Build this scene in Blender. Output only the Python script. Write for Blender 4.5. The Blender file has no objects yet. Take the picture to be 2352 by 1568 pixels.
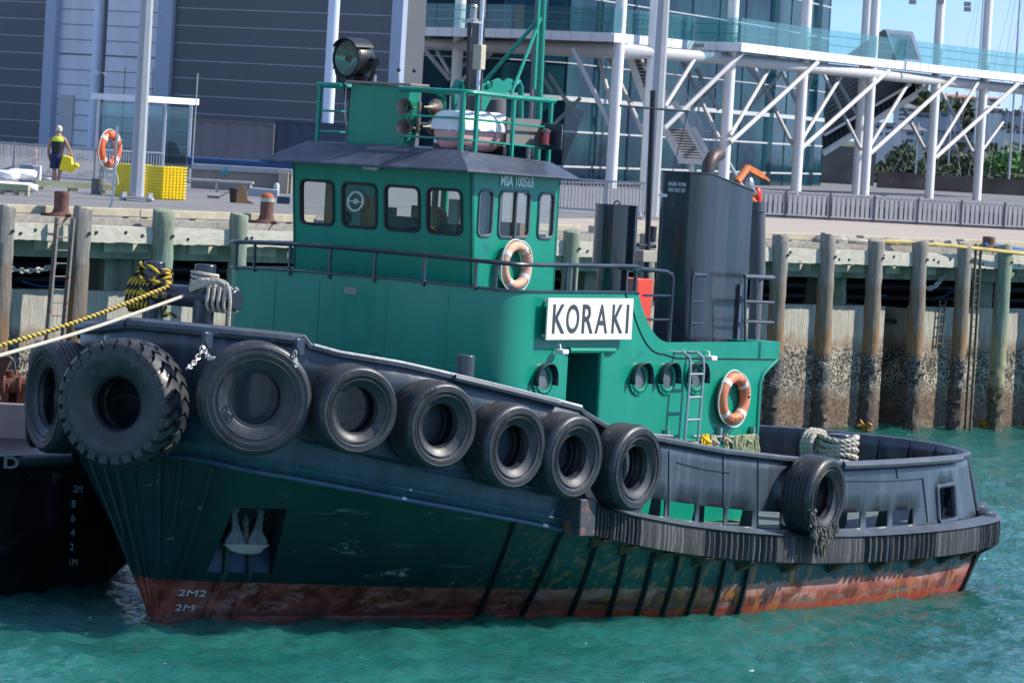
import bpy, bmesh, math, random
import numpy as np
from mathutils import Vector, Matrix
random.seed(7); rng = np.random.default_rng(7)
R_ = math.radians
SC = bpy.context.scene

# ------------------------------------------------------------------ camera
F = 10500.0; CX, CY = 1176.0, 784.0; H = 6.85          # lens in units of a 2352 px wide frame
ROLL = math.atan(.0576); PITCH = math.atan(489*math.cos(ROLL)/F)
cam_d = bpy.data.cameras.new("camera"); cam = bpy.data.objects.new("camera", cam_d)
SC.collection.objects.link(cam); SC.camera = cam
cam.location = (0, 0, H)
cam.rotation_euler = (Matrix.Rotation(R_(90)-PITCH, 3, 'X') @ Matrix.Rotation(ROLL, 3, 'Z')).to_euler()
cam_d.sensor_width = 36.0; cam_d.lens = F/2352*36; cam_d.clip_start = 1; cam_d.clip_end = 20000
cam_d.dof.use_dof = True; cam_d.dof.focus_distance = 66; cam_d.dof.aperture_fstop = 7.0

# ------------------------------------------------------------------ light
SUN_EL, SUN_AZ = R_(42), R_(85)                        # azimuth from +Y towards +X
SD = Vector((math.cos(SUN_EL)*math.sin(SUN_AZ), math.cos(SUN_EL)*math.cos(SUN_AZ), math.sin(SUN_EL)))
sl = bpy.data.lights.new("sun", 'SUN'); sl.energy = 5.0; sl.angle = R_(.53); sl.color = (1, .93, .82)
so = bpy.data.objects.new("sun", sl); SC.collection.objects.link(so); so.location = (40, 0, 60)
so.rotation_euler = SD.to_track_quat('Z', 'Y').to_euler()
wd = bpy.data.worlds.new("World"); SC.world = wd; wd.use_nodes = True
wn, wl = wd.node_tree.nodes, wd.node_tree.links; wn.clear()
wo = wn.new('ShaderNodeOutputWorld'); bg = wn.new('ShaderNodeBackground'); sky = wn.new('ShaderNodeTexSky')
sky.sky_type = 'NISHITA'; sky.sun_disc = False; sky.sun_elevation = SUN_EL; sky.sun_rotation = SUN_AZ
sky.ozone_density = 6; sky.air_density = 1.0; sky.dust_density = .05; sky.altitude = 0
bg.inputs['Strength'].default_value = .14
tc = wn.new('ShaderNodeTexCoord'); mp = wn.new('ShaderNodeMapping'); mp.inputs['Scale'].default_value = (1, 1, 4.5)
nz = wn.new('ShaderNodeTexNoise'); nz.inputs['Scale'].default_value = 5.5; nz.inputs['Detail'].default_value = 7; nz.inputs['Roughness'].default_value = .55
cr = wn.new('ShaderNodeValToRGB'); cr.color_ramp.elements[0].position = .36; cr.color_ramp.elements[1].position = .66
cr.color_ramp.elements[1].color = (.55, .55, .55, 1)
mx = wn.new('ShaderNodeMix'); mx.data_type = 'RGBA'; mx.inputs[7].default_value = (4.2, 4.5, 5.2, 1)
mz = wn.new('ShaderNodeMapping'); mz.inputs['Location'].default_value = (0, 0, .085); mz.inputs['Scale'].default_value = (1, 1, .92)
wl.new(tc.outputs['Generated'], mz.inputs['Vector']); wl.new(mz.outputs[0], sky.inputs['Vector'])
wl.new(tc.outputs['Generated'], mp.inputs['Vector']); wl.new(mp.outputs[0], nz.inputs['Vector']); wl.new(nz.outputs[0], cr.inputs[0])
tn = wn.new('ShaderNodeMix'); tn.data_type = 'RGBA'; tn.blend_type = 'MULTIPLY'; tn.inputs[0].default_value = 1; tn.inputs[7].default_value = (.84, .97, 1.12, 1)
wl.new(sky.outputs[0], tn.inputs[6]); wl.new(cr.outputs[0], mx.inputs[0]); wl.new(tn.outputs[2], mx.inputs[6]); wl.new(mx.outputs[2], bg.inputs[0]); wl.new(bg.outputs[0], wo.inputs[0])
vs = SC.view_settings; SC.display_settings.display_device = 'sRGB'
vs.view_transform = 'Standard'; vs.look = 'None'; vs.gamma = 1; vs.use_curve_mapping = False; vs.exposure = 0.44
SC.cycles.max_bounces = 6; SC.cycles.transparent_max_bounces = 12; SC.cycles.caustics_reflective = False; SC.cycles.caustics_refractive = False
SC.cycles.sample_clamp_indirect = 6

# ------------------------------------------------------------------ picture rays onto real planes
def ray(x, y):
    dx, dy = x-CX, y-CY
    u = dx*math.cos(ROLL)+dy*math.sin(ROLL); v = -dx*math.sin(ROLL)+dy*math.cos(ROLL)
    return Vector((u, F*math.cos(PITCH)-v*math.sin(PITCH), -(F*math.sin(PITCH)+v*math.cos(PITCH))))/F
O3 = Vector((0, 0, H))
def at(x, y, Y):
    d = ray(x, y); return O3+d*(Y/d.y)
def atz(x, y, z):
    d = ray(x, y); return O3+d*((z-H)/d.z)
# the tug lies on its own axes: u aft from the stem, v to port, z up from the water
AL = R_(54); ST = Vector((-4.638, 61.52, 0))
UA = Vector((math.cos(AL), math.sin(AL), 0)); VP = Vector((math.sin(AL), -math.cos(AL), 0))
def BW(u, v, z): return ST+UA*u+VP*v+Vector((0, 0, z))
def bu(x, y, u):
    d = ray(x, y); t = (u+ST.dot(UA)-O3.dot(UA))/d.dot(UA); P = O3+d*t-ST; return (P.dot(VP), P.z)
def bv(x, y, v):
    d = ray(x, y); t = (v+ST.dot(VP)-O3.dot(VP))/d.dot(VP); P = O3+d*t-ST; return (P.dot(UA), P.z)
# wharf front line
WH0 = Vector((-9.0, 94.0, 0)); WD = Vector((21.5, 22.0, 0)).normalized(); WI = Vector((-WD.y, WD.x, 0))   # along, inland
def wx(x, y=550, off=0.0):
    """distance along the wharf line seen at picture column x (row y), on the plane 'off' metres inland"""
    d = ray(x, y); p0 = WH0+WI*off; t = (p0-O3).dot(WI)/d.dot(WI); P = O3+d*t; return (P-p0).dot(WD)
def WP(l, off, z): return WH0+WD*l+WI*off+Vector((0, 0, z))

# ------------------------------------------------------------------ materials
MATS = {}
def mat(name, col, rough=.55, metal=0., var=.12, vs=2.5, bump=0., bs=30, spec=.5, coat=0., streak=None, spots=None, stretch=(1, 1, 1), emit=None):
    """painted / weathered surface. streak=(colour, amount, scale), spots=(colour, threshold, scale)"""
    if name in MATS: return MATS[name]
    m = bpy.data.materials.new(name); m.use_nodes = True; MATS[name] = m
    n, l = m.node_tree.nodes, m.node_tree.links; b = n['Principled BSDF']
    b.inputs['Roughness'].default_value = rough; b.inputs['Metallic'].default_value = metal
    b.inputs['Specular IOR Level'].default_value = spec
    if coat: b.inputs['Coat Weight'].default_value = coat; b.inputs['Coat Roughness'].default_value = .12
    t = n.new('ShaderNodeTexCoord'); mpg = n.new('ShaderNodeMapping'); mpg.inputs['Scale'].default_value = stretch
    l.new(t.outputs['Object'], mpg.inputs[0])
    nz = n.new('ShaderNodeTexNoise'); nz.inputs['Scale'].default_value = vs; nz.inputs['Detail'].default_value = 8; nz.inputs['Roughness'].default_value = .62
    l.new(mpg.outputs[0], nz.inputs['Vector'])
    r = n.new('ShaderNodeValToRGB'); r.color_ramp.elements[0].position = .3; r.color_ramp.elements[1].position = .7
    c = col
    r.color_ramp.elements[0].color = (c[0]*(1-var), c[1]*(1-var), c[2]*(1-var), 1)
    r.color_ramp.elements[1].color = (min(1, c[0]*(1+var)), min(1, c[1]*(1+var)), min(1, c[2]*(1+var)), 1)
    l.new(nz.outputs[0], r.inputs[0]); out = r.outputs[0]
    if streak:
        sc, am, s = streak
        m2 = n.new('ShaderNodeMapping'); m2.inputs['Scale'].default_value = (s, s, s*.06 if s < 20 else .5)
        n2 = n.new('ShaderNodeTexNoise'); n2.inputs['Scale'].default_value = 1; n2.inputs['Detail'].default_value = 5
        r2 = n.new('ShaderNodeValToRGB'); r2.color_ramp.elements[0].position = .5; r2.color_ramp.elements[1].position = .72
        r2.color_ramp.elements[1].color = (am, am, am, 1)
        mi = n.new('ShaderNodeMix'); mi.data_type = 'RGBA'; mi.inputs[7].default_value = (*sc, 1)
        l.new(t.outputs['Object'], m2.inputs[0]); l.new(m2.outputs[0], n2.inputs['Vector']); l.new(n2.outputs[0], r2.inputs[0])
        l.new(r2.outputs[0], mi.inputs[0]); l.new(out, mi.inputs[6]); out = mi.outputs[2]
    if spots:
        sc, th, s = spots
        n3 = n.new('ShaderNodeTexNoise'); n3.inputs['Scale'].default_value = s; n3.inputs['Detail'].default_value = 6; n3.inputs['Roughness'].default_value = .7
        r3 = n.new('ShaderNodeValToRGB'); r3.color_ramp.elements[0].position = th; r3.color_ramp.elements[1].position = th+.06
        mi = n.new('ShaderNodeMix'); mi.data_type = 'RGBA'; mi.inputs[7].default_value = (*sc, 1)
        l.new(mpg.outputs[0], n3.inputs['Vector']); l.new(n3.outputs[0], r3.inputs[0]); l.new(r3.outputs[0], mi.inputs[0]); l.new(out, mi.inputs[6]); out = mi.outputs[2]
    l.new(out, b.inputs['Base Color'])
    rr = n.new('ShaderNodeMapRange'); rr.inputs[3].default_value = max(0, rough-.12); rr.inputs[4].default_value = min(1, rough+.15)
    l.new(nz.outputs[0], rr.inputs[0]); l.new(rr.outputs[0], b.inputs['Roughness'])
    if bump:
        n4 = n.new('ShaderNodeTexNoise'); n4.inputs['Scale'].default_value = bs; n4.inputs['Detail'].default_value = 5
        bp = n.new('ShaderNodeBump'); bp.inputs['Strength'].default_value = min(1, bump); bp.inputs['Distance'].default_value = .02
        l.new(mpg.outputs[0], n4.inputs['Vector']); l.new(n4.outputs[0], bp.inputs['Height']); l.new(bp.outputs[0], b.inputs['Normal'])
    if emit: b.inputs['Emission Color'].default_value = (*emit[0], 1); b.inputs['Emission Strength'].default_value = emit[1]
    return m
def glass(name, tint=(.75, .85, .85), spec=.12, rough=.02, body=None):
    if name in MATS: return MATS[name]
    m = bpy.data.materials.new(name); m.use_nodes = True; MATS[name] = m
    n, l = m.node_tree.nodes, m.node_tree.links; n.remove(n['Principled BSDF']); o = n['Material Output']
    tr = n.new('ShaderNodeBsdfTransparent'); tr.inputs[0].default_value = (*tint, 1)
    gl = n.new('ShaderNodeBsdfGlossy'); gl.inputs['Roughness'].default_value = rough
    ge = n.new('ShaderNodeNewGeometry'); dt = n.new('ShaderNodeVectorMath'); dt.operation = 'DOT_PRODUCT'; l.new(ge.outputs['Normal'], dt.inputs[0]); l.new(ge.outputs['Incoming'], dt.inputs[1])
    ab = n.new('ShaderNodeMath'); ab.operation = 'ABSOLUTE'; l.new(dt.outputs['Value'], ab.inputs[0]); om = n.new('ShaderNodeMath'); om.operation = 'SUBTRACT'; om.inputs[0].default_value = 1; l.new(ab.outputs[0], om.inputs[1])
    pw = n.new('ShaderNodeMath'); pw.operation = 'POWER'; pw.inputs[1].default_value = 5; l.new(om.outputs[0], pw.inputs[0])
    ad = n.new('ShaderNodeMath'); ad.operation = 'MULTIPLY_ADD'; ad.inputs[1].default_value = .85; ad.inputs[2].default_value = .05+spec; l.new(pw.outputs[0], ad.inputs[0])
    mi = n.new('ShaderNodeMixShader'); l.new(ad.outputs[0], mi.inputs[0])
    src = tr.outputs[0]
    if body:
        df = n.new('ShaderNodeBsdfDiffuse'); df.inputs[0].default_value = (*body[0], 1)
        m0 = n.new('ShaderNodeMixShader'); m0.inputs[0].default_value = body[1]; l.new(src, m0.inputs[1]); l.new(df.outputs[0], m0.inputs[2]); src = m0.outputs[0]
    l.new(src, mi.inputs[1]); l.new(gl.outputs[0], mi.inputs[2]); l.new(mi.outputs[0], o.inputs[0])
    return m

# ------------------------------------------------------------------ mesh builder
def V3(p): return Vector(p)
class MB:
    def __init__(s, boat=False): s.v = []; s.f = []; s.mi = []; s.cur = 0; s.boat = boat
    def add(s, vs, fs, mi=None):
        o = len(s.v); s.v += [tuple(p) for p in vs]; s.f += [tuple(i+o for i in f) for f in fs]
        s.mi += [s.cur if mi is None else mi]*len(fs); return s
    def box(s, x0, x1, y0, y1, z0, z1):
        v = [(x, y, z) for x in (x0, x1) for y in (y0, y1) for z in (z0, z1)]
        return s.add(v, [(0, 1, 3, 2), (4, 6, 7, 5), (0, 4, 5, 1), (2, 3, 7, 6), (0, 2, 6, 4), (1, 5, 7, 3)])
    def obox(s, c, ax, ay, az):
        c = V3(c); ax, ay, az = V3(ax), V3(ay), V3(az)
        v = [c+ax*a+ay*b+az*d for a in (-1, 1) for b in (-1, 1) for d in (-1, 1)]
        return s.add(v, [(0, 1, 3, 2), (4, 6, 7, 5), (0, 4, 5, 1), (2, 3, 7, 6), (0, 2, 6, 4), (1, 5, 7, 3)])
    def bar(s, p0, p1, w, h, up=(0, 0, 1)):
        p0, p1 = V3(p0), V3(p1); d = p1-p0; up = V3(up)
        if abs(d.normalized().dot(up)) > .95: up = Vector((1, 0, 0))
        sd = d.cross(up).normalized(); u2 = sd.cross(d).normalized()
        return s.obox((p0+p1)/2, d/2, sd*(w/2), u2*(h/2))
    def prism(s, pts, off):
        n = len(pts); off = V3(off); a = [V3(p) for p in pts]; b = [p+off for p in a]
        fs = [tuple(range(n)), tuple(range(2*n-1, n-1, -1))]+[(i, (i+1) % n, (i+1) % n+n, i+n) for i in range(n)]
        return s.add(a+b, fs)
    def tube(s, pts, r, n=8, closed=False, caps=True):
        P = [V3(p) for p in pts]; m = len(P)
        rs = r if hasattr(r, '__len__') else [r]*m
        T = []
        for i in range(m):
            a = P[(i-1) % m] if (closed or i > 0) else P[i]; b = P[(i+1) % m] if (closed or i < m-1) else P[i]
            d = b-a; T.append(d.normalized() if d.length > 1e-9 else Vector((0, 0, 1)))
        up = Vector((0, 0, 1)) if abs(T[0].z) < .9 else Vector((1, 0, 0))
        nn = (up-T[0]*up.dot(T[0])).normalized(); vs = []; 
        for i in range(m):
            nn = (nn-T[i]*nn.dot(T[i])); nn = nn.normalized() if nn.length > 1e-6 else T[i].orthogonal().normalized()
            bb = T[i].cross(nn)
            k = 1.0
            if (closed or 0 < i < m-1):
                a = (P[i]-P[i-1]).normalized(); c = (P[(i+1) % m]-P[i]).normalized(); k = min(1.4, 1/max(.3, math.sqrt(max(.1, (1+a.dot(c))/2))))
            for j in range(n):
                t = 2*math.pi*j/n; vs.append(P[i]+(nn*math.cos(t)+bb*math.sin(t))*rs[i]*k)
        fs = []
        for i in range(m if closed else m-1):
            for j in range(n):
                a = i*n+j; b = i*n+(j+1) % n; c = ((i+1) % m)*n+(j+1) % n; d = ((i+1) % m)*n+j; fs.append((a, b, c, d))
        if caps and not closed: fs += [tuple(range(n))[::-1], tuple(range((m-1)*n, m*n))]
        return s.add(vs, fs)
    def cyl(s, p0, p1, r0, r1=None, n=16, caps=True): return s.tube([p0, p1], [r0, r0 if r1 is None else r1], n, caps=caps)
    def lathe(s, prof, o=(0, 0, 0), axis=(0, 0, 1), n=24, closed=False, a0=0., a1=2*math.pi, sx=1.):
        o = V3(o); ax = V3(axis).normalized(); e = ax.orthogonal().normalized() if abs(ax.z) < .99 else Vector((1, 0, 0))
        if abs(ax.z) < .99: e = ax.cross(Vector((0, 0, 1))).normalized()
        g = ax.cross(e); full = abs(a1-a0-2*math.pi) < 1e-6; k = n if full else n+1; m = len(prof); vs = []
        for i in range(k):
            t = a0+(a1-a0)*i/n
            for (r, h) in prof: vs.append(o+ax*h+(e*math.cos(t)*sx+g*math.sin(t))*r)
        fs = []
        for i in range(n):
            i2 = (i+1) % k
            for j in range(m if closed else m-1):
                j2 = (j+1) % m; fs.append((i*m+j, i2*m+j, i2*m+j2, i*m+j2))
        return s.add(vs, fs)
    def torus(s, c, axis, R, r, n=20, k=8, a0=0., a1=2*math.pi, sx=1.):
        pr = [(R+r*math.cos(2*math.pi*j/k), r*math.sin(2*math.pi*j/k)) for j in range(k)]
        return s.lathe(pr, c, axis, n, True, a0, a1, sx)
    def ball(s, c, r, n=12, sc=(1, 1, 1)):
        c = V3(c); vs = []; fs = []; h = n//2
        for i in range(h+1):
            for j in range(n):
                a = math.pi*i/h; b = 2*math.pi*j/n
                vs.append(c+Vector((math.sin(a)*math.cos(b)*sc[0], math.sin(a)*math.sin(b)*sc[1], math.cos(a)*sc[2]))*r)
        for i in range(h):
            for j in range(n): fs.append((i*n+j, (i+1)*n+j, (i+1)*n+(j+1) % n, i*n+(j+1) % n))
        return s.add(vs, fs)
    def grid(s, rows, closed=False, skip=None, mi=None):
        m = len(rows[0]); vs = [p for r in rows for p in r]; fs = []; o = len(s.v); mis = []
        for i in range(len(rows)-1):
            for j in range(m if closed else m-1):
                if skip and skip(i, j): continue
                j2 = (j+1) % m; fs.append((i*m+j, i*m+j2, (i+1)*m+j2, (i+1)*m+j)); mis.append(mi(i, j) if mi else s.cur)
        s.v += [tuple(p) for p in vs]; s.f += [tuple(q+o for q in f) for f in fs]; s.mi += mis; return s
    def wall(s, fn, a0, a1, b0, b1, holes, off=None):
        """rectangle in (a,b) with rectangular holes, mapped by fn(a,b); off gives it thickness"""
        A = sorted(set([a0, a1]+[h[0] for h in holes]+[h[1] for h in holes])); B = sorted(set([b0, b1]+[h[2] for h in holes]+[h[3] for h in holes]))
        for i in range(len(A)-1):
            for j in range(len(B)-1):
                ca, cb = (A[i]+A[i+1])/2, (B[j]+B[j+1])/2
                if any(h[0] < ca < h[1] and h[2] < cb < h[3] for h in holes): continue
                q = [fn(A[i], B[j]), fn(A[i+1], B[j]), fn(A[i+1], B[j+1]), fn(A[i], B[j+1])]
                if off: s.prism(q, off)
                else: s.add(q, [(0, 1, 2, 3)])
        return s
    def frame(s, outer, inner, off):
        n = len(outer); off = V3(off); a = [V3(p) for p in outer]; b = [V3(p) for p in inner]
        vs = a+b+[p+off for p in a]+[p+off for p in b]; fs = []
        for i in range(n):
            j = (i+1) % n; fs += [(i, j, n+j, n+i), (2*n+i, 3*n+i, 3*n+j, 2*n+j), (i, 2*n+i, 2*n+j, j), (n+i, n+j, 3*n+j, 3*n+i)]
        return s.add(vs, fs)
    def build(s, name, mats, parent=None, smooth=True, bevel=0., ang=38, label=None, fixn=True):
        if s.boat: vv = [(p[0], -p[1], p[2]) for p in s.v]
        else: vv = s.v
        me = bpy.data.meshes.new(name); me.from_pydata(vv, [], s.f)
        if not isinstance(mats, (list, tuple)): mats = [mats]
        for m in mats: me.materials.append(m)
        me.polygons.foreach_set('material_index', s.mi)
        me.validate()
        if fixn:
            b = bmesh.new(); b.from_mesh(me); bmesh.ops.remove_doubles(b, verts=b.verts, dist=.0004); bmesh.ops.recalc_face_normals(b, faces=b.faces); b.to_mesh(me); b.free()
        if smooth:
            me.polygons.foreach_set('use_smooth', [True]*len(me.polygons)); me.set_sharp_from_angle(angle=R_(ang))
        ob = bpy.data.objects.new(name, me); SC.collection.objects.link(ob)
        if parent: ob.parent = parent
        if bevel:
            bm = ob.modifiers.new('bevel', 'BEVEL'); bm.width = bevel; bm.segments = 2; bm.limit_method = 'ANGLE'; bm.angle_limit = R_(40); bm.harden_normals = False
        if label: ob['label'] = label
        return ob
def rrect(w, h, r, n=5, c=(0, 0)):
    out = []
    for (sx, sy, a) in ((1, 1, 0), (-1, 1, 90), (-1, -1, 180), (1, -1, 270)):
        for k in range(n+1):
            t = R_(a+90*k/n); out.append((c[0]+sx*(w/2-r)+r*math.cos(t), c[1]+sy*(h/2-r)+r*math.sin(t)))
    return out
def thing(name, label, cat, loc=(0, 0, 0), rz=0., group=None):
    o = bpy.data.objects.new(name, None); SC.collection.objects.link(o); o.location = loc; o.rotation_euler = (0, 0, rz)
    o.empty_display_size = .2
    return tag(o, label, cat, group)
def tag(o, label, cat, group=None):
    o['label'] = label; o['category'] = cat
    if group: o['group'] = group
    return o
def struct(o, kind='structure', label=None, cat=None):
    o['kind'] = kind
    if label: o['label'] = label
    if cat: o['category'] = cat
    return o
def dup(o, parent=None):
    c = o.copy(); SC.collection.objects.link(c); c.parent = parent
    for ch in list(o.children): dup(ch, c)
    return c
def text(name, body, o, xd, yd, h, w, m, parent=None, bold=.0, ext=.003, boat=True, nrm=None):
    """o = left end of the baseline, xd/yd unit vectors, h cap height, w total width"""
    cu = bpy.data.curves.new('t', 'FONT'); cu.body = body; cu.offset = bold; cu.resolution_u = 4
    tmp = bpy.data.objects.new('t', cu); SC.collection.objects.link(tmp)
    bpy.context.view_layer.update()
    me = bpy.data.meshes.new_from_object(tmp.evaluated_get(bpy.context.evaluated_depsgraph_get()))
    bpy.data.objects.remove(tmp)
    co = np.array([v.co[:] for v in me.vertices]); x0, x1 = co[:, 0].min(), co[:, 0].max(); y0, y1 = co[:, 1].min(), co[:, 1].max()
    xd, yd, o = V3(xd), V3(yd), V3(o); nr = V3(nrm) if nrm else xd.cross(yd); mb = MB(boat)
    pts = [o+xd*((p[0]-x0)/(x1-x0)*w)+yd*((p[1]-y0)/(y1-y0)*h) for p in co]
    k = len(pts)
    fs = [tuple(p.vertices) for p in me.polygons]
    es = {}
    for f in fs:
        for i in range(len(f)):
            e = (f[i], f[(i+1) % len(f)]); key = tuple(sorted(e)); es.setdefault(key, []).append(e)
    side = [e[0] for e in es.values() if len(e) == 1]
    mb.add(pts+[p+nr*ext for p in pts], fs+[tuple(i+k for i in f[::-1]) for f in fs]+[(a, b, b+k, a+k) for a, b in side])
    bpy.data.meshes.remove(me)
    return mb.build(name, m, parent, smooth=False)
# ================================================================== TUG
GREEN = mat('green_paint', (.0008, .232, .152), .34, var=.10, vs=.9, coat=.12, streak=((.03, .29, .24), .35, 3), spots=((.005, .155, .12), .64, 1.3), bump=.05, bs=3)
GRAIL = mat('rail_green', (.006, .24, .175), .35, var=.12, vs=6, spots=((.12, .09, .06), .74, 9))
NAVY = mat('navy_paint', (.034, .050, .070), .38, var=.22, vs=1.2, coat=.2, streak=((.16, .19, .22), .4, 4), spots=((.28, .30, .32), .77, 3), bump=.25, bs=9)
NAVYD = mat('dark_navy', (.022, .032, .052), .3, var=.25, vs=1.5, coat=.3, bump=.06, bs=4)
CAPR = mat('rail_edge', (.07, .085, .11), .45, var=.3, vs=5, spots=((.5, .5, .5), .66, 7))
BLACK = mat('black_paint', (.012, .014, .018), .38, var=.3)
RUST = mat('rusty_steel', (.13, .045, .025), .8, var=.45, vs=6, bump=.3)
RUSTY = mat('rust_navy', (.05, .06, .075), .6, var=.3, spots=((.26, .10, .05), .55, 5))
RUBBER = mat('fender_rubber', (.022, .023, .026), .6, var=.5, vs=3, streak=((.17, .175, .18), .75, 30), bump=.5, bs=25, stretch=(4, 4, .5))
TYRE = mat('tyre_rubber', (.027, .031, .038), .43, var=.45, vs=4, spots=((.12, .125, .13), .62, 8), bump=.14, bs=14, spec=.55)
WHITE = mat('white_paint', (.78, .78, .75), .5, var=.04)
OFFW = mat('off_white', (.6, .6, .57), .5, var=.1)
DECK = mat('deck_paint', (.10, .12, .12), .7, var=.3, vs=3, spots=((.3, .3, .28), .7, 4))
STEEL = mat('bare_steel', (.42, .43, .44), .35, .8, var=.15)
GALV = mat('galvanised', (.42, .44, .46), .45, .3, var=.15, vs=5)
GLS = glass('cabin_glass', (.90, .93, .91), .07)
DKGLS = glass('dark_glass', (.25, .3, .3), .1, body=((.02, .03, .03), .45))
INT = mat('interior', (.20, .15, .11), .7, var=.3, vs=3)
INTG = mat('interior_grey', (.28, .29, .28), .7, var=.2)
ORANGE = mat('orange_foam', (.78, .16, .045), .5, var=.15, vs=5)
ORANGEF = mat('faded_orange', (.66, .38, .27), .6, var=.25, vs=4, spots=((.55, .10, .03), .6, 3))
YEL = mat('yellow_poly', (.8, .55, .02), .5, var=.2, vs=6)
RED = mat('red_paint', (.62, .035, .02), .4, var=.12)
ROPEW = mat('white_rope', (.48, .45, .38), .85, var=.2, vs=20, bump=.6, bs=90)
ROPEB = mat('black_rope', (.03, .03, .035), .8, var=.3)
ROPEY = mat('yellow_rope', (.62, .42, .035), .75, var=.25, vs=12)
LRED = mat('red_lens', (.30, .01, .02), .1, var=.2, coat=.5)
BRASS = mat('old_brass', (.26, .22, .18), .55, .6, var=.35, vs=9)

def hull_material():
    m = bpy.data.materials.new('hull_paint'); m.use_nodes = True
    n, l = m.node_tree.nodes, m.node_tree.links; b = n['Principled BSDF']
    t = n.new('ShaderNodeTexCoord'); sp = n.new('ShaderNodeSeparateXYZ'); l.new(t.outputs['Object'], sp.inputs[0])
    def noise(sc, scale=1., det=6, ro=.6, ds=0.):
        mp_ = n.new('ShaderNodeMapping'); mp_.inputs['Scale'].default_value = sc; l.new(t.outputs['Object'], mp_.inputs[0])
        z = n.new('ShaderNodeTexNoise'); z.inputs['Scale'].default_value = scale; z.inputs['Detail'].default_value = det; z.inputs['Roughness'].default_value = ro; z.inputs['Distortion'].default_value = ds
        l.new(mp_.outputs[0], z.inputs['Vector']); return z.outputs[0]
    def ramp(i, a, c, ca=(0, 0, 0, 1), cb=(1, 1, 1, 1)):
        r = n.new('ShaderNodeValToRGB'); r.color_ramp.elements[0].position = a; r.color_ramp.elements[1].position = c
        r.color_ramp.elements[0].color = ca; r.color_ramp.elements[1].color = cb; l.new(i, r.inputs[0]); return r.outputs[0]
    def mix(f, a, c):
        x = n.new('ShaderNodeMix'); x.data_type = 'RGBA'
        for s_, v_ in ((0, f), (6, a), (7, c)):
            if hasattr(v_, 'node'): l.new(v_, x.inputs[s_])
            else: x.inputs[s_].default_value = v_ if s_ == 0 else (*v_, 1)
        return x.outputs[2]
    def math_(op, a, c):
        x = n.new('ShaderNodeMath'); x.operation = op; x.use_clamp = False
        for i, v_ in enumerate((a, c)):
            if hasattr(v_, 'node'): l.new(v_, x.inputs[i])
            else: x.inputs[i].default_value = v_
        return x.outputs[0]
    Z = sp.outputs[2]; X = sp.outputs[0]
    aft = ramp(X, 0, 1); mr = n.new('ShaderNodeMapRange'); mr.inputs[1].default_value = 3.2; mr.inputs[2].default_value = 6.5; l.new(X, mr.inputs[0]); aft = mr.outputs[0]
    g1 = mix(ramp(noise((1, 1, 1), .8), .35, .7), (.002, .026, .028), (.004, .040, .039))
    g1 = mix(math_('MULTIPLY', aft, .8), g1, (.010, .085, .082))  # aft green painted lighter to stand for sunlight on the flared side
    # pale scrapes and vertical wash marks, mostly aft
    st = ramp(noise((7, 7, .35), 1, 5), .52, .72)
    g1 = mix(math_('MULTIPLY', math_('MULTIPLY', st, .55), aft), g1, (.09, .27, .26))
    g1 = mix(math_('MULTIPLY', ramp(noise((1.3, 1.3, 4.2), 1, 9, .75, .15), .61, .70), .75), g1, (.45, .50, .48))
    g1 = mix(math_('MULTIPLY', ramp(noise((1.1, 1.1, 7.), 1, 6, .7, .3), .62, .74), .4), g1, (.32, .38, .38))
    # antifouling band
    r1 = mix(ramp(noise((1.6, 1.6, 1.2), 1.8, 9, .7), .42, .58), (.13, .03, .018), (.38, .11, .075))
    r1 = mix(ramp(noise((1.3, 1.3, 2.4), 1.3, 8, .7, .2), .54, .66), r1, (.56, .33, .30))
    zz = math_('ADD', Z, math_('MULTIPLY', math_('SUBTRACT', noise((2, 2, 2), 1, 6), .5), .5))
    r1 = mix(math_('MULTIPLY', ramp(zz, .02, .2, (1, 1, 1, 1), (0, 0, 0, 1)), .75), r1, (.14, .035, .03))
    weed = math_('MULTIPLY', ramp(noise((1.5, 1.5, 9), 1, 6), .5, .58), ramp(Z, .05, .2, (1, 1, 1, 1), (0, 0, 0, 1)))
    r1 = mix(math_('MULTIPLY', weed, math_('ADD', math_('MULTIPLY', aft, .55), .2)), r1, (.10, .22, .18))
    pk_ = math_('MULTIPLY', math_('MULTIPLY', ramp(noise((1.6, 1.6, 2.), 1, 5), .42, .5), ramp(Z, .2, .3)), aft)
    r1 = mix(math_('MULTIPLY', pk_, .7), r1, (.52, .26, .24))
    low = math_('MULTIPLY', ramp(Z, .05, .085, (1, 1, 1, 1), (0, 0, 0, 1)), aft)
    r1 = mix(math_('MULTIPLY', low, .75), r1, (.48, .06, .03))
    edge = math_('ADD', Z, math_('MULTIPLY', math_('SUBTRACT', noise((9, 9, .3), 1, 3), .5), math_('MULTIPLY', aft, .22)))
    bow = n.new('ShaderNodeMapRange'); bow.inputs[1].default_value = 0; bow.inputs[2].default_value = 5; bow.inputs[3].default_value = .54; bow.inputs[4].default_value = .41; l.new(X, bow.inputs[0])
    isg = math_('GREATER_THAN', math_('SUBTRACT', edge, bow.outputs[0]), 0)
    col = mix(isg, r1, g1)
    rs = math_('MULTIPLY', math_('MULTIPLY', ramp(noise((7., 7., .10), 1, 4), .53, .62), aft), .9)
    col = mix(rs, col, (.42, .15, .035))
    l.new(col, b.inputs['Base Color'])
    ru = n.new('ShaderNodeMapRange'); ru.inputs[3].default_value = .22; ru.inputs[4].default_value = .5; l.new(noise((1, 1, 1), 2), ru.inputs[0]); l.new(ru.outputs[0], b.inputs['Roughness'])
    bp = n.new('ShaderNodeBump'); bp.inputs['Strength'].default_value = .35; bp.inputs['Distance'].default_value = .035
    l.new(noise((1, 1, .8), 1.6, 3), bp.inputs['Height']); l.new(bp.outputs[0], b.inputs['Normal'])
    return m
HULL = hull_material()

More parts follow.
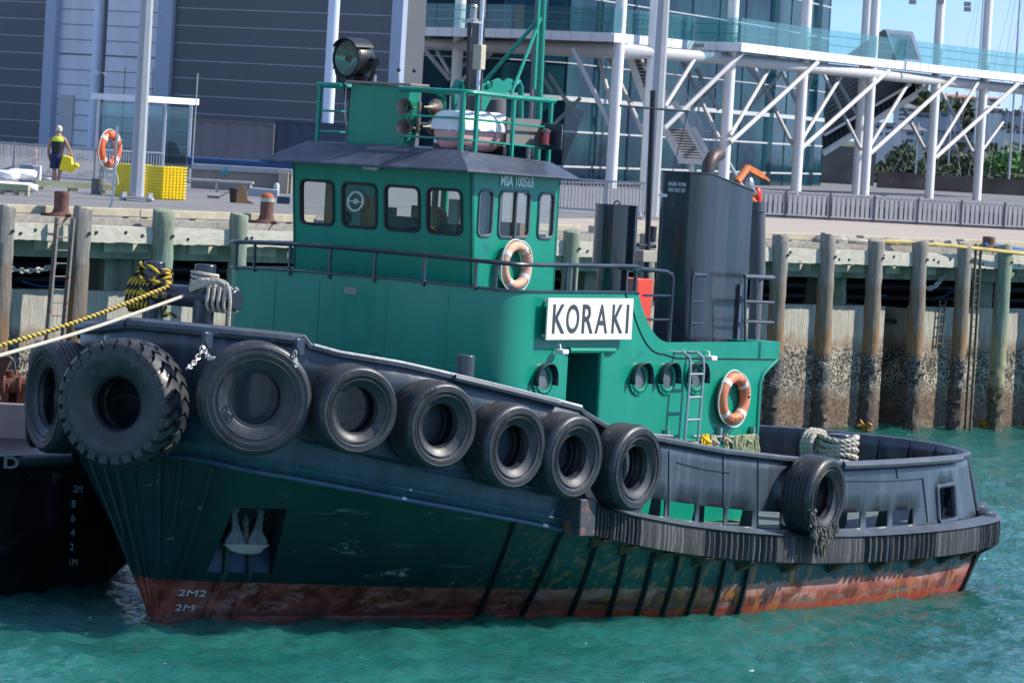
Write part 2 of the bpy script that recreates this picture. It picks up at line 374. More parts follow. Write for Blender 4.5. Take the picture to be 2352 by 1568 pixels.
# stations from the stem (0) round the port side to the middle of the stern (18): underside of the guard, waterline, bulwark top
G_ = [(-.65, 0, 2.27), (-.63, .4, 2.26), (-.6, .75, 2.25), (-.52, 1.2, 2.23), (-.35, 1.8, 2.15), (.2, 2.17, 2.06), (1.4, 2.8, 1.85), (2.8, 3.3, 1.62), (4.4, 3.62, 1.36),
      (5.5, 3.72, 1.16), (7, 3.76, .95), (9, 3.78, .76), (11.2, 3.78, .65), (13.5, 3.72, .62), (15.2, 3.55, .63), (16.7, 3.15, .65), (17.5, 2.4, .68), (18.0, 1.25, .7), (18.12, 0, .7)]
W_ = [(.02, 0), (.02, .03), (.04, .06), (.12, .1), (.42, .24), (1.5, .68), (2.9, 1.33), (4.2, 1.8), (5.4, 2.3), (6.45, 2.8), (7.5, 3.2), (9.1, 3.58), (11.2, 3.68), (13.4, 3.62), (15.1, 3.45), (16.45, 3.02), (17.15, 2.3), (17.55, 1.2), (17.65, 0)]
T_ = [(-.8, 0), (-.78, .45), (-.72, .9), (-.6, 1.3), (-.3, 1.85), (.15, 2.32), (1.2, 2.93), (2.6, 3.38), (4.25, 3.66), (5.4, 3.72), (6.95, 3.76), (8.95, 3.78), (11.2, 3.74), (13.4, 3.62), (15.1, 3.38), (16.5, 2.9), (17.25, 2.15), (17.75, 1.1), (17.85, 0)]
ZT = ([-.8, -.1, .08, .16, .5, 1.3, 2.5, 4.5, 4.6, 5.1, 5.4, 6.25, 8, 9.6, 11.4, 12.6, 14.65, 16.5, 18], [4.04, 3.99, 3.97, 3.86, 3.77, 3.66, 3.44, 3.08, 3.01, 2.83, 2.75, 2.645, 2.42, 2.28, 2.14, 2.13, 2.12, 2.09, 2.12])
def cr_(A, s):
    s = min(max(s, 0), len(A)-1-1e-9); i = int(s); t = s-i
    def g(k):
        if k < 0: q = A[-k]; return np.array([q[0], -q[1]]+list(q[2:]))
        if k > len(A)-1: q = A[2*(len(A)-1)-k]; return np.array([q[0], -q[1]]+list(q[2:]))
        return np.array(A[k], float)
    a, b, c, d = g(i-1), g(i), g(i+1), g(i+2)
    return .5*((2*b)+(c-a)*t+(2*a-5*b+4*c-d)*t*t+(3*b-a-3*c+d)*t**3)
def fs(s, side): return 1 if side > 0 else float(np.interp(s, [0, 5, 9], [.60, .70, 1]))
def Gs(s, side=1): q = cr_(G_, s); return Vector((q[0], side*fs(s, side)*max(0, q[1]), q[2]))
def Ws(s, side=1): q = cr_(W_, s); return Vector((q[0], side*max(0, q[1]), 0))
def Ts(s, side=1): q = cr_(T_, s); return Vector((q[0], side*fs(s, side)*max(0, q[1]), float(np.interp(q[0], *ZT))-(float(np.interp(s, [0, 2, 6, 9], [0, .09, .12, 0])) if side < 0 else 0)))
def s_of_u(u, fn=Gs):
    lo, hi = 1.0, 18.0
    for _ in range(40):
        m_ = (lo+hi)/2
        if fn(m_).x < u: lo = m_
        else: hi = m_
    return (lo+hi)/2
def hullp(s, z, side=1):
    a, b = Ws(s, side), Gs(s, side); t = z/b.z; p = a.lerp(b, t); k = .025*math.sin(math.pi*min(1, max(0, t)))*(1 if s > 4 else s/4)
    p.y += side*k*.9 if s < 15 else 0; return p
def nrm_(fn, s, side=1):
    a, b = fn(max(0, s-.05), 1), fn(min(18, s+.05), 1); d = b-a; n_ = Vector((-d.y, d.x, 0)); n_.normalize(); 
    return Vector((n_.x, n_.y*side, 0))
def deckz(s):
    if s >= 8.5: return Gs(s).z+.45
    return float(np.interp(s, [0, 3, 5, 6.5, 8.5], [3.0, 2.85, 2.6, 2.2, Gs(8.5).z+.45]))

tug = thing('tug_boat', 'green and navy harbour tug with name board KORAKI and tyres along its side', 'tug boat', ST, AL)

# ---- freeing ports in the bulwark
def su(x, y, v=3.75): return s_of_u(bv(x, y, v)[0])
ports = [(su(a, 1190), su(b, 1190)) for a, b in ((1481, 1533), (1543, 1601), (1609, 1667), (1674, 1731), (1743, 1796), (1815, 1868), (1930, 1984), (1996, 2051), (2062, 2117))]
fair = (s_of_u(bv(2128, 1160, 3.3)[0]), s_of_u(bv(2172, 1160, 3.2)[0]))
br = sorted([p for q in ports for p in q]+list(fair)+[s_of_u(x, Ts) for x in (.08, .16, 4.5, 4.6, 5.1, 5.4)])
sb = sorted(set(list(np.round(np.linspace(0, 18, 127), 4))+br))
sb = [s for i, s in enumerate(sb) if s in br or all(abs(s-q) > .025 for q in br)]
pk = (4.02, 4.98, .66, 1.62)          # anchor pocket: stations and heights
# ---- hull
h = MB(True); sh = sorted(set(sb+[pk[0], pk[1]]))
for side in (1, -1):
    rows = []
    for s in sh:
        r = [Vector((Ws(s).x*1.0, Ws(s, side).y*.85, -.9)), ]+[hullp(s, z_, side) for z_ in (0, .2, .42)]
        zt = Gs(s).z; zs = [.66, 1.0, 1.3, 1.62] if zt > 1.75 else [.42+(zt-.42)*k/5 for k in (1, 2, 3, 4)]
        r += [hullp(s, z_, side) for z_ in zs]+[hullp(s, zt, side)]; rows.append(r)
    sk = (lambda i, j: side == 1 and pk[0]-.001 <= sh[i] < pk[1]-.001 and 4 <= j <= 6)
    h.grid(rows, skip=sk)
hull = h.build('hull', HULL, tug, ang=30)
# ---- bulwark
b = MB(True)
def brow(s, side):
    a, c = Gs(s, side), Ts(s, side); zs = [0, .49, .73, 1.02, (c.z-a.z)*.85+.0, c.z-a.z]; zs[4] = max(zs[3]+.05, zs[4])
    if s < 8.2: zs = [0, .25, .55, .95, (c.z-a.z)*.8, c.z-a.z]
    return [a.lerp(c, z_/(c.z-a.z))-nrm_(Gs, s, side)*(0.05 if (s > 8.2) else 0.0) for z_ in zs]
for side in (1, -1):
    rows = [brow(s, side) for s in sb]
    def sk(i, j):
        m_ = (sb[i]+sb[i+1])/2
        if any(p[0] < m_ < p[1] for p in ports) and j == 1: return True
        if fair[0] < m_ < fair[1] and j in (1, 2): return True
        return False
    b.grid(rows, skip=sk, mi=lambda i, j: 1 if (sb[i] < 8.1 and j <= 1) else 0)
bul = b.build('bulwark', [NAVY, mat('plate_blue', (.020, .052, .085), .34, var=.3, vs=3, coat=.3, bump=.3, bs=12, streak=((.06, .12, .17), .4, 5))], tug, ang=30)
so_ = bul.modifiers.new('thick', 'SOLIDIFY'); so_.thickness = .03; so_.offset = 0
# capping rail
c = MB(True)
for side in (1, -1):
    P = [Ts(s, side)+Vector((0, 0, -.03)) for s in sb if s > .02]
    c.tube(P, .045, 6)
c.tube([Ts(s, 1)+nrm_(Ts, s)*.03-Vector((0, 0, .075)) for s in np.linspace(0.05, s_of_u(.05, Ts), 30)], .075, 8); c.tube([Ts(s, -1)+nrm_(Ts, s, -1)*.03-Vector((0, 0, .075)) for s in np.linspace(0.05, 5, 30)], .075, 8)
c.tube([Ts(s, 1)+nrm_(Ts, s)*.05-Vector((0, 0, .04)) for s in np.linspace(s_of_u(2.1, Ts), s_of_u(4.0, Ts), 12)], .05, 8)
c.tube([Ts(s, 1)+nrm_(Ts, s)*.04-Vector((0, 0, .05)) for s in np.linspace(s_of_u(11.3, Ts), s_of_u(15.6, Ts), 20)], .06, 8)
c.build('capping_rail', CAPR, tug)
c = MB(True); c.tube([Ts(s, 1)+nrm_(Ts, s)*.03+Vector((0, 0, .0)) for s in np.linspace(s_of_u(.2, Ts), s_of_u(4.5, Ts), 40)], .02, 6); c.build('worn_edge', mat('worn_white', (.55, .55, .55), .6, var=.3, vs=9), tug)
# stern folds and corner post
c = MB(True)
for s_, r_ in ((15.45, .055), (15.95, .05)):
    P = []
    for t in (0.32, .6, .66, 1): P.append(Gs(s_).lerp(Ts(s_), t)+nrm_(Gs, s_)*(.0 if t == 1 else .02))
    c.tube(P, r_, 8)
for s_ in (14.95, 15.75): 
    p = Gs(s_)+Vector((0, 0, .47))+nrm_(Gs, s_)*.05; c.ball(p, .22, 10, (1, .6, .5))
c.build('stern_post', NAVY, tug)
# doubler plate outline and butt welds on the bulwark
def bwp(x, y):
    lo, hi = 8.2, 16.0
    for _ in range(30):
        m_ = (lo+hi)/2; p_ = Ts(m_); u_, z_ = bv(x, y, p_.y)
        if u_ > p_.x: lo = m_
        else: hi = m_
    a_, c_ = Gs(m_), Ts(m_); u_, z_ = bv(x, y, (a_.y+c_.y)/2); return a_.lerp(c_, (z_-a_.z)/(c_.z-a_.z))-nrm_(Gs, m_)*.028
k = MB()
k = MB(True)
for q in (((1930, 1105), (2000, 1106), (2060, 1105), (2118, 1100), (2119, 1200)), ((1540, 1035), (1536, 1185)), ((1665, 1045), (1662, 1210)), ((1558, 1062), (1620, 1078), (1680, 1086)), ((1745, 1050), (1742, 1210)), ((2060, 1062), (2062, 1100))): k.tube([bwp(*p_) for p_ in q], .008, 5)
k.build('weld_line', NAVYD, tug)
# fairlead lip
P = []
for (s_, z_) in [(fair[0]+(fair[1]-fair[0])*a_, z_) for a_, z_ in [(q[0]+.5, q[1]) for q in rrect(1.0, .56, .09, 4, (0, 0))]]:
    zz = .49+.265+z_; a_, c_ = Gs(s_), Ts(s_); P.append(a_.lerp(c_, zz/(c_.z-a_.z))-nrm_(Gs, s_)*.03)
MB(True).tube(P, .04, 8, closed=True).build('fairlead_lip', NAVY, tug)
# half-round strakes along the bow plating
def strake(mb, z0, x0, x1, r, s0, s1, tloop=None, side=1, fz=None, n=50):
    P = []
    for s_ in np.linspace(s0, s1, n):
        a_, c_ = Gs(s_, side), Ts(s_, side); P.append(a_.lerp(c_, fz(s_)/(c_.z-a_.z))+nrm_(Gs, s_, side)*.01)
    mb.tube(P, r, 8)
st = MB(True); s1_ = 8.15
for side in (1, -1):
    strake(st, 0, 0, 0, .035, 0.3, s1_, side=side, fz=lambda s_: .0)
strake(st, 0, 0, 0, .022, 5.0, s1_, fz=lambda s_: .14); strake(st, 0, 0, 0, .022, 5.0, s1_, fz=lambda s_: .50)
st.tube([Gs(5).lerp(Ts(5), k/(Ts(5).z-Gs(5).z))+nrm_(Gs, 5)*(.01+.0*k) for k in (.14, .2, .3, .42, .5)], .022, 8)
st.build('rubbing_strake', mat('strake_blue', (.03, .075, .13), .4, var=.3, vs=2, coat=.2), tug)
# anchor pocket
p0, p1, q0, q1 = hullp(pk[0], pk[2]), hullp(pk[1], pk[2]), hullp(pk[0], pk[3]), hullp(pk[1], pk[3])
nn = nrm_(Gs, 4.5); inn = -nn*.55
mid0, mid1 = p0.lerp(q0, .45)+inn*.75, p1.lerp(q1, .45)+inn*.75
a0_, a1_, b0_, b1_ = q0+inn, q1+inn, p0+inn*.1, p1+inn*.1
k = MB(True)
k.add([p0, p1, b0_, b1_, mid0, mid1, a0_, a1_, q0, q1], [(0, 1, 3, 2), (2, 3, 5, 4), (4, 5, 7, 6), (6, 7, 9, 8), (0, 2, 4, 6, 8), (1, 9, 7, 5, 3)])
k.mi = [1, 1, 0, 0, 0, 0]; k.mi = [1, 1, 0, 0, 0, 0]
pocket = k.build('anchor_pocket', [mat('pocket_shade', (.003, .006, .012), .7, var=.3), mat('pocket_blue', (.006, .030, .085), .5, var=.3, streak=((.06, .08, .12), .4, 8))], tug, smooth=False, fixn=False)  # near-black upper and side faces carry the recess shade in their colour
k = MB(True)
for f_ in (.3, .68):
    P = [b0_.lerp(b1_, f_)+nn*.03, mid0.lerp(mid1, f_)+nn*.03]
    k.tube([hullp(pk[0]+(pk[1]-pk[0])*f_, 0)+nn*.02]+[hullp(pk[0]+(pk[1]-pk[0])*f_, .5)+nn*.03]+P, .045, 8)
k.build('pocket_rail', HULL, tug)
cen = a0_.lerp(a1_, .42).lerp(mid0.lerp(mid1, .42), .45)
MB(True).torus(cen+nn*.05, (nn.x, nn.y, 0), .13, .02, 20, 8).build('hawse_pipe', BLACK, pocket)
# bow half-round pipes
k = MB(True)
for (s_, z0_, side) in ((1.3, 0, 1), (2.25, 1.25, 1), (3.25, 0, 1), (0, 0, 1), (1.3, 0, -1), (2.4, 1.1, -1), (3.3, 0, -1)):
    P = [hullp(s_, z0_+(Gs(s_).z-.03-z0_)*t_/8, side) for t_ in range(9)]
    k.tube([p_+nrm_(Gs, s_, side)*.005 for p_ in P], .05 if s_ else .03, 8)
k.build('bow_rib', HULL, tug)
# frames down the side: each its own bar
fr = [(1214, 1206, 1153, 1404), (1301, 1225, 1255, 1408), (1370, 1243, 1333, 1408), (1431, 1270, 1410, 1400), (1492, 1267, 1474, 1403), (1547, 1280, 1533, 1410), (1600, 1285, 1590, 1410), (1651, 1307, 1645, 1413), (1706, 1294, 1701, 1410)]
FRM = mat('frame_bar', (.012, .016, .02), .4, var=.3)
fs_ = [s_of_u(bv(a_[0], a_[1], 3.7)[0]) for a_ in fr]+[14.6, 15.3]
for s_ in fs_:
    k = MB(True); P = [hullp(s_, Gs(s_).z*t_/6+(-.1 if t_ == 0 else 0))+nrm_(Gs, s_)*.015 for t_ in range(7)]
    for i in range(6): k.bar(P[i], P[i+1], .05, .09, nrm_(Gs, s_))
    k.build('hull_frame', FRM, tug, smooth=False)
# guard brackets under the fender
k = MB(True)
for s_ in np.linspace(8.6, 17.6, 17):
    n_ = nrm_(Gs, s_); g_ = Gs(s_); d_ = Vector((-n_.y, n_.x, 0)); z_ = Vector((0, 0, 1))
    k.prism([g_-z_*.01+d_*.1, g_+n_*.24-z_*.01+d_*.1, hullp(s_, g_.z-.17)+d_*.1], -d_*.2)
k.build('guard_bracket', mat('bracket_rust', (.05, .06, .045), .7, var=.5, spots=((.2, .09, .04), .5, 4)), tug, smooth=False)
# fender of ribbed rubber blocks
k = MB(True)
for side in (1, -1):
    rows = []; cnt_ = 0; s_ = 8.12; secs = [8.12, 9.15, 10.15, 11.1, 12.2, 13.2, 14.2, 15.1, 16, 17, 18]; L = 0
    while s_ <= 18:
        g_ = Gs(s_, side); n_ = nrm_(Gs, s_, side); zt = g_.z+.44; zb = g_.z-.0
        sec = sum(1 for q in secs if q <= s_); deep = (sec % 2 == 1)
        cnt_ += 1; d_ = .26+((-.05 if (cnt_//2) % 2 else .0)+random.uniform(-.012, .005) if deep else random.uniform(-.004, .002))
        a_ = [g_+Vector((0, 0, .44)), ]
        o_ = Vector((g_.x, g_.y, 0))
        rows.append([o_+n_*0.0+Vector((0, 0, zt+.035)), o_+n_*(.29)+Vector((0, 0, zt-.03)), o_+n_*d_+Vector((0, 0, zt-.05)), o_+n_*(d_+.01)+Vector((0, 0, zb+.2)), o_+n_*d_+Vector((0, 0, zb+.01)), o_+n_*.1+Vector((0, 0, zb-.03)), o_+Vector((0, 0, zb-.02))])
        s_ += .018 if deep else .03
    k.grid(rows, mi=lambda i, j: 1 if j == 0 else 0)
fend = k.build('rubber_fender', [RUBBER, CAPR], tug, ang=12, fixn=False)
k = MB(True); s_ = 8.07; g_ = Gs(s_); n_ = nrm_(Gs, s_); t_ = Vector((n_.y, -n_.x, 0))
k.obox(g_+n_*.15+Vector((0, 0, .22))+t_*.02, n_*.17, t_*.16, Vector((0, 0, .26)))
k.build('fender_end_plate', RUSTY, tug, bevel=.02)
# deck
k = MB(True)
k.grid([[Vector((Ts(s).x, Ts(s, sd).y*.99*f_, deckz(s)+(.05*(1-f_*f_)))) for sd, f_ in ((1, 1), (1, .5), (1, 0), (-1, .5), (-1, 1))] for s in sb if s > .1])
k.build('deck', DECK, tug)
# bulwark stanchions inside
k = MB(True)
for s_ in np.linspace(8.6, 17.6, 16):
    for side in (1, -1):
        n_ = nrm_(Gs, s_, side); p_ = Ts(s_, side)-n_*.05; q_ = p_-n_*.22; k.add([p_, Vector((p_.x, p_.y, deckz(s_))), Vector((q_.x, q_.y, deckz(s_)))], [(0, 1, 2)])
k.build('bulwark_stay', NAVYD, tug, smooth=False)
# draught marks
WH = mat('draught_white', (.6, .66, .66), .6, var=.12)
def mark(body, x0, y0, x1, y1, s_, z_):
    n_ = nrm_(Gs, s_); 
for body, px, py, pw in (('2M2', 407, 1364, 40), ('2M', 399, 1398, 28)):
    # find hull point under the pixel
    best = None
    for s_ in np.linspace(2, 6, 161):
        for z_ in np.linspace(0.02, .6, 60):
            p_ = hullp(s_, z_); w_ = BW(*p_); d_ = w_-O3; r_ = ray(px, py); q_ = d_.cross(r_).length/r_.length
            if best is None or q_ < best[0]: best = (q_, s_, z_)
    _, s_, z_ = best; a_ = hullp(s_, z_); t_ = (hullp(s_+.25, z_)-a_).normalized(); u_ = (hullp(s_, z_+.1)-a_).normalized(); n_ = t_.cross(u_).normalized(); n_ = n_ if n_.y > 0 else -n_
    text('draught_mark', body, a_+n_*.03, t_, u_, .11, pw/170/.62, WH, tug, nrm=n_)
a_ = hullp(14.98, .17); t_ = (hullp(15.2, .17)-a_).normalized(); u_ = (hullp(14.98, .27)-a_).normalized(); n_ = t_.cross(u_); n_ = n_ if n_.y > 0 else -n_
text('draught_mark', '1.8M', a_+n_*.015, t_, u_, .1, .34, WH, tug, nrm=n_)
# small bollard post on the port walkway
k = MB(True); u_, z_ = bv(1070, 815, 3.2); k.cyl((u_, 3.2, z_-.7), (u_, 3.2, z_), .125, n=18); k.build('mooring_post', NAVY, tug, bevel=.015)

# ================================================================== DECKHOUSE
def ztop(u):
    if u <= 7.33: return 4.6
    if u >= 8.25: return 3.87
    t = (u-7.33)/.92; return 3.87+(.73)*(1-t)**2.3
per = [(10.68, 2.6)]; 
for u in [10.2, 9.6, 9, 8.6]+list(np.arange(8.3, 7.2, -.08))+[7, 6.43, 5.68, 5.2, 4.75]: per.append((float(u), 2.6))
for k_ in range(0, 9): a = R_(90*k_/8); per.append((4.62-.52*math.sin(a)+.0, 2.08+.52*math.cos(a)))
for v in np.linspace(1.85, 0, 8): per.append((4.1-.32*(1-(v/2.08)**2), float(v)))
per2 = per+[(u, -v) for (u, v) in per[::-1][1:]]
def camber(v): return .06*(1-(v/2.6)**2)
k = MB(True); rows = []
i0 = [i for i, q in enumerate(per2) if abs(q[0]-6.43) < 1e-6 and q[1] > 0][0]
for (u, v) in per2:
    zt = ztop(u)+camber(v)
    rows.append([Vector((u, v, 1.2)), Vector((u, v, 3.73)), Vector((u, v, zt)), Vector((u, v*.975, zt)) if u > 4.7 else Vector((u+.06, v*.975, zt)), Vector((u, v*.975, zt-.35)) if u > 4.7 else Vector((u+.06, v*.975, zt-.35))])
k.grid(rows, skip=lambda i, j: j == 0 and i == i0)
# aft bulkhead and overhanging boat deck
k.add([(10.68, 2.6, 1.2), (10.68, -2.6, 1.2), (10.68, -2.6, 3.87), (10.68, 2.6, 3.87)], [(0, 1, 2, 3)])
k.box(10.6, 11.2, -2.6, 2.6, 3.6, 3.87)
k.prism([(10.68, 2.6, 3.6), (11.12, 2.6, 3.6), (10.9, 2.6, 3.5), (10.74, 2.6, 3.38), (10.68, 2.6, 3.2)], (0, -.06, 0))
house = k.build('deckhouse', GREEN, tug, ang=25)
k = MB(True)
inner = [(u, v*.975) for (u, v) in per2]
fwd = [q for q in per2 if q[0] <= 7.6]; k.add([(u+(.05 if u < 4.7 else 0), v*.97, 4.28+camber(v)) for u, v in fwd], [tuple(range(len(fwd)))])
k.add([(7.6, 2.52, 4.28), (7.6, -2.52, 4.28), (7.9, -2.52, 3.8), (7.9, 2.52, 3.8)], [(0, 1, 2, 3)]); k.add([(7.9, 2.52, 3.8), (7.9, -2.52, 3.8), (10.7, -2.52, 3.8), (10.7, 2.52, 3.8)], [(0, 1, 2, 3)])
k.build('boat_deck', NAVYD, house)
# black painted line following the coaming
k = MB(True); P = []
for u in list(np.arange(6.95, 7.9, .08)): 
    P.append((float(u)-.10, 2.603, max(3.64, ztop(u)-.24-.0*u)))
P = [(7.0, 2.603, 4.6), (7.06, 2.603, 4.5)]+[(float(u)-.16, 2.603, ztop(u)-.17) for u in np.arange(7.36, 8.3, .08)]+[(8.4, 2.603, 3.64), (11.19, 2.603, 3.6)]
k.tube(P, .011, 5); k.build('coaming_line', BLACK, house)
k = MB(True); k.tube([(11.14, 2.6, 3.6), (10.95, 2.6, 3.5), (10.76, 2.6, 3.38), (10.7, 2.6, 3.25), (10.7, 2.6, 1.3)], .035, 8); k.build('corner_bead', GREEN, house)
k = MB(True); k.tube([(u-(0.02 if u < 4.7 else 0), v*1.004, ztop(u)+camber(v)) for u, v in per2 if u <= 7.35], .018, 6); k.build('coaming_edge', NAVYD, house)
k = MB()
for v in (-1.7, -.75, .45, 1.35): uu = 4.1-.32*(1-(v/2.08)**2); k.cyl((uu-.002, v, 2.2), (uu-.002, v, 4.55), .006, n=5)
k.tube([(4.1-.32*(1-(v/2.08)**2)-.002, v, 3.55) for v in np.linspace(-2, 2, 12)], .006, 5)
for u in (5.0, 7.9, 9.35): k.cyl((u, 2.602, 1.6), (u, 2.602, 3.6), .006, n=5)
k.tube([(4.75, 2.602, 3.98), (7.3, 2.602, 3.98)], .006, 5); k.tube([(6.5, 2.602, 2.62), (10.6, 2.602, 2.62)], .006, 5)
k.build('weld_seam', GREEN, house)
# doorway
k = MB(True); A, B, Z0, Z1 = 5.68, 6.43, 1.2, 3.73
k.add([(A, 2.6, Z0), (B, 2.6, Z0), (B, 2.6, Z1), (A, 2.6, Z1), (A, 1.9, Z0), (B, 1.9, Z0), (B, 1.9, Z1), (A, 1.9, Z1)], [(4, 5, 6, 7), (0, 4, 7, 3), (1, 2, 6, 5), (3, 7, 6, 2)])
k.build('doorway', mat('door_green', (.003, .13, .105), .4, var=.1), house, smooth=False)
k = MB(True); k.tube([(B+.04, 2.61, Z1), (B+.04, 2.61, 1.3)], .045, 8); k.tube([(A-.02, 2.62, Z1+.04), (B+.35, 2.62, Z1+.03)], .045, 8); k.build('door_jamb', GREEN, house)
# name board standing off the side
nb = MB(True); y_ = 2.72
c4 = [bv(*q, y_) for q in ((1257, 677), (1452, 692), (1450, 784), (1255, 775))]
n0, n1 = (c4[0][0]+c4[3][0])/2, (c4[1][0]+c4[2][0])/2; zt, zb = (c4[0][1]+c4[1][1])/2, (c4[2][1]+c4[3][1])/2
nb.box(n0, n1, y_-.012, y_+.012, zb, zt)
for (u_, z_) in ((n0+.1, zb+.05), (n1-.1, zb+.05), (n0+.1, zt-.05), (n1-.1, zt-.05)): nb.box(u_-.02, u_+.02, 2.58, y_-.01, z_-.02, z_+.02)
board = nb.build('name_board', mat('board_white', (.74, .72, .66), .5, var=.03), house, smooth=False)
wq = (n1-n0); LET = [('K', .060, .203), ('O', .216, .366), ('R', .402, .532), ('A', .556, .702), ('K', .754, .884), ('I', .922, .951)]
LM = mat('board_letter', (.035, .045, .06), .6, var=.1)
for ch, fa, fb in LET:
    text('board_letter', ch, (n0+wq*fa, y_+.014, zb+(zt-zb)*.15), (1, 0, 0), (0, 0, 1), (zt-zb)*.70, wq*(fb-fa), LM, house, bold=.012, nrm=(0, 1, 0))
# portholes
def porthole(u, z):
    k = MB(True); k.torus((u, 2.62, z), (0, 1, 0), .175, .028, 28, 8); k.lathe([(.19, 0), (.24, 0), (.24, .025), (.19, .03)], (u, 2.6, z), (0, 1, 0), 28, True)
    for i in range(12): a = 2*math.pi*i/12; k.ball((u+.215*math.cos(a), 2.63, z+.215*math.sin(a)), .014, 6)
    k.build('porthole_frame', GREEN, house)
    k = MB(True); k.lathe([(0, 0), (.17, 0)], (u, 2.612, z), (0, 1, 0), 24); k.build('porthole_glass', mat('port_glass', (.10, .115, .12), .12, var=.3, vs=4, coat=.6), house)
    k = MB(True); n_ = 18; rr = []
    for i in range(n_+1): a = R_(-18+216*i/n_); rr.append([(u+.235*math.cos(a), 2.6, z+.235*math.sin(a)), (u+.245*math.cos(a), 2.765-.05*abs(math.cos(a)), z+.245*math.sin(a)+.0)])
    k.grid(rr); o_ = k.build('porthole_hood', mat('hood_dark', (.008, .03, .035), .5), house); sd_ = o_.modifiers.new('t', 'SOLIDIFY'); sd_.thickness = .012
for u in (5.08, 7.46, 8.18, 8.93): porthole(u, 3.37-.003*u)
k = MB(True); pu, pv_ = bu(890, 822, 3.95)
k.torus((3.82, pu-.1, pv_-.12), (-1, 0, 0), .2, .03, 24, 8); k.build('porthole_frame', GREEN, house)
# boarding ladder on the side
k = MB(True)
for u in (8.42, 8.77): k.tube([(u-.06, 2.61, 3.72), (u-.0, 2.72, 3.73), (u+.05, 2.8, 3.66), (u+.06, 2.82, 3.5), (u, 2.82, 2.1)], .021, 8)
for z in (3.42, 3.08, 2.75, 2.41, 2.1): k.cyl((8.45, 2.82, z), (8.8, 2.82, z), .018, n=8)
for u in (8.42, 8.77): k.cyl((u, 2.6, 2.43), (u, 2.82, 2.43), .014, n=6)
k.build('ladder', STEEL, house)
# grab rail with fittings
k = MB(True); k.tube([(7.5, 2.68, 2.56), (8.35, 2.68, 2.5)], .02, 8); k.tube([(8.85, 2.68, 2.49), (10.62, 2.68, 2.44)], .02, 8)
for u in (8.2, 9.6, 10.5): k.box(u-.02, u+.02, 2.6, 2.69, 2.4, 2.6)
k.build('grab_rail', STEEL, house)
for (x, y) in ((1291, 805), (1633, 820)):
    u, z = bv(x, y, 2.72); k = MB(True); k.box(u-.09, u+.06, 2.66, 2.8, z-.05, z+.02); k.tube([(u, 2.6, z+.08), (u, 2.68, z+.08), (u, 2.7, z)], .012, 6); k.build('deck_light', WHITE, house, bevel=.015)
k = MB(True); v0, z0 = bu(796, 658, 3.82); k.box(3.77, 3.785, v0, v0+.22, z0-.1, z0); k.build('builders_plate', mat('plate_grey', (.25, .25, .26), .4), house)

# ================================================================== WHEELHOUSE
wh = MB(True); zf0, zf1 = 4.3, 6.3
def pf(v, z): return Vector((4.66-(z-4.4)*.1, v, z))
def ps(u, z): return Vector((u, 1.62, z))
def ps2(u, z): return Vector((u, -1.62, z))
def pa(v, z): return Vector((6.62, v, z))
wf = [(-1.45, -.88, 5.33, 5.92), (-.68, -.1, 5.33, 5.92), (.09, .67, 5.33, 5.92), (.85, 1.42, 5.33, 5.92)]
wsd = [(4.70, 4.99, 5.33, 5.94), (5.19, 5.88, 5.32, 5.94), (6.14, 6.48, 5.32, 5.93)]
wh.wall(pf, -1.62, 1.62, zf0, zf1, wf, (.05, 0, 0))
for fn, sg in ((ps, -1), (ps2, 1)):
    A_ = 4.52; wh.wall(lambda u, z, fn=fn: fn(u if u > 4.6 else (4.66-(z-4.4)*.1), z), A_, 6.62, zf0, zf1, wsd if sg < 0 else [(4.72, 5.35, 5.2, 6.0)], (0, .05*sg, 0))
wh.wall(pa, -1.62, 1.62, zf0, zf1, [(-1.5, -.48, 5.1, 6.05), (.48, 1.5, 5.1, 6.05), (-.38, .38, 4.6, 6.05)], (-.05, 0, 0))
whs = wh.build('wheelhouse', GREEN, tug, smooth=False)
def win(fn, a0, a1, b0, b1, off, m, tilt=0):
    w, h_ = a1-a0+.07, b1-b0+.07; c_ = ((a0+a1)/2, (b0+b1)/2)
    o_ = rrect(w, h_, .11, 5, c_); i_ = rrect(w-.076, h_-.076, .075, 5, c_)
    k = MB(True); k.frame([fn(*q)+off for q in o_], [fn(*q)+off for q in i_], -off*2.5); k.build('window_frame', m, whs, bevel=.006)
    k = MB(True); k.add([fn(*q)-off*.3 for q in rrect(w-.04, h_-.04, .09, 5, c_)], [tuple(range(24))]); k.build('window_pane', GLS, whs, smooth=False)
FRB = mat('window_rubber', (.018, .014, .018), .5); FRG = mat('window_frame_grey', (.10, .12, .13), .4, .4, var=.3)
for q in wf: win(pf, *q, Vector((-.025, 0, 0)), FRB)
for q in wsd: win(ps, *q, Vector((0, .02, 0)), FRG)
k = MB(True); k.box(5.52, 5.55, 1.6, 1.66, 5.3, 5.96); k.build('window_mullion', FRG, whs)
# clear-view screen
k = MB(True); c_ = Vector(pf(-.42, 5.68))+Vector((-.06, 0, 0)); k.torus(c_, (-1, 0, .1), .135, .017, 28, 8); k.torus(c_, (-1, 0, .1), .03, .012, 12, 6); k.bar(c_+Vector((0, -.13, 0)), c_+Vector((0, .13, 0)), .012, .012); k.build('clear_view_screen', OFFW, whs)
# number on the side
text('registration_number', 'MSA 100565', (5.15, 1.632, 6.03), (1, 0, -.015), (0, 0, 1), .155, .80, mat('number_pale', (.85, .92, .95), .5), whs, bold=.042, nrm=(0, 1, 0))
k = MB(True); k.box(4.36, 4.47, -.26, 0.0, 6.14, 6.23); k.build('cabin_light', OFFW, whs, bevel=.03)
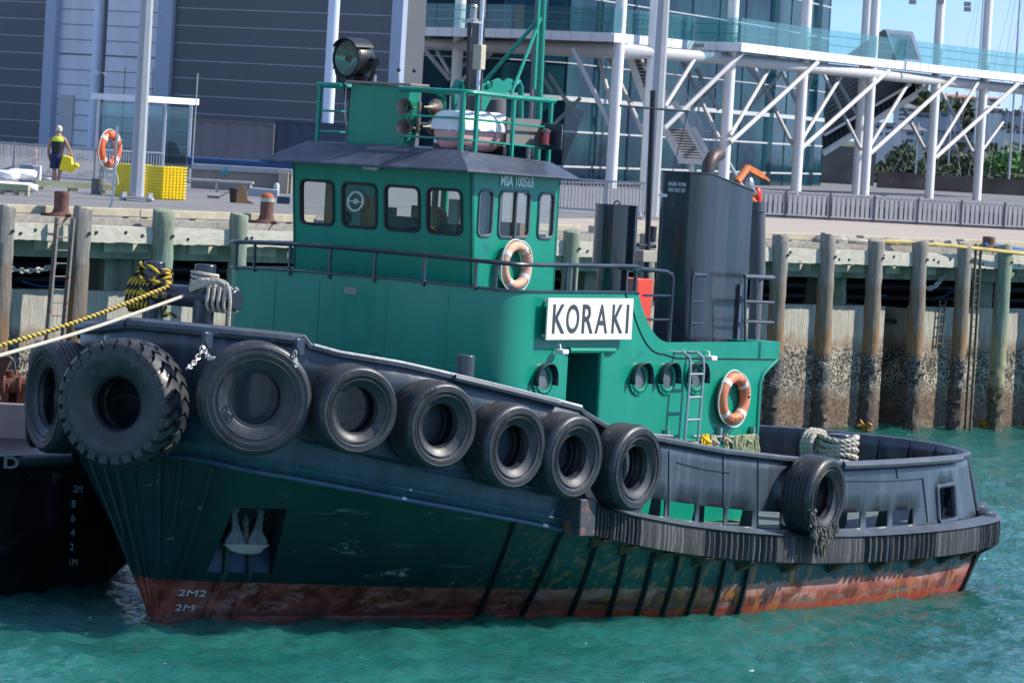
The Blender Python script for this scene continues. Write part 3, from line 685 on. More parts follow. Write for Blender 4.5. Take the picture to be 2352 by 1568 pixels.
# inside
k = MB(True); k.box(4.7, 6.58, -1.55, 1.55, 4.35, 4.4); k.box(4.72, 5.1, -1.4, 1.4, 4.4, 5.22); k.cur = 1
k.box(5.0, 5.2, -.35, .25, 5.2, 5.5); k.box(5.6, 5.95, -1.2, -.8, 4.4, 5.6); k.cur = 2; k.box(6.2, 6.5, .45, 1.5, 4.4, 5.35); k.box(5.9, 6.2, -.5, -.1, 4.9, 5.65); k.cur = 3; k.box(4.8, 4.88, 1.0, 1.15, 5.35, 5.8)
k.box(4.75, 6.58, -1.56, 1.56, 6.18, 6.2); k.cur = 2; k.box(4.85, 4.95, -1.28, -1.1, 5.2, 6.15); k.box(5.3, 5.6, -.95, -.7, 4.9, 5.75); k.box(5.15, 5.5, .1, .45, 4.9, 5.6); k.box(4.9, 5.0, .62, .66, 5.2, 6.15); k.box(6.0, 6.3, 1.0, 1.4, 4.9, 5.5)
k.cur = 5; k.ball((5.2, .55, 5.45), .16, 10, (1, .8, 1.1)); k.cur = 6; k.ball((5.35, 1.05, 5.62), .07, 8); k.cur = 1; k.box(4.8, 5.0, .85, 1.15, 5.22, 5.45); k.ball((5.0, -1.0, 5.42), .1, 10); k.box(5.0, 5.15, 1.35, 1.5, 5.35, 5.85); k.cur = 0; k.box(4.95, 5.3, 1.28, 1.52, 4.4, 5.95)
k.cur = 4; k.cyl((5.3, 1.15, 5.2), (5.3, 1.15, 5.5), .05); k.cyl((5.25, .95, 5.3), (5.2, 1.3, 5.55), .02)
k.build('cabin_interior', [INTG, BLACK, mat('cabin_wood', (.30, .17, .09), .6), INTG, RED, mat('seat_red', (.35, .10, .08), .8), YEL], whs, smooth=False)
# visor roof
k = MB(True)
eav = [(4.03, 1.88, 6.235), (6.68, 1.92, 6.19), (6.68, -1.92, 6.19), (4.03, -1.88, 6.2)]
top = [(4.5, 1.38, 6.5), (6.66, 1.40, 6.40), (6.66, -1.40, 6.40), (4.5, -1.38, 6.5)]
lo = [(q[0], q[1], q[2]-.03) for q in eav]; cz = (5.6, 0, 6.52)
k.add(eav+top+lo+[cz], [(0, 1, 5, 4), (1, 2, 6, 5), (2, 3, 7, 6), (3, 0, 4, 7), (8, 9, 10, 11), (0, 8, 9, 1), (1, 9, 10, 2), (2, 10, 11, 3), (3, 11, 8, 0), (4, 5, 12), (5, 6, 12), (6, 7, 12), (7, 4, 12)])
roof = k.build('visor_roof', mat('roof_blue', (.042, .050, .078), .4, var=.12, vs=2, coat=.25, spots=((.5, .5, .5), .76, 5), streak=((.15, .17, .22), .3, 5)), tug, smooth=False, bevel=.012)

# ---- upper steering stand, rails and gear on the roof
k = MB(True)
k.prism([(4.92, -1.0, 6.48), (4.92, .05, 6.48), (4.88, .13, 7.36), (4.88, -.93, 7.36)], (.26, 0, 0))
stand = k.build('steering_stand', GREEN, tug, bevel=.01)
k = MB(True); k.box(4.8, 5.25, -.98, .2, 7.37, 7.405); k.build('stand_top', mat('wood_edge', (.25, .18, .15), .5), stand, bevel=.006)
k = MB(True)
for v, dv in ((-.18, -.02), (.1, .07)): k.cyl((5.0, v-dv, 7.4), (5.0, v, 7.56), .012, n=8); k.cur = 1; k.ball((5.0, v, 7.59), .03, 10); k.cur = 0
k.cyl((5.0, -.6, 7.4), (5.0, -.6, 7.5), .02, n=8); k.build('control_lever', [STEEL, BLACK], stand)
k = MB(True)
def loop(z, r): 
    return [(5.8, -1.50, z), (4.88, -1.50, z), (4.8, -1.47, z), (4.77, -1.4, z), (4.74, .0, z+.0), (4.76, 1.16, z), (4.82, 1.24, z), (4.92, 1.27, z), (5.9, 1.27, z-.03), (6.88, 1.25, z-.04)]
zt_ = 7.32
k.tube([q for q in loop(zt_, .04)][:4]+[(4.75, -1.0, zt_)], .04, 8); k.tube([(4.75, .05, zt_)]+loop(zt_, .04)[5:], .04, 8)
for z in (6.95, 6.65): k.tube(loop(z, .016)[:4]+[(4.75, -1.0, z)], .016, 6); k.tube([(4.75, .1, z)]+[(a, b_, z-.03*(a-4.8)) for a, b_, c_ in loop(z, .016)[5:]], .016, 6)
for (u, v) in ((4.77, -1.42), (5.8, -1.5), (4.76, 1.18), (4.98, 1.27), (5.86, 1.27), (6.8, 1.25)): k.bar((u, v, 6.4), (u, v, 7.32), .05, .05) if u != 4.76 else k.cyl((u, v, 6.4), (u, v, 7.32), .045, n=8)
k.build('upper_railing', GRAIL, tug)
# whistle trumpets
hn = MB(True)
for (c_, ax) in (((4.86, .12, 7.06), (-1, .15, 0)), ((4.86, .13, 6.77), (-1, .15, 0)), ((5.25, .27, 7.08), (1, -.1, 0)), ((5.25, .27, 6.80), (1, -.1, 0))):
    A_ = V3(ax).normalized(); hn.lathe([(.018, -.25), (.022, -.12), (.045, -.03), (.09, .05), (.128, .085), (.132, .09), (.122, .085), (.06, 0), (.02, -.1), (0, -.12)], c_, ax, 22)
hn.cyl((5.05, .19, 6.7), (5.05, .19, 7.15), .03); hn.build('whistle_trumpet', BRASS, tug)
MB(True).torus((5.2, .42, 6.85), (.7, .5, 0), .17, .012, 20, 6, a0=-1.6, a1=1.6).build('air_hose', RED, tug)
# masts
k = MB(True)
def mp_(x0, y0, x1, y1, v, r, n=10):
    a, b_ = bv(x0, y0, v), bv(x1, y1, v); k.cyl((a[0], v, a[1]), (b_[0], v, b_[1]), r, n=n)
mp_(1069, 372, 1082, -60, .45, .032); k.build('whip_mast', BLACK, tug)
k = MB(True); a, b_ = bv(1087, 340, .3), bv(1105, -60, .3); k.bar((a[0], .3, a[1]), (b_[0], .3, b_[1]), .12, .15); k.build('mast_column', mat('mast_grey', (.13, .11, .12), .5, var=.3, vs=3, streak=((.4, .4, .4), .4, 8)), tug, smooth=False)
k = MB(True); a, b_ = bv(1097, 215, .42), bv(1112, -60, .42); k.cyl((a[0], .42, a[1]), (b_[0], .42, b_[1]), .028); k.build('mast_tube', mat('tube_white', (.6, .66, .75), .3, .2), tug)
u, z = bv(1087, 28, .5); k = MB(True); k.lathe([(0, -.13), (.08, -.13), (.08, -.1), (.055, -.09), (.055, .06), (.07, .07), (.05, .11), (0, .11)], (u, .5, z), (0, 0, 1), 16); k.box(u-.12, u+.1, .4, .6, z-.16, z-.13); k.build('masthead_light', mat('lens_clear', (.35, .36, .38), .15, coat=.5, var=.3), tug)
u, z = bv(1104, 132, .5); k = MB(True); k.box(u-.06, u+.06, .4, .55, z-.18, z+.18); k.build('junction_box', mat('box_cream', (.5, .45, .35), .6), tug, bevel=.01)
# green aft mast with its stays
k = MB(True)
def ptv(x, y, v): a = bv(x, y, v); return (a[0], v, a[1])
k.cyl(ptv(1233, 378, .9), ptv(1250, -60, .9), .05, n=10); k.bar(ptv(1227, 205, .95), ptv(1241, -60, .95), .035, .05)
k.cyl(ptv(1240, 42, .9), ptv(1107, 195, .2), .03, n=8); k.cyl(ptv(1242, 42, .9), ptv(1174, 217, 1.2), .026, n=8)
k.tube([ptv(1196, 300, .5), ptv(1196, 200, .5), ptv(1190, 188, .5), ptv(1180, 195, .5)], .04, 8)
k.build('aft_mast', GRAIL, tug)
k = MB(True)     # tow hook frame behind the rails
k.prism([ptv(*q, .1) for q in ((1092, 178), (1100, 195), (1112, 202), (1130, 203), (1133, 187), (1148, 180), (1158, 190), (1170, 180), (1178, 183), (1176, 205), (1160, 215), (1130, 222), (1092, 300))], (0, -.05, 0))
for x in (1052, 1112): k.tube([ptv(x-12, 330, .2), ptv(x-8, 200, .2), ptv(x-2, 190, .2), ptv(x+6, 192, .2), ptv(x+8, 205, .2)], .045, 8)
k.tube([ptv(1000, 212, .1), ptv(1050, 214, .1)], .04, 8); k.tube([ptv(1003, 212, .1), ptv(1018, 225, .1), ptv(1025, 340, .1)], .04, 8)
k.build('hook_frame', GRAIL, tug)
k = MB(True); k.cyl(ptv(1130, 345, -.2), ptv(1132, 228, -.2), .2, n=16); k.build('vent_pipe', mat('vent_grey', (.12, .12, .13), .6), tug)
# sidelight with its screen
k = MB(True); k.box(5.86, 6.72, 1.14, 1.17, 6.62, 7.0); k.build('light_board', mat('board_grey', (.17, .16, .16), .7, var=.1), tug)
u, z = bv(1253, 315, 1.35); k = MB(True); k.lathe([(0, -.12), (.07, -.12), (.075, -.1)], (u, 1.35, z), (0, 0, 1), 16); k.lathe([(.075, .07), (.07, .1), (.03, .12), (0, .12)], (u, 1.35, z), (0, 0, 1), 16); k.cur = 1
k.lathe([(.062, -.1), (.062, .07)], (u, 1.35, z), (0, 0, 1), 16); nl = k.build('port_sidelight', [mat('lamp_grey', (.08, .08, .09), .4), LRED], tug)
k = MB(True); k.box(u+.12, u+.15, 1.12, 1.55, z-.18, z+.2); k.build('light_screen', NAVYD, tug, bevel=.02)
# searchlight
sl_ = MB(True); c_ = Vector((5.0, -1.12, 7.72)); ax = Vector((-1, -.12, -.02)).normalized()
sl_.lathe([(.265, -.02), (.28, 0), (.28, .04), (.25, .05), (.245, .02), (.255, -.02), (.26, -.25), (.22, -.34), (.1, -.37), (0, -.37)], c_, ax, 28)
sl_.lathe([(.285, -.28), (.30, -.28), (.30, .08), (.285, .08)], c_, ax, 20, True, R_(215), R_(325))
for i in range(6): a = R_(30+60*i); e = ax.cross(Vector((0, 0, 1))).normalized(); g = ax.cross(e); sl_.ball(c_+ax*.03+(e*math.cos(a)+g*math.sin(a))*.285, .022, 6)
sl_.prism([c_+Vector((.0, -.16, -.24)), c_+Vector((0, .16, -.24)), c_+Vector((0, .1, -.34)), c_+Vector((0, -.1, -.34))], (.3, 0, 0))
sl_.cyl(c_+Vector((.18, .24, .0)), c_+Vector((.18, .37, 0)), .03); sl_.torus(c_+Vector((.18, .38, -.03)), (0, 1, 0), .055, .012, 16, 6)
srch = sl_.build('searchlight', BLACK, tug)
k = MB(True); k.lathe([(0, -.12), (.05, -.115), (.12, -.09), (.2, -.03), (.245, .02)], c_, ax, 28); k.build('reflector', mat('mirror', (.45, .62, .60), .08, 1., var=.2), srch)
k = MB(True); k.lathe([(0, .03), (.25, .03)], c_, ax, 28); k.cur = 1; k.ball(c_+ax*-.02, .06, 10); k.build('lens', [glass('lens_green', (.25, .55, .48), .06), BLACK], srch)
k = MB(True); P = [c_+Vector((.18, .37*math.sin(R_(a)), -.46*math.cos(R_(a)) if abs(a) < 90 else 0)) for a in range(-90, 91, 15)]; k.tube(P, .03, 8); k.cyl((5.18, -1.12, 6.42), (5.18, -1.12, 7.22), .085, n=14); k.box(5.1, 5.28, -1.24, -1.0, 7.12, 7.28); k.build('searchlight_yoke', BLACK, srch)
k = MB(True); k.tube([(4.98, -1.1, 7.4), (4.95, -1.08, 7.1), (4.93, -1.06, 6.9), (4.9, -.98, 6.75)], .01, 6); k.build('cable', STEEL, srch)

# ---- funnel casing
k = MB(True); u0, u1, v0, v1, rr_ = 9.62, 11.05, 1.28, 2.05, .28
out = []
for (cu, cv, a0, rr_) in ((u0+.28, v1-.28, 90, .28), (u0+.12, v0+.12, 180, .12)):
    for i in range(7): a = R_(a0+15*i); out.append((cu+rr_*math.cos(a), cv+rr_*math.sin(a)))
out += [(u1, v0), (u1, v1)]
rows = [[Vector((u, v, 3.75)) for u, v in out], [Vector((u, v, 6.34-max(0, u-10.0)*.21)) for u, v in out]]
k.grid(rows, closed=True); k.add([tuple(p) for p in rows[1]], [tuple(range(len(out)))])
k.tube([p+Vector((0, 0, .0)) for p in rows[1]], .014, 5, closed=True)
fun = k.build('funnel_casing', NAVY if False else mat('casing_navy', (.024, .031, .047), .22, var=.22, vs=1.2, coat=.4, bump=.2, bs=2.5, streak=((.10, .10, .11), .4, 3)), tug, ang=30)
k = MB()
k.box(u0+.4, u1+.01, v1, v1+.006, 5.86, 5.875); k.box(u0+.62, u0+.632, v1, v1+.006, 3.9, 5.86)
for i in range(9): k.ball((u0+.45+i*.11, v1+.004, 5.93), .012, 6)
k.box(u0+.62, u1-.12, v1, v1+.008, 4.05, 4.06); k.build('casing_seam', mat('seam_dark', (.03, .036, .048), .5), fun)
FT = mat('notice_white', (.72, .78, .85), .5)
text('notice_text', 'ENGINE  ROOM', (u0-.004, 1.47, 6.13), (0, 1, 0), (0, 0, 1), .06, .31, FT, fun, bold=.006, nrm=(-1, 0, 0)); text('notice_text', 'VENT SHUT OFF', (u0-.004, 1.47, 6.04), (0, 1, 0), (0, 0, 1), .06, .31, FT, fun, bold=.006, nrm=(-1, 0, 0))
k = MB(True); v_ = 1.46; z_ = 5.98; k.prism([(u0-.004, v_, z_-.025), (u0-.004, v_-.09, z_-.025), (u0-.004, v_-.09, z_-.05), (u0-.004, v_-.17, z_), (u0-.004, v_-.09, z_+.05), (u0-.004, v_-.09, z_+.025), (u0-.004, v_, z_+.025)], (-.003, 0, 0)); k.build('arrow', FT, fun, smooth=False)
k = MB(True); P = [ptv(1625, 400, 1.5), ptv(1628, 378, 1.5), ptv(1637, 362, 1.5), ptv(1652, 353, 1.42)]; k.tube([P[0], P[1], P[2], V3(P[2]).lerp(V3(P[3]), .55), P[3]], [.1, .1, .102, .105, .105], 14)
k.build('exhaust_pipe', mat('exhaust', (.10, .075, .07), .5, .5, var=.4, vs=5), fun)
# second stack aft
k = MB(True); a, b_ = bv(1739, 640, .9), bv(1739, 468, .9); k.cyl((a[0], .9, a[1]-.0), (b_[0], .9, b_[1]), .13, n=18); k.cyl((b_[0], .9, b_[1]-.12), (b_[0], .9, b_[1]+.03), .145, n=18)
k.cyl((a[0], .9, 1.2), (a[0], .9, a[1]+.1), .1, n=14); k.build('aft_stack', mat('stack_grey', (.10, .105, .125), .45, var=.15), tug)
# squat cylinder vent
k = MB(True); v_ = .55; a, b_ = bv(1365, 472, v_), bv(1468, 472, v_); uc = (a[0]+b_[0])/2; zc = (a[1]+b_[1])/2; k.cyl((uc, v_, zc-.93), (uc, v_, zc), .325, n=32); k.cyl((uc, v_, 3.8), (uc, v_, zc-.9), .24, n=24); k.torus((uc, v_, zc+.02), (1, 0, 0), .05, .012, 12, 6)
k.lathe([(.325, 0), (.335, .0), (.335, .03), (.325, .03)], (uc, v_, zc-.02), (0, 0, 1), 32, True)
k.build('cylinder_vent', mat('vent_navy', (.022, .029, .043), .16, var=.1, coat=.7), tug)
k = MB(True); v_ = -.35; k.cyl(ptv(1484, 640, v_), ptv(1500, 208, v_), .045, n=10); k.cyl(ptv(1425, 243, v_), ptv(1580, 256, v_), .018, n=8); k.cyl(ptv(1465, 562, v_), ptv(1505, 566, v_), .03, n=8)
k.tube([ptv(1578, 260, v_), ptv(1573, 285, v_), ptv(1545, 392, v_)], .008, 5); k.cyl(ptv(1494, 555, v_-.2), ptv(1498, 520, v_-.2), .08, n=12)
k.build('signal_mast', BLACK, tug)
k = MB(True); a = bv(1482, 588, -.3); k.box(a[0]-.2, a[0]+.2, -.4, -.2, a[1]-.09, a[1]+.09); k.build('switch_box', mat('box_buff', (.35, .33, .28), .6), tug, bevel=.01)
k = MB(True); a, b_ = bv(1443, 640, .5), bv(1495, 725, .5); k.box(a[0], b_[0], -.1, .5, 3.8, a[1]); k.build('fire_locker', mat('locker_red', (.75, .05, .015), .35, var=.08, coat=.3), tug, bevel=.02)

# ---- handrail on the deckhouse
k = MB(True); zr = .37
P = [(u-(0.03 if u < 4.7 else 0), v*1.0, ztop(u)+camber(v)+zr) for u, v in per2 if u <= 7.4 and not (v > 0 and u > 7.35)]
P = [(6.9, 2.56, 4.96-.0), ] + P
P = [(8.22, 2.55, 4.85), (8.1, 2.56, 4.9)]+P
k.tube(P, .031, 8); k.tube([(8.22, 2.55, 4.88), (8.27, 2.55, 4.8), (8.27, 2.55, 3.86)], .032, 8)
for z_ in (4.55, 4.2): k.tube([(7.55, 2.55, z_), (8.27, 2.55, z_)], .018, 6)
for x in (1040, 1300, 1318, 1458): 
    u_, z_ = bv(x, 640, 2.55)
    if u_ > 4.6: k.bar((u_, 2.56, 4.55), (u_, 2.56, 4.95), .045, .03)
for (u, v) in [q for i, q in enumerate(per2) if q[0] < 4.2][::3]: k.bar((u-.02, v, 4.58), (u-.02, v, 4.97+camber(v)), .035, .035)
for v in (-2.0, -1.2): k.bar((6, v*1.28, 4.5), (6, v*1.28, 4.95), .04, .04)
k.build('deckhouse_railing', NAVYD, tug)
k = MB(True)
def hoop(pts, r): k.tube([ptv(*q, 2.5) for q in pts], r, 8)
hoop([(1585, 778), (1590, 640), (1593, 631), (1622, 632)], .03); hoop([(1586, 692), (1617, 693)], .016); hoop([(1585, 742), (1617, 743)], .016)
k.build('casing_handrail', NAVYD, tug)
k = MB(True); 
for y_, r_ in ((635, .03), (692, .018), (738, .018)):
    P = [ptv(1710, y_, 2.4), ptv(1776, y_+3, 2.4)]; a = V3(P[1]); k.tube([P[0], P[1], a+Vector((.05, -.15, 0)), a+Vector((.0, -.9, 0))], r_, 8)
k.cyl(ptv(1712, 782, 2.4), ptv(1712, 635, 2.4), .02, n=8); k.cyl(ptv(1734, 782, 2.2), ptv(1738, 640, 2.2), .015, n=8); k.box(10.78, 10.84, 2.0, 2.1, 3.85, 4.7)
k.build('aft_handrail', mat('rail_navy_rust', (.06, .075, .11), .5, var=.3, spots=((.25, .1, .05), .6, 6)), tug)
# crane / davit on the stern side
k = MB(True); v_ = .6
k.tube([ptv(*q, v_) for q in ((1693, 418), (1712, 392), (1717, 384))], .06, 8); k.bar(ptv(1714, 384, v_), ptv(1752, 405, v_), .08, .09); k.bar(ptv(1752, 404, v_), ptv(1765, 415, v_), .04, .04)
k.tube([ptv(1693, 418, v_), ptv(1700, 440, v_), ptv(1728, 460, v_), ptv(1739, 475, v_+.0)], .05, 8); k.build('davit_arm', mat('davit_orange', (.60, .16, .04), .55, var=.25, vs=8), tug)
k = MB(True); k.ball(ptv(1740, 448, v_), .13, 12, (.7, .5, 1)); k.cyl(ptv(1739, 485, v_), ptv(1740, 450, v_), .07, n=10); k.cur = 1; k.cyl(ptv(1722, 428, v_), ptv(1736, 448, v_), .04, n=8); k.ball(ptv(1722, 425, v_), .11, 12, (.8, .6, 1.2)); k.build('davit_motor', [RED, STEEL], tug)
# forward H bitts
k = MB(True); U = 1.6
a, b_ = bu(358, 600, U), bu(358, 725, U); c_, d_ = bu(472, 607, U), bu(472, 735, U)
k.cyl((U, a[0]+.02, 2.7), (U, a[0]-.02, a[1]), .15, n=22); k.cyl((U, c_[0]+.02, 2.7), (U, c_[0], c_[1]), .15, n=22)
e, f_ = bu(322, 673, U), bu(545, 686, U); k.cyl((U, e[0], 4.27), (U, f_[0], 4.27), .15, n=22)
bitts = k.build('towing_bitts', NAVYD, tug, bevel=.02); BI = (U, a, c_, e, f_)
# stern towing post and gear
k = MB(True); U2 = 12.6; a = bu(1928, 996, U2); k.cyl((U2, a[0], 1.0), (U2, a[0], a[1]), .2, n=22); k.cyl((U2-.1, a[0]-.0, 1.9), (U2-.1, a[0]-1.2, 1.9), .14, n=16); k.build('stern_bitt', NAVYD, tug, bevel=.02); SB = (U2, a[0], a[1])
k = MB(True); k.prism([(11.1, 1.3, 1.1), (12.1, 1.3, 1.1), (12.1, 1.3, 2.0), (11.9, 1.3, 2.06), (11.1, 1.3, 2.06)], (0, -3.2, 0)); k.build('aft_locker', RUSTY, tug, bevel=.05)
# ================================================================== TYRES AND LOOSE GEAR ON THE TUG
def tyre(name, label, R, rb, w, kind, loc, yaw, tilt=0., group=None, roll=0.):
    t = thing(name, label, 'tyre', loc, 0, group); t.rotation_euler = (tilt, roll, yaw)
    h = w/2
    side = [(rb, -.36*h*1), (rb+.02, -.60*h), (rb+.05*R, -.70*h), (rb+.12*R, -.78*h), (rb+.2*R, -.90*h), (rb+.32*R, -1.0*h), (.88*R, -1.02*h), (.95*R, -.93*h), (.985*R, -.8*h), (R, -.62*h)]
    tread = []
    if kind == 'road':
        for y in (-.5, -.25, 0, .25, .5): tread += [(R, (y-.045)*h), (R-.014, (y-.03)*h), (R-.014, (y+.03)*h), (R, (y+.045)*h)]
    else: tread = [(R, -.3*h), (R, 0), (R, .3*h)]
    back = [(r, -y) for r, y in side[::-1]]
    inn = [(rb+.01, .28*h), (rb+.06, .35*h), (.8*R, .7*h), (.9*R, .4*h), (.9*R, -.4*h), (.8*R, -.7*h), (rb+.06, -.42*h)]
    prof = side+tread+back+inn
    k = MB(); k.lathe(prof, (0, 0, 0), (0, 1, 0), 56, True)
    if kind == 'road':
        for rr_, yy_, rt in ((.9*R, -1.0, .010), (.80*R, -1.01, .006), (.70*R, -.97, .010), (rb+.02, -.66, .012)): k.torus((0, yy_*h, 0), (0, 1, 0), rr_, rt, 56, 5)
    b = k.build('tyre_body', TYRE, t, ang=42)
    if kind == 'lug':
        k = MB(); n = 26
        for i in range(n):
            for sg in (-1, 1):
                a = 2*math.pi*(i+(.5 if sg > 0 else 0))/n; da = 2*math.pi/n*.33; vs = []
                for (y, r, sh) in ((sg*h*1.04, .86*R, 0), (sg*h*1.03, .99*R, 0), (sg*h*.80, 1.055*R, .05), (sg*h*.38, 1.075*R, .26), (sg*h*.02, 1.075*R, .10)):
                    for d in (-da, da):
                        q = a+d+sh*.6; vs.append((r*math.cos(q), y, r*math.sin(q)))
                for (y, r, sh) in ((sg*h*.9, .84*R, 0), (sg*h*.8, .93*R, 0), (sg*h*.7, .97*R, .05), (sg*h*.38, .97*R, .26), (sg*h*.02, .97*R, .10)):
                    for d in (-da*1.15, da*1.15):
                        q = a+d+sh*.6; vs.append((r*math.cos(q), y, r*math.sin(q)))
                fs = []
                for j in range(4): fs += [(2*j, 2*j+1, 2*j+3, 2*j+2), (2*j, 2*j+2, 12+2*j, 10+2*j), (2*j+1, 11+2*j, 13+2*j, 2*j+3)]
                fs += [(8, 9, 19, 18), (0, 10, 11, 1)]
                k.add(vs, fs)
        k.build('tread_lugs', TYRE, t, ang=30)
    return t
# (kind, radius, bead, width, boat position, yaw, label)
TG = 'tyre fenders hung along the tug'
def bloc(x, y, v): u, z = bv(x, y, v); return BW(u, v, z)
tyre('tyre_fender', 'worn truck tyre seen almost edge-on at the bow next to the barge', .76, .40, .5, 'road', bloc(138, 912, -1.25), R_(-64), 0, TG, .2)
tyre('tyre_fender', 'outermost tyre on the bow, showing only its ribbed tread beside the barge', .74, .40, .34, 'road', bloc(98, 905, -2.3), R_(-88), 0, TG, .1)
tyre('tractor_tyre', 'huge tractor tyre with deep chevron lugs hung on the tip of the bow', .80, .335, .62, 'lug', bloc(284, 926, .58), R_(-24), 0, TG)
tyre('tyre_fender', 'smooth tyre squeezed between the lugged tractor tyre and the bow', .80, .36, .36, 'road', bloc(298, 926, .22), R_(-27), 0, TG)
tyre('tyre_fender', 'largest smooth tyre, hung with chains just right of the lugged tractor tyre', .745, .335, .38, 'road', bloc(583, 913, 2.22), R_(17), R_(3), TG)
tyre('tyre_fender', 'second smooth tyre from the bow on the port side, below the bare bulwark edge', .59, .30, .52, 'road', bloc(805, 938, 2.92), R_(31), R_(2), TG)
tyre('tyre_fender', 'tyre with faint moulded lettering, middle of the port row below the short post', .585, .285, .53, 'road', bloc(992, 973, 3.3), R_(38), R_(2), TG)
tyre('tyre_fender', 'grey scuffed tyre with grooved tread, fifth along the port side from the bow', .585, .285, .50, 'road', bloc(1158, 1022, 3.6), R_(45), R_(2), TG)
tyre('tyre_fender', 'broad dished tyre hung under the break in the bulwark edge', .585, .285, .50, 'road', bloc(1293, 1045, 3.82), R_(49), R_(2), TG)
tyre('tyre_fender', 'tyre with a chewed lower sidewall, hanging over the start of the ribbed rubber fender', .605, .30, .46, 'road', bloc(1436, 1071, 4.0), R_(54), R_(2), TG)
t8 = tyre('tyre_fender', 'torn shredded tyre hanging alone on the aft bulwark', .60, .31, .5, 'road', bloc(1868, 1138, 4.05), R_(60), R_(3), TG)
# torn strands on the last tyre
k = MB(); rs = random.Random(3)
for i in range(170):
    a = R_(rs.uniform(195, 315)); r = .6*rs.uniform(.72, 1.0); y = rs.uniform(-.27, -.2); p = Vector((r*math.cos(a), y, r*math.sin(a)))
    q = p+Vector((rs.uniform(-.05, .05), rs.uniform(-.05, .0), rs.uniform(-.14, .02)))
    k.bar(p, q, rs.uniform(.01, .035), rs.uniform(.008, .02))
for i in range(60):
    p = Vector((rs.uniform(-.18, .12), rs.uniform(-.26, -.1), -.6)); k.bar(p, p+Vector((rs.uniform(-.05, .1), rs.uniform(-.05, 0), -rs.uniform(.05, .3))), rs.uniform(.01, .03), .012)
k.build('torn_strands', mat('torn_rubber', (.12, .115, .10), .9, var=.5, vs=12), t8, smooth=False)
tx = [o for o in bpy.data.objects if o.name.startswith('tyre_fender') and abs(o.location.x-bloc(992, 973, 3.3).x) < .01][0]
for i, ch in enumerate('AIR'):
    a = R_(132-i*9); r = .50; p = Vector((r*math.cos(a), -.285, r*math.sin(a))); d = Vector((math.sin(a), 0, -math.cos(a))); u_ = Vector((math.cos(a), 0, math.sin(a)))
    text('moulded_letter', ch, p, d, u_, .065, .045, BLACK, tx, bold=.03, boat=False, nrm=(0, -1, 0))
# chains
CH = mat('chain_steel', (.62, .58, .54), .4, .7, var=.4, vs=12)
def chain(name, label, P0, P1, sag=.06, link=.09, r=.012, cat='chain', group='tyre hanging chains', m=CH):
    L = (P1-P0).length; n = max(2, int(L/(link*.72))); t = tag(MBC(P0, P1, n, sag, link, r).build(name, m), label, cat, group); return t
def MBC(P0, P1, n, sag, link, r):
    k = MB()
    for i in range(n):
        f0 = (i+.5)/n; p = P0.lerp(P1, f0)-Vector((0, 0, sag*4*f0*(1-f0))); f1 = f0+.02; q = P0.lerp(P1, f1)-Vector((0, 0, sag*4*f1*(1-f1)))
        d = (q-p).normalized(); s_ = d.orthogonal().normalized() if i % 2 else d.cross(d.orthogonal()).normalized()
        k.tube([p+d*(link/2*math.cos(a))*1.0+s_*(link*.32*math.sin(a)) for a in [2*math.pi*j/10 for j in range(10)]], r, 5, closed=True)
    return k
def pl(x, y, v): return bloc(x, y, v)
chain('chain', 'bright shackle chain running down-left to the lugged tractor tyre', pl(467, 795, 1.75), pl(430, 845, 1.9))
chain('chain', 'short bright chain running down-right to the largest smooth tyre', pl(467, 795, 1.75), pl(490, 822, 2.2))
chain('chain', 'rusty chain on the padeye above the right edge of the largest smooth tyre', pl(678, 800, 2.75), pl(680, 838, 2.75))
chain('chain', 'chain above the left shoulder of the lugged tractor tyre', pl(248, 770, -.3), pl(205, 815, -.1))
k = MB(True)
for (x, y, v) in ((467, 780, 1.62), (678, 795, 2.62), (252, 765, -.4)):
    u, z = bv(x, y, v); s_ = s_of_u(u) if v > 0 else .6; k.box(u-.02, u+.14, v-.02, v+.05, z-.12, z+.1); k.torus((u+.0, v+.06, z-.06), (.5, .5, 0), .045, .014, 14, 6)
k.build('padeye', NAVYD, tug, bevel=.01)

# lifebuoys
def buoy(label, loc, yaw, R, r, m, tilt=0., bands=True, words=None, roll=0., group='lifebuoys'):
    t = thing('lifebuoy', label, 'lifebuoy', loc, 0, group); t.rotation_euler = (tilt, roll, yaw)
    MB().torus((0, 0, 0), (0, 1, 0), R, r, 48, 12).build('ring', m, t)
    if bands:
        for a in (35, 125, 215, 305): MB().torus((0, 0, 0), (0, 1, 0), R, r*1.05, 4, 12, R_(a-7), R_(a+7)).build('band', mat('band_white', (.7, .68, .65), .5), t)
    k = MB(); P = []
    for i in range(64):
        a = 2*math.pi*i/64; rr_ = R+r*1.05+ (.035 if True else 0)*abs(math.sin(2*a+.3)); P.append((rr_*math.cos(a), -.02, rr_*math.sin(a)))
    k.tube(P, .011, 6, closed=True); k.build('grab_line', mat('line_white', (.6, .62, .62), .8), t)
    if words:
        for wd, a0 in words:
            for i, c in enumerate(wd):
                a = R_(a0-i*11); p = Vector((R*.97*math.cos(a), -r*.98, R*.97*math.sin(a))); d = Vector((math.sin(a), 0, -math.cos(a))); u_ = Vector((math.cos(a), 0, math.sin(a)))
                text('letter', c, p-u_*.02, d, u_, .055, .035, BLACK, t, boat=False, nrm=(0, -1, 0))
    return t
buoy('orange lifebuoy hanging on the green side wall right of the ladder', bloc(1684, 915, 2.68), R_(54), .31, .085, mat('orange_worn', (.62, .20, .10), .55, var=.2, vs=5, spots=((.62, .38, .30), .62, 4)), 0, True, [('KORAKI', 75), ('KORAKI', 300)], .2)
b2 = buoy('faded peach lifebuoy hanging behind the handrail below the cabin side windows', bloc(1184, 610, 1.72), R_(54), .28, .072, ORANGEF, 0, True, [('KORAKI', 62)])
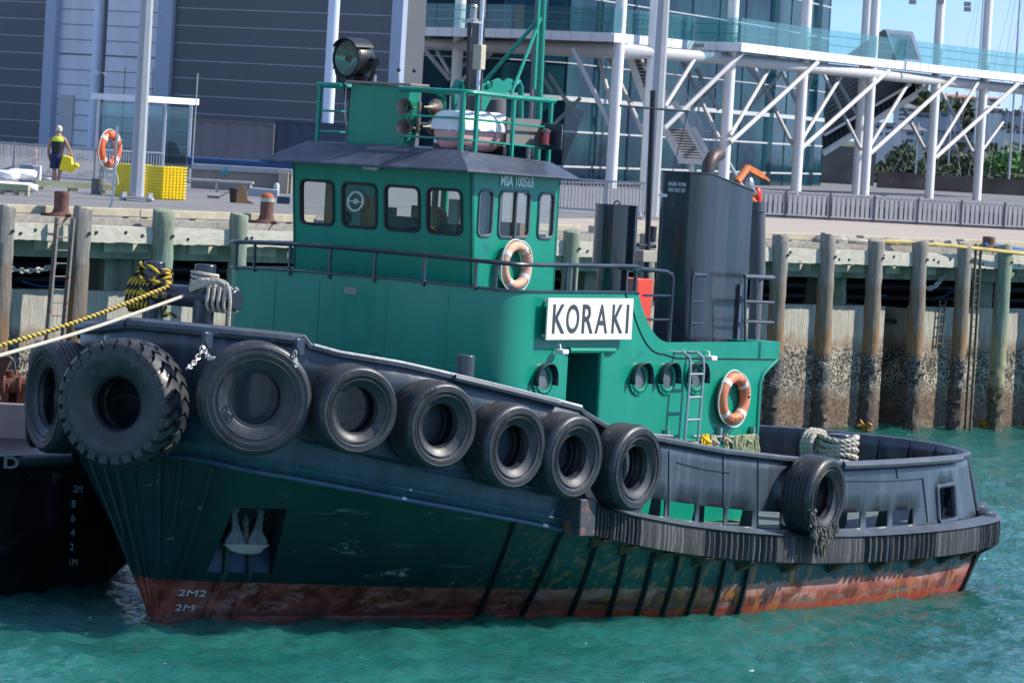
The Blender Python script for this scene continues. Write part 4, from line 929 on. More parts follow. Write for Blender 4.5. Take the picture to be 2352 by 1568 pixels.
# life raft canister with cradle
lr = thing('life_raft', 'white life raft canister with faded pink lower half strapped on the wheelhouse roof', 'life raft', BW(5.42, .86, 6.5), AL)
k = MB(); n_ = 34; rows = []
for i in range(n_+1):
    x = -.62+1.24*i/n_; rib = .03*(math.sin(x*9+.6)**4); ex = .255*(1-max(0, (abs(x)-.56)/.06)**2*.18)
    rows.append([(x+.05*math.sin(a), (ex+rib)*1.05*math.copysign(abs(math.cos(a))**.7, math.cos(a)), .28+(ex+rib)*math.sin(a)**.75) for a in [math.pi*j/14 for j in range(15)]])
k.grid(rows); k.add(rows[0], [tuple(range(15))]); k.add(rows[-1], [tuple(range(15))]); k.build('canister_lid', mat('raft_white', (.78, .76, .78), .75, var=.08, vs=6, spots=((.45, .42, .6), .72, 5)), lr, ang=50)
k = MB(); rows = []
for i in range(n_+1):
    x = -.62+1.24*i/n_; sc = 1-max(0, (abs(x)-.5)/.12)**2*.25
    rows.append([(x, .25*sc*(math.cos(a) if True else 0)*(1.0), .27+.29*sc*math.sin(a)) for a in [math.pi+math.pi*j/12 for j in range(13)]])
k.grid(rows); k.add(rows[0], [tuple(range(13))]); k.add(rows[-1], [tuple(range(13))]); k.build('canister_base', mat('raft_pink', (.72, .36, .36), .75, var=.2, vs=3), lr, ang=50)
k = MB()
for x in (-.12, .3):
    k.tube([(x+.06*math.cos(a)*(1), .275*math.cos(a), .28+.285*math.sin(a)) for a in [2*math.pi*j/24 for j in range(24)]], .014, 5, closed=True)
k.build('lashing', mat('strap_grey', (.35, .33, .30), .8), lr)
k = MB(); k.box(-.5, -.42, -.28, .28, -.1, .08); k.box(.42, .5, -.28, .28, -.1, .08); k.build('cradle', BLACK, lr)

# ropes
def twist(P, r, n=3, turns=10., k_=6):
    """list of strand polylines twisted about path P"""
    P = [V3(p) for p in P]; out = [[] for _ in range(n)]; L = 0
    for i, p in enumerate(P):
        d = (P[min(i+1, len(P)-1)]-P[max(0, i-1)]).normalized(); e = d.cross(Vector((0, 0, 1))); e = e.normalized() if e.length > .1 else Vector((1, 0, 0)); g = d.cross(e)
        if i: L += (p-P[i-1]).length
        for j in range(n):
            a = L*turns+2*math.pi*j/n; out[j].append(p+(e*math.cos(a)+g*math.sin(a))*r)
    return out
def resample(P, step):
    P = [V3(p) for p in P]; out = [P[0]]
    Q = []
    for i in range(len(P)-1):
        a, b_, c_, d_ = P[max(0, i-1)], P[i], P[i+1], P[min(len(P)-1, i+2)]; m_ = max(2, int((c_-b_).length/step))
        for j in range(m_):
            t = j/m_; Q.append(.5*((2*b_)+(c_-a)*t+(2*a-5*b_+4*c_-d_)*t*t+(3*b_-a-3*c_+d_)*t**3))
    Q.append(P[-1]); return Q
U, ba, bc, be, bf = BI
def Bp(u, v, z): return BW(u, v, z)
# yellow/black rope: line to the barge plus wraps
yb = thing('mooring_rope', 'yellow and black twisted rope wrapped on the left bitt, led off left', 'rope', BW(1.6, ba[0], 4.3))
def rope_parts(root, paths, r, mats, turns, step=.05, nst=2, name='strand'):
    for j in range(nst):
        k = MB()
        for P in paths:
            S_ = twist(resample(P, step), r*.5, nst, turns); k.tube([p-root.location for p in S_[j]], r*.62, 6)
        k.build(name, mats[j % len(mats)], root)
v0 = ba[0]; paths = [[at(-60, 812, 54), at(200, 722, (54+BW(1.4, v0, 4.3).y)/2), bloc(395, 655, v0+.2)]]
paths[0][1] = paths[0][0].lerp(paths[0][2], .5)-Vector((0, 0, .05))
rs = random.Random(5)
for w in range(7):
    zc = 4.3+.05*w; rr_ = .21+.02*rs.random(); tl = rs.uniform(-.12, .12)
    paths.append([Bp(1.6+rr_*math.cos(a), v0+rr_*math.sin(a), zc+tl*math.cos(a)+.03*math.sin(2*a)) for a in [2*math.pi*j/14 for j in range(15)]])
for w in range(6):
    vv = v0-.32+.07*w; rr_ = .22
    paths.append([Bp(1.6-.0+rr_*math.cos(a)*.95, vv+.05*math.sin(a), 4.27+rr_*1.25*math.sin(a)) for a in [2*math.pi*j/14 for j in range(15)]])
paths.append([Bp(1.4, v0+.35, 4.3), Bp(1.38, v0+.4, 4.1), Bp(1.36, v0+.38, 3.98), Bp(1.36, v0+.5, 4.02), Bp(1.38, v0+.62, 3.98)])
rope_parts(yb, paths, .030, [ROPEY, ROPEB], 28)
wr = thing('mooring_rope', 'thin white rope wrapped on the right bitt and led off left', 'rope', BW(1.6, bc[0], 4.5))
vc = bc[0]; paths = [[at(-60, 833, 54), BW(1.3, vc-.12, 4.28)]]
paths[0].insert(1, paths[0][0].lerp(paths[0][1], .5)-Vector((0, 0, .04)))
for w in range(5): paths.append([Bp(1.6+.18*math.cos(a), vc+.18*math.sin(a), 4.42+.045*w+.02*math.sin(a+w)) for a in [2*math.pi*j/14 for j in range(15)]])
for w in range(4):
    vv = vc+.22+.1*w
    paths.append([Bp(1.42, vc-.1, 4.45-.03*w), Bp(1.40, vv-.1, 4.52), Bp(1.43, vv, 4.42), Bp(1.40, vv+.01, 4.27), Bp(1.45, vv, 4.12), Bp(1.7, vv, 4.13), Bp(1.77, vv, 4.3), Bp(1.65, vv, 4.44)])
paths.append([Bp(1.5, vc+.2, 4.55), Bp(1.45, vc+.52, 4.5), Bp(1.42, vc+.62, 4.3), Bp(1.42, vc+.62, 4.0), Bp(1.45, vc+.6, 3.3)])
for j in range(1):
    k = MB()
    for P in paths: k.tube([p-wr.location for p in resample(P, .06)], .024, 7)
    k.build('rope', ROPEW, wr)
# white hawser coiled on the stern post
hw = thing('hawser', 'thick white braided hawser coiled on the stern towing post', 'rope', BW(SB[0], SB[1], 1.9))
paths = []
for w in range(7): paths.append([Bp(SB[0]+.27*math.cos(a), SB[1]+.27*math.sin(a), SB[2]-.58+.085*w+.03*math.sin(2*a+w)) for a in [2*math.pi*j/14 for j in range(15)]])
for w in range(3): paths.append([Bp(SB[0]-.3+.1*w*0, SB[1]-.25-.07*w+.02*math.sin(a), 1.95+.22*math.sin(a)) if False else Bp(SB[0]-.1+.24*math.cos(a), SB[1]-.30-.07*w, SB[2]-.22+.24*math.sin(a)) for a in [2*math.pi*j/12 for j in range(13)]])
rope_parts(hw, paths, .045, [ROPEW], 24, nst=3)
# rope hanks on the grab rail
def hank(label, u, v, z, w, l, m, n, r, seed):
    rs = random.Random(seed); t = thing('rope_hank', label, 'rope', BW(u, v, z), AL, 'rope hanks on the grab rail'); k = MB()
    for i in range(n):
        o = rs.uniform(-w/2, w/2); ww = rs.uniform(.25, .5)*w; ll = l*rs.uniform(.7, 1.05)
        P = [(o+ww*math.sin(a)*.5, -.05+.04*rs.random()+.02*math.cos(a), .03-ll*.5*(1-math.cos(a))) for a in [2*math.pi*j/14 for j in range(14)]]
        k.tube(P, r, 5, closed=True)
    k.tube([(-.03, -.08, -.05), (.04, -.1, -.08), (.05, -.02, -.02), (-.03, 0, -.0)], r*1.2, 5, closed=True)
    k.build('coils', m, t)
uz = bv(1618, 1000, 2.7)
hank('small yellow rope hank hanging by the foot of the ladder', bv(1617, 1003, 2.7)[0], 2.7, bv(1617, 1003, 2.7)[1], .16, .3, YEL, 10, .014, 1)
hank('white rope hank hanging beside the small yellow one', bv(1636, 1005, 2.7)[0], 2.7, bv(1636, 1005, 2.7)[1], .14, .32, ROPEW, 9, .013, 2)
hank('thin beige rope hank hanging alone below the orange lifebuoy', bv(1666, 1003, 2.7)[0], 2.7, bv(1666, 1003, 2.7)[1], .1, .36, mat('rope_beige', (.42, .36, .24), .9, var=.2), 8, .012, 3)
hank('large tangled green-beige hank at the aft end of the grab rail', bv(1712, 1003, 2.7)[0], 2.7, bv(1712, 1003, 2.7)[1], .5, .42, mat('rope_green', (.32, .34, .2), .9, var=.3), 34, .012, 4)

# anchor in its pocket
an = thing('anchor', 'grey stockless anchor with rusty crown stowed in the bow pocket', 'anchor', BW(*(cen+nn*.02+Vector((-nn.y, nn.x, 0))*.09*(1 if -nn.y > 0 else -1))), AL)
AN = mat('anchor_grey', (.12, .14, .16), .7, var=.35, vs=9, spots=((.22, .11, .05), .58, 9)); e_ = Vector((-nn.y, nn.x, 0)); e_ = e_ if e_.x > 0 else -e_
def al(a, b_, c_): p = e_*a+nn*b_+Vector((0, 0, c_)); return (p.x, -p.y, p.z)
k = MB()
for sg in (-1, 1):
    pts = [(.02*sg, -.34), (.03*sg, -.24), (.09*sg, -.12), (.13*sg, .0), (.15*sg, .1), (.12*sg, .16), (.16*sg, .25), (.23*sg, .26), (.24*sg, .14), (.22*sg, 0), (.22*sg, -.12), (.31*sg, -.27), (.28*sg, -.34)]
    q = [V3(al(a, .10, c_)) for a, c_ in pts]; k.prism(q, V3(al(0, -.09, 0)))
k.build('fluke', AN, an, bevel=.012)
k = MB(); k.prism([V3(al(a, .14, c_)) for a, c_ in ((-.34, -.30), (.34, -.30), (.24, -.36), (.2, -.42), (.07, -.44), (-.1, -.43), (-.22, -.4))], V3(al(0, -.16, 0))); k.build('crown', mat('crown_pale', (.26, .26, .22), .7, var=.3, spots=((.3, .15, .06), .56, 6)), an, bevel=.02)
k = MB(); k.bar(al(0, .03, -.32), al(0, .0, .2), .07, .06); k.build('shank', AN, an)

# ================================================================== BARGE moored at the left
bg_ = thing('barge', 'black steel barge with rusty deck winch moored at the left edge', 'barge', at(100, 1345, 66.0)*1, R_(0))
bo = bg_.location.copy(); BO = lambda x, y, Y: at(x, y, Y)-bo
BH = mat('barge_black', (.008, .009, .012), .4, var=.4, coat=.2, streak=((.03, .045, .05), .5, 4)); 
wa = atz(-60, 1352, 0.02); wb = atz(243, 1332, 0.02); dY = 66.6
L0, L1, L2 = atz(-80, 1372, 0), atz(240, 1338, 0), None
zt_ = 1.86
r0 = atz(-330, 1062, zt_); r1 = atz(166, 1040, zt_); r2 = at(292, 1285, r1.y+.2); 
k = MB(); bk = Vector((4.5, 9, 0))*.6
f0, f1, f2, f3, f4 = r0, at(330, 1031, r1.y+.3), at(330, 1062, r1.y+.3), at(296, 1288, r1.y+.5), at(238, 1345, r1.y+.4)
f5 = at(-330, 1385, r0.y); 
base = [f0, f1, f2, f3, f4, Vector((f4.x-.2, f4.y, -.6)), Vector((f5.x, f5.y, -.6))]
k.prism([p-bo for p in base], (-1.2, 12, 0))
k.build('barge_hull', BH, bg_, smooth=False, bevel=.03)
k = MB(); k.prism([p-bo for p in (r0+Vector((0, -.02, .02)), r1+Vector((0, -.02, .02)), r1+Vector((0, -.02, -.02))-Vector((0, 0, .02)), r0+Vector((0, -.02, -.04)))], (-1.2, 12, 0)); k.build('barge_deck', mat('barge_deck', (.22, .19, .17), .8, var=.35, vs=1.2, spots=((.06, .06, .06), .55, 2)), bg_, smooth=False)
k = MB(); p_, q_ = BO(18, 1062, r1.y-1.6), BO(163, 1055, r1.y-1.2); k.cyl(p_, q_, .085, n=12); k.cyl(BO(163, 1045, r1.y-.1), BO(163, 1070, r1.y-.1), .03); k.build('barge_rub_rail', mat('barge_teal', (.02, .05, .05), .5, var=.4, spots=((.15, .16, .15), .64, 5)), bg_)
text('deck_letter', 'D', BO(8, 1075, r1.y-2.0), (1, 0, .0), (0, 0, 1), .17, .21, mat('barge_mark', (.14, .18, .18), .7), bg_, bold=.03, boat=False, nrm=(0, -1, 0))
for i, x in enumerate((4, 55, 118)):
    k = MB(); a = BO(x, 1085, r1.y-1.4); k.prism([a, a+Vector((.16, 0, 0)), a+Vector((.03, 0, -.18))], (0, .05, 0)); k.build('gusset', mat('gusset_black', (.008, .012, .014), .9), bg_, smooth=False)
MKM = mat('barge_white', (.18, .23, .24), .7)
for body, x, y, w in (('2M', 168, 1130, .11), ('8', 164, 1164, .05), ('6', 163, 1197, .05), ('4', 162, 1230, .05), ('2', 160, 1263, .05), ('1M', 160, 1298, .09)):
    text('draught_number', body, at(x, y, r1.y-1.6)-bo, (1, 0, 0), (0, 0, 1), .1, w*1.15, MKM, bg_, boat=False, nrm=(0, -1, 0))
# deck box and winch on the barge
k = MB(); a, b_ = BO(-60, 1000, r1.y+1.5), BO(88, 930, r1.y+1.5); k.box(a.x, b_.x+.1, a.y, a.y+1.5, zt_-bo.z+.01, b_.z); k.build('deck_box', mat('box_pinkish', (.36, .27, .25), .7, var=.15, streak=((.25, .12, .08), .4, 4)), bg_, smooth=False, bevel=.02)
k = MB(); Yw = r1.y+1.8; 
k.cyl(BO(-20, 888, Yw), BO(80, 884, Yw), .12, n=16); k.cur = 0
for x in (8, 45, 72): k.cyl(BO(x, 892, Yw), BO(x+6, 892, Yw), .2, n=18)
for x in (2, 40): a = BO(x, 932, Yw); k.box(a.x, a.x+.12, a.y-.15, a.y+.15, a.z-.05, a.z+.35)
k.prism([BO(-5, 815, Yw), BO(26, 822, Yw), BO(0, 880, Yw), BO(-30, 880, Yw)], (0, .3, 0))
k.cyl(BO(20, 850, Yw+.2), BO(24, 930, Yw+.2), .14, n=14)
k.build('winch', RUST, bg_, bevel=.01)
k = MB(); k.tube([BO(36, 860, Yw), BO(32, 830, Yw), BO(20, 820, Yw), BO(-10, 822, Yw)], .018, 6); k.build('guard_rail', mat('dark_rail', (.05, .05, .05), .6), bg_)
# ================================================================== WHARF
def zmat(name, bands, rough=.85, bump=.5, speck=None):
    """bands: [(z, colour)...] colour above each height, object/world z; speck=(zmax, dark, light, scale)"""
    m = bpy.data.materials.new(name); m.use_nodes = True; MATS[name] = m; n, l = m.node_tree.nodes, m.node_tree.links; b = n['Principled BSDF']; b.inputs['Roughness'].default_value = rough
    t = n.new('ShaderNodeTexCoord'); sp = n.new('ShaderNodeSeparateXYZ'); l.new(t.outputs['Object'], sp.inputs[0])
    nz = n.new('ShaderNodeTexNoise'); nz.inputs['Scale'].default_value = 1.6; nz.inputs['Detail'].default_value = 7; l.new(t.outputs['Object'], nz.inputs['Vector'])
    ml = n.new('ShaderNodeMath'); ml.operation = 'MULTIPLY_ADD'; ml.inputs[1].default_value = .9; l.new(nz.outputs[0], ml.inputs[0])
    ad = n.new('ShaderNodeMath'); ad.operation = 'SUBTRACT'; ad.inputs[1].default_value = .45; l.new(sp.outputs[2], ml.inputs[2]); l.new(ml.outputs[0], ad.inputs[0])
    mr = n.new('ShaderNodeMapRange'); mr.inputs[1].default_value = 0; mr.inputs[2].default_value = 5; l.new(ad.outputs[0], mr.inputs[0])
    r = n.new('ShaderNodeValToRGB'); e = r.color_ramp.elements; e[0].position = 0; e[0].color = (*bands[0][1], 1); e[1].position = 1; e[1].color = (*bands[-1][1], 1)
    for i in range(1, len(bands)):
        z_ = bands[i][0]/5; a = e.new(max(0.001, z_-.02)); a.color = (*bands[i-1][1], 1); c_ = e.new(min(.999, z_+.02)); c_.color = (*bands[i][1], 1)
    l.new(mr.outputs[0], r.inputs[0]); out = r.outputs[0]
    n2 = n.new('ShaderNodeTexNoise'); n2.inputs['Scale'].default_value = 3; n2.inputs['Detail'].default_value = 9; n2.inputs['Roughness'].default_value = .75
    m2 = n.new('ShaderNodeMapping'); m2.inputs['Scale'].default_value = (5, 5, .7); l.new(t.outputs['Object'], m2.inputs[0]); l.new(m2.outputs[0], n2.inputs['Vector'])
    r2 = n.new('ShaderNodeValToRGB'); r2.color_ramp.elements[0].position = .3; r2.color_ramp.elements[0].color = (.58, .57, .55, 1); r2.color_ramp.elements[1].position = .7; r2.color_ramp.elements[1].color = (1.18, 1.18, 1.18, 1)
    l.new(n2.outputs[0], r2.inputs[0]); mm = n.new('ShaderNodeMix'); mm.data_type = 'RGBA'; mm.blend_type = 'MULTIPLY'; mm.inputs[0].default_value = 1; l.new(out, mm.inputs[6]); l.new(r2.outputs[0], mm.inputs[7]); out = mm.outputs[2]
    if True:
        bq = n.new('ShaderNodeBump'); bq.inputs['Strength'].default_value = .8; bq.inputs['Distance'].default_value = .05; l.new(n2.outputs[0], bq.inputs['Height']); l.new(bq.outputs[0], b.inputs['Normal'])
    if speck:
        zm, dk, lt, sc = speck
        v = n.new('ShaderNodeTexVoronoi'); v.inputs['Scale'].default_value = sc; v.inputs['Randomness'].default_value = 1; l.new(t.outputs['Object'], v.inputs['Vector'])
        sv = n.new('ShaderNodeSeparateColor'); l.new(v.outputs['Color'], sv.inputs[0])
        r3 = n.new('ShaderNodeValToRGB'); r3.color_ramp.elements[0].position = .35; r3.color_ramp.elements[0].color = (*dk, 1); r3.color_ramp.elements[1].position = .8; r3.color_ramp.elements[1].color = (*lt, 1); l.new(sv.outputs[0], r3.inputs[0])
        n5 = n.new('ShaderNodeTexNoise'); n5.inputs['Scale'].default_value = 2.2; n5.inputs['Detail'].default_value = 6; l.new(t.outputs['Object'], n5.inputs['Vector'])
        r5 = n.new('ShaderNodeValToRGB'); r5.color_ramp.elements[0].position = .38; r5.color_ramp.elements[1].position = .62; r5.color_ramp.elements[0].color = (.45, .45, .45, 1); l.new(n5.outputs[0], r5.inputs[0])
        mq = n.new('ShaderNodeMix'); mq.data_type = 'RGBA'; mq.blend_type = 'MULTIPLY'; mq.inputs[0].default_value = 1; l.new(r3.outputs[0], mq.inputs[6]); l.new(r5.outputs[0], mq.inputs[7])
        z3 = n.new('ShaderNodeMapRange'); z3.inputs[1].default_value = zm+.15; z3.inputs[2].default_value = zm-.1; l.new(ad.outputs[0], z3.inputs[0])
        z4 = n.new('ShaderNodeMapRange'); z4.inputs[1].default_value = .75; z4.inputs[2].default_value = 1.05; z4.inputs[3].default_value = .35; z4.inputs[4].default_value = 1; l.new(ad.outputs[0], z4.inputs[0])
        mu = n.new('ShaderNodeMath'); mu.operation = 'MULTIPLY'; l.new(z3.outputs[0], mu.inputs[0]); l.new(z4.outputs[0], mu.inputs[1])
        mx_ = n.new('ShaderNodeMix'); mx_.data_type = 'RGBA'; l.new(mu.outputs[0], mx_.inputs[0]); l.new(out, mx_.inputs[6]); l.new(mq.outputs[2], mx_.inputs[7]); out = mx_.outputs[2]
        bp = n.new('ShaderNodeBump'); bp.inputs['Strength'].default_value = .9; bp.inputs['Distance'].default_value = .06; mb_ = n.new('ShaderNodeMath'); mb_.operation = 'MULTIPLY'; l.new(sv.outputs[1], mb_.inputs[0]); l.new(z3.outputs[0], mb_.inputs[1]); l.new(mb_.outputs[0], bp.inputs['Height']); l.new(bq.outputs[0], bp.inputs['Normal']); l.new(bp.outputs[0], b.inputs['Normal'])
    l.new(out, b.inputs['Base Color']); return m
CONC = zmat('sea_wall_concrete', [(0, (.20, .115, .08)), (.75, (.30, .26, .20)), (1.75, (.36, .29, .22)), (2.15, (.48, .46, .40)), (2.9, (.50, .48, .42))], speck=(1.9, (.05, .048, .042), (.66, .60, .48), 27))
PILEM = zmat('pile_wood', [(0, (.11, .07, .05)), (.9, (.22, .14, .08)), (1.7, (.28, .17, .09)), (2.5, (.25, .20, .155)), (3.6, (.30, .275, .25))], speck=(1.75, (.04, .033, .028), (.36, .34, .31), 34))
PILEG = zmat('pile_treated', [(0, (.14, .12, .07)), (1.0, (.34, .33, .20)), (2.2, (.30, .31, .20)), (2.45, (.24, .31, .24)), (4, (.26, .30, .22))], speck=(.5, (.05, .05, .04), (.3, .3, .25), 20))
BEAMW = mat('beam_pale', (.48, .45, .38), .85, var=.22, vs=3, bump=.5, bs=14, spots=((.30, .28, .24), .60, 3), stretch=(1, 1, 4), streak=((.36, .36, .26), .45, 5))
BEAMG = mat('header_concrete', (.26, .28, .22), .9, var=.3, vs=2, streak=((.10, .15, .05), .7, 3), bump=.3)
EDGEC = mat('edge_concrete', (.30, .285, .25), .9, var=.3, vs=9, spots=((.18, .17, .16), .56, 14), bump=.4)
KERB = mat('kerb_timber', (.42, .38, .28), .85, var=.2, vs=4, streak=((.45, .42, .33), .5, 3))
VOID = mat('under_deck_shade', (.012, .014, .018), .9)
LMIN, LMAX = -30.0, 75.0
sea_wall = thing('sea_wall', 'pale concrete sea wall crusted with barnacles behind the wharf piles', 'sea wall')
rc0, rc1 = wx(2026, 800, .8), wx(2106, 800, .8)
k = MB()
def wbox(k, l0, l1, o0, o1, z0, z1):
    k.add([WP(l, o, z) for l in (l0, l1) for o in (o0, o1) for z in (z0, z1)], [(0, 1, 3, 2), (4, 6, 7, 5), (0, 4, 5, 1), (2, 3, 7, 6), (0, 2, 6, 4), (1, 5, 7, 3)])
wbox(k, LMIN, rc0, .78, 1.2, -1, 2.97); wbox(k, rc1, LMAX, .78, 1.2, -1, 2.97); wbox(k, rc0, rc1, 3.2, 3.5, -1, 3.4); wbox(k, rc1-.0, rc1+.2, 1.21, 3.4, -1, 2.9)
k.build('wall_face', CONC, sea_wall, smooth=False)
wh_ = thing('wharf', 'old timber and concrete wharf deck edge behind the tug', 'wharf')
k = MB(); wbox(k, LMIN, LMAX, .35, .95, 4.18, 4.50); k.build('edge_beam', EDGEC, wh_, smooth=False)
k = MB(); wbox(k, LMIN, LMAX, .55, .85, 3.66, 4.0); wbox(k, LMIN, LMAX, .9, 9, 4.05, 4.2)
k.build('header_beam', BEAMG, wh_, smooth=False)
k = MB(); wbox(k, LMIN, LMAX, 7, 7.2, -1, 4.3); wbox(k, LMIN, LMAX, 1.5, 7, 2.5, 2.6); k.build('under_deck_back', VOID, wh_, smooth=False)  # black back and floor put the under-deck shade into their colour
k = MB(); l_ = LMIN; rs = random.Random(4)
while l_ < LMAX: wbox(k, l_, l_+rs.uniform(.3, 1.3), .5, .54, 3.8, 4.03); l_ += rs.uniform(.9, 2.6)
k.build('packer_block', mat('packer', (.5, .47, .38), .9, var=.3), wh_, smooth=False)
k = MB()
for x in (250, 880/3.27*1.0+0, 1900, 2240, 1350): l_ = wx(x, 640, 1.2); wbox(k, l_-.3, l_+.5, 1.0, 1.6, 2.9, 4.1)
k.build('bent_column', BEAMG, wh_, smooth=False)
l_ = LMIN; rs = random.Random(9)
k = MB()
while l_ < LMAX:
    w = rs.uniform(2.2, 4.6); wbox(k, l_, l_+w, .98, 1.22, 4.53, 4.70)
    for q in (l_+.2, l_+w/2, l_+w-.3): wbox(k, q, q+.3, .99, 1.2, 4.44, 4.53)
    l_ += w+(rs.uniform(.45, .7) if rs.random() < .5 else .02)
k.build('kerb', KERB, wh_, smooth=False, bevel=.015)
# piles, one thing each
def pile(x, y, top, r, m, label, square=False, lean=0., yb=None):
    l_ = wx(x, y, -.1); p = WP(l_, -.1, 0); t = thing('wharf_pile', label, 'pile', p, math.atan2(WD.y, WD.x), 'piles along the wharf front')
    rs = random.Random(int(x)); k = MB(); rows = []; n = 14; zs = list(np.arange(-.8, 2.2, .09))+list(np.arange(2.25, top, .25))+[top-.06, top]
    for z in zs:
        rough_ = (.028 if z < 1.7 else .008); row = []
        for j in range(n):
            a = 2*math.pi*j/n; rr_ = r*(1 if not square else 1/max(abs(math.cos(a+.2)), abs(math.sin(a+.2)))*.9); rr_ *= (.88 if z > top-.03 else 1)
            rr_ += rs.gauss(0, rough_); row.append((rr_*math.cos(a)+lean*z, rr_*math.sin(a), z))
        rows.append(row)
    ta, tb = rs.uniform(-.25, .25), rs.uniform(-.25, .25); rows[-1] = [(p_[0], p_[1], p_[2]+ta*p_[0]+tb*p_[1]+rs.uniform(-.03, .01)) for p_ in rows[-1]]
    k.grid(rows, closed=True); k.add(rows[-1], [tuple(range(n))]); k.build('pile_shaft', m, t, ang=50)
    k = MB(); k.cyl((lean*4.2+.06, -r-.03, 4.2), (lean*4.2+.06, -r+.03, 4.2), .035, n=10); k.build('bolt_head', BLACK, t); return l_
PL = []
for (x, top, r, m, sq, lab) in ((2, 4.72, .17, PILEM, True, 'grey timber pile cut by the left edge of the picture'), (178, 4.74, .175, PILEM, True, 'weathered square pile with the steel ladder leaning beside it'), (373, 4.75, .235, PILEG, False, 'pile with greenish left half and orange broken top behind the yellow rope'),
    (546, 4.72, .20, PILEG, False, 'green-stained round pile left of the cabin, below the capped bollard'), (735, 4.7, .2, PILEM, False, 'pile mostly behind the green cabin'), (1308, 4.62, .2, PILEG, False, 'mossy green pile just aft of the green cabin'),
    (1480, 4.62, .2, PILEM, False, 'pile between the cylinder vent and the funnel'), (1790, 4.7, .2, PILEM, False, 'first pile right of the funnel, beside the rusted stain on the wall'), (1900, 4.72, .2, PILEM, False, 'second pile right of the funnel'),
    (2009, 4.66, .2, PILEM, False, 'pile just left of the dark wall recess'), (2112, 4.66, .2, PILEM, False, 'pile just right of the dark wall recess, where the chain hangs'), (2212, 4.64, .19, PILEM, False, 'slim pile left of the two long ladders at right'), (2304, 4.6, .2, PILEG, False, 'green treated pile at the right edge with clean lower trunk')):
    PL.append(pile(x, 634, top, r, m, lab, sq, random.Random(int(x)).uniform(-.012, .012)))
for j in range(1, 6): PL.append(pile(2304+j*88, 634, 4.6, .2, PILEM, 'timber pile beyond the right edge of the picture'))
# whale beams between the piles
k_ = 0
for i in range(len(PL)-1):
    k = MB(); a, b_ = PL[i]+.12, PL[i+1]-.1; rs = random.Random(i)
    n = 16; rows = []
    for t_ in range(n+1):
        l_ = a+(b_-a)*t_/n; j_ = lambda s_: rs.uniform(-s_, s_)
        rows.append([WP(l_, -.06+j_(.008), 4.02+j_(.014)), WP(l_, -.06+j_(.008), 4.2), WP(l_, -.05+j_(.008), 4.36+j_(.012)), WP(l_, .3, 4.36), WP(l_, .3, 4.02)])
    k.grid(rows, closed=True); k.add(rows[0], [tuple(range(5))]); k.add(rows[-1], [tuple(range(5))])
    o = k.build('waling_beam', BEAMW, wh_, ang=40)
    k = MB()
    for q in [rs.uniform(.1+.27*q_, .3+.27*q_) for q_ in range(rs.choice((1, 2, 3)))]:
        p = WP(a+(b_-a)*q, -.065, 4.2+rs.uniform(-.08, .08)); k.cyl(p-WI*.012, p+WI*.02, .035, n=10)
    k.build('bolt_hole', BLACK, o)
# bollards on the edge
BOLM = mat('bollard_rust', (.13, .06, .048), .8, var=.35, vs=7, bump=.4)
def bollard(x, y, label, capm=None, h=.52):
    l_ = wx(x, y, .65); t = thing('bollard', label, 'bollard', WP(l_, .65, 4.5), math.atan2(WD.y, WD.x), 'rusty bollards on the wharf edge')
    k = MB(); k.lathe([(.30, 0), (.28, .03), (.18, .09), (.155, .18), (.16, h-.1), (.165, h-.04), (.15, h), (0, h+.01)] if not capm else [(.30, 0), (.28, .03), (.18, .09), (.145, .2), (.145, h-.12)], (0, 0, 0), (0, 0, 1), 24)
    for a in (20, 140, 260): k.prism([(.1*math.cos(R_(a+30)), .1*math.sin(R_(a+30)), 0), (.42*math.cos(R_(a)), .42*math.sin(R_(a)), 0), (.1*math.cos(R_(a-30)), .1*math.sin(R_(a-30)), 0)], (0, 0, .06))
    k.build('post', BOLM, t)
    if capm: 
        k = MB(); k.lathe([(.15, h-.13), (.15, h-.05)], (0, 0, 0), (0, 0, 1), 24); k.build('band', mat('band_pale', (.45, .5, .46), .7, var=.3), t)
        k = MB(); k.lathe([(.15, h-.05), (.13, h+.01), (.08, h+.05), (0, h+.065)], (0, 0, 0), (0, 0, 1), 24); k.build('cap', mat('cap_orange', (.45, .10, .03), .7, var=.4), t)
bollard(140, 492, 'plain rusty bollard on the wharf above the steel ladder'); bollard(611, 518, 'rusty bollard with domed orange cap and pale band left of the cabin', True, .6); bollard(2271, 556, 'dark red rusty bollard with blue rope on the wharf at right', None, .3)
# ladders
def ladder(label, x0, y0, x1, y1, off, w, m, n, r=.03):
    l0 = wx(x0, y0, off); p0 = WP(l0, off, 0); z0 = 6.85; 
    d = ray(x0, y0); P0 = O3+d*((WH0+WI*off-O3).dot(WI)/d.dot(WI)); d = ray(x1, y1); P1 = O3+d*((WH0+WI*off-O3).dot(WI)/d.dot(WI))
    k = MB(); 
    for s_ in (-w/2, w/2): k.bar(P0+WD*s_, P1+WD*s_, r, r*2.2, WI)
    for i in range(n): t_ = (i+.5)/n; q = P0.lerp(P1, t_); k.cyl(q-WD*w/2, q+WD*w/2, .014, n=6)
    o = k.build('wharf_ladder', m, None); tag(o, label, 'ladder', 'ladders down the wharf face'); return o
LADM = mat('ladder_metal', (.22, .21, .19), .7, .2, var=.4, vs=2, spots=((.22, .08, .05), .52, 2))
ladder('grey steel ladder with rusty foot leaning beside the left square pile', 150, 500, 124, 800, -.22, .42, LADM, 10, .05)
ladder('long slim dark ladder beside the green pile at the right edge', 2248, 560, 2222, 990, -.22, .2, mat('ladder_dark', (.09, .095, .07), .8, var=.4), 26)
ladder('short ladder fixed to the sea wall in the bay right of the dark recess', 2166, 690, 2156, 800, .72, .22, mat('ladder_slim', (.14, .14, .13), .8, var=.4), 5, .02)
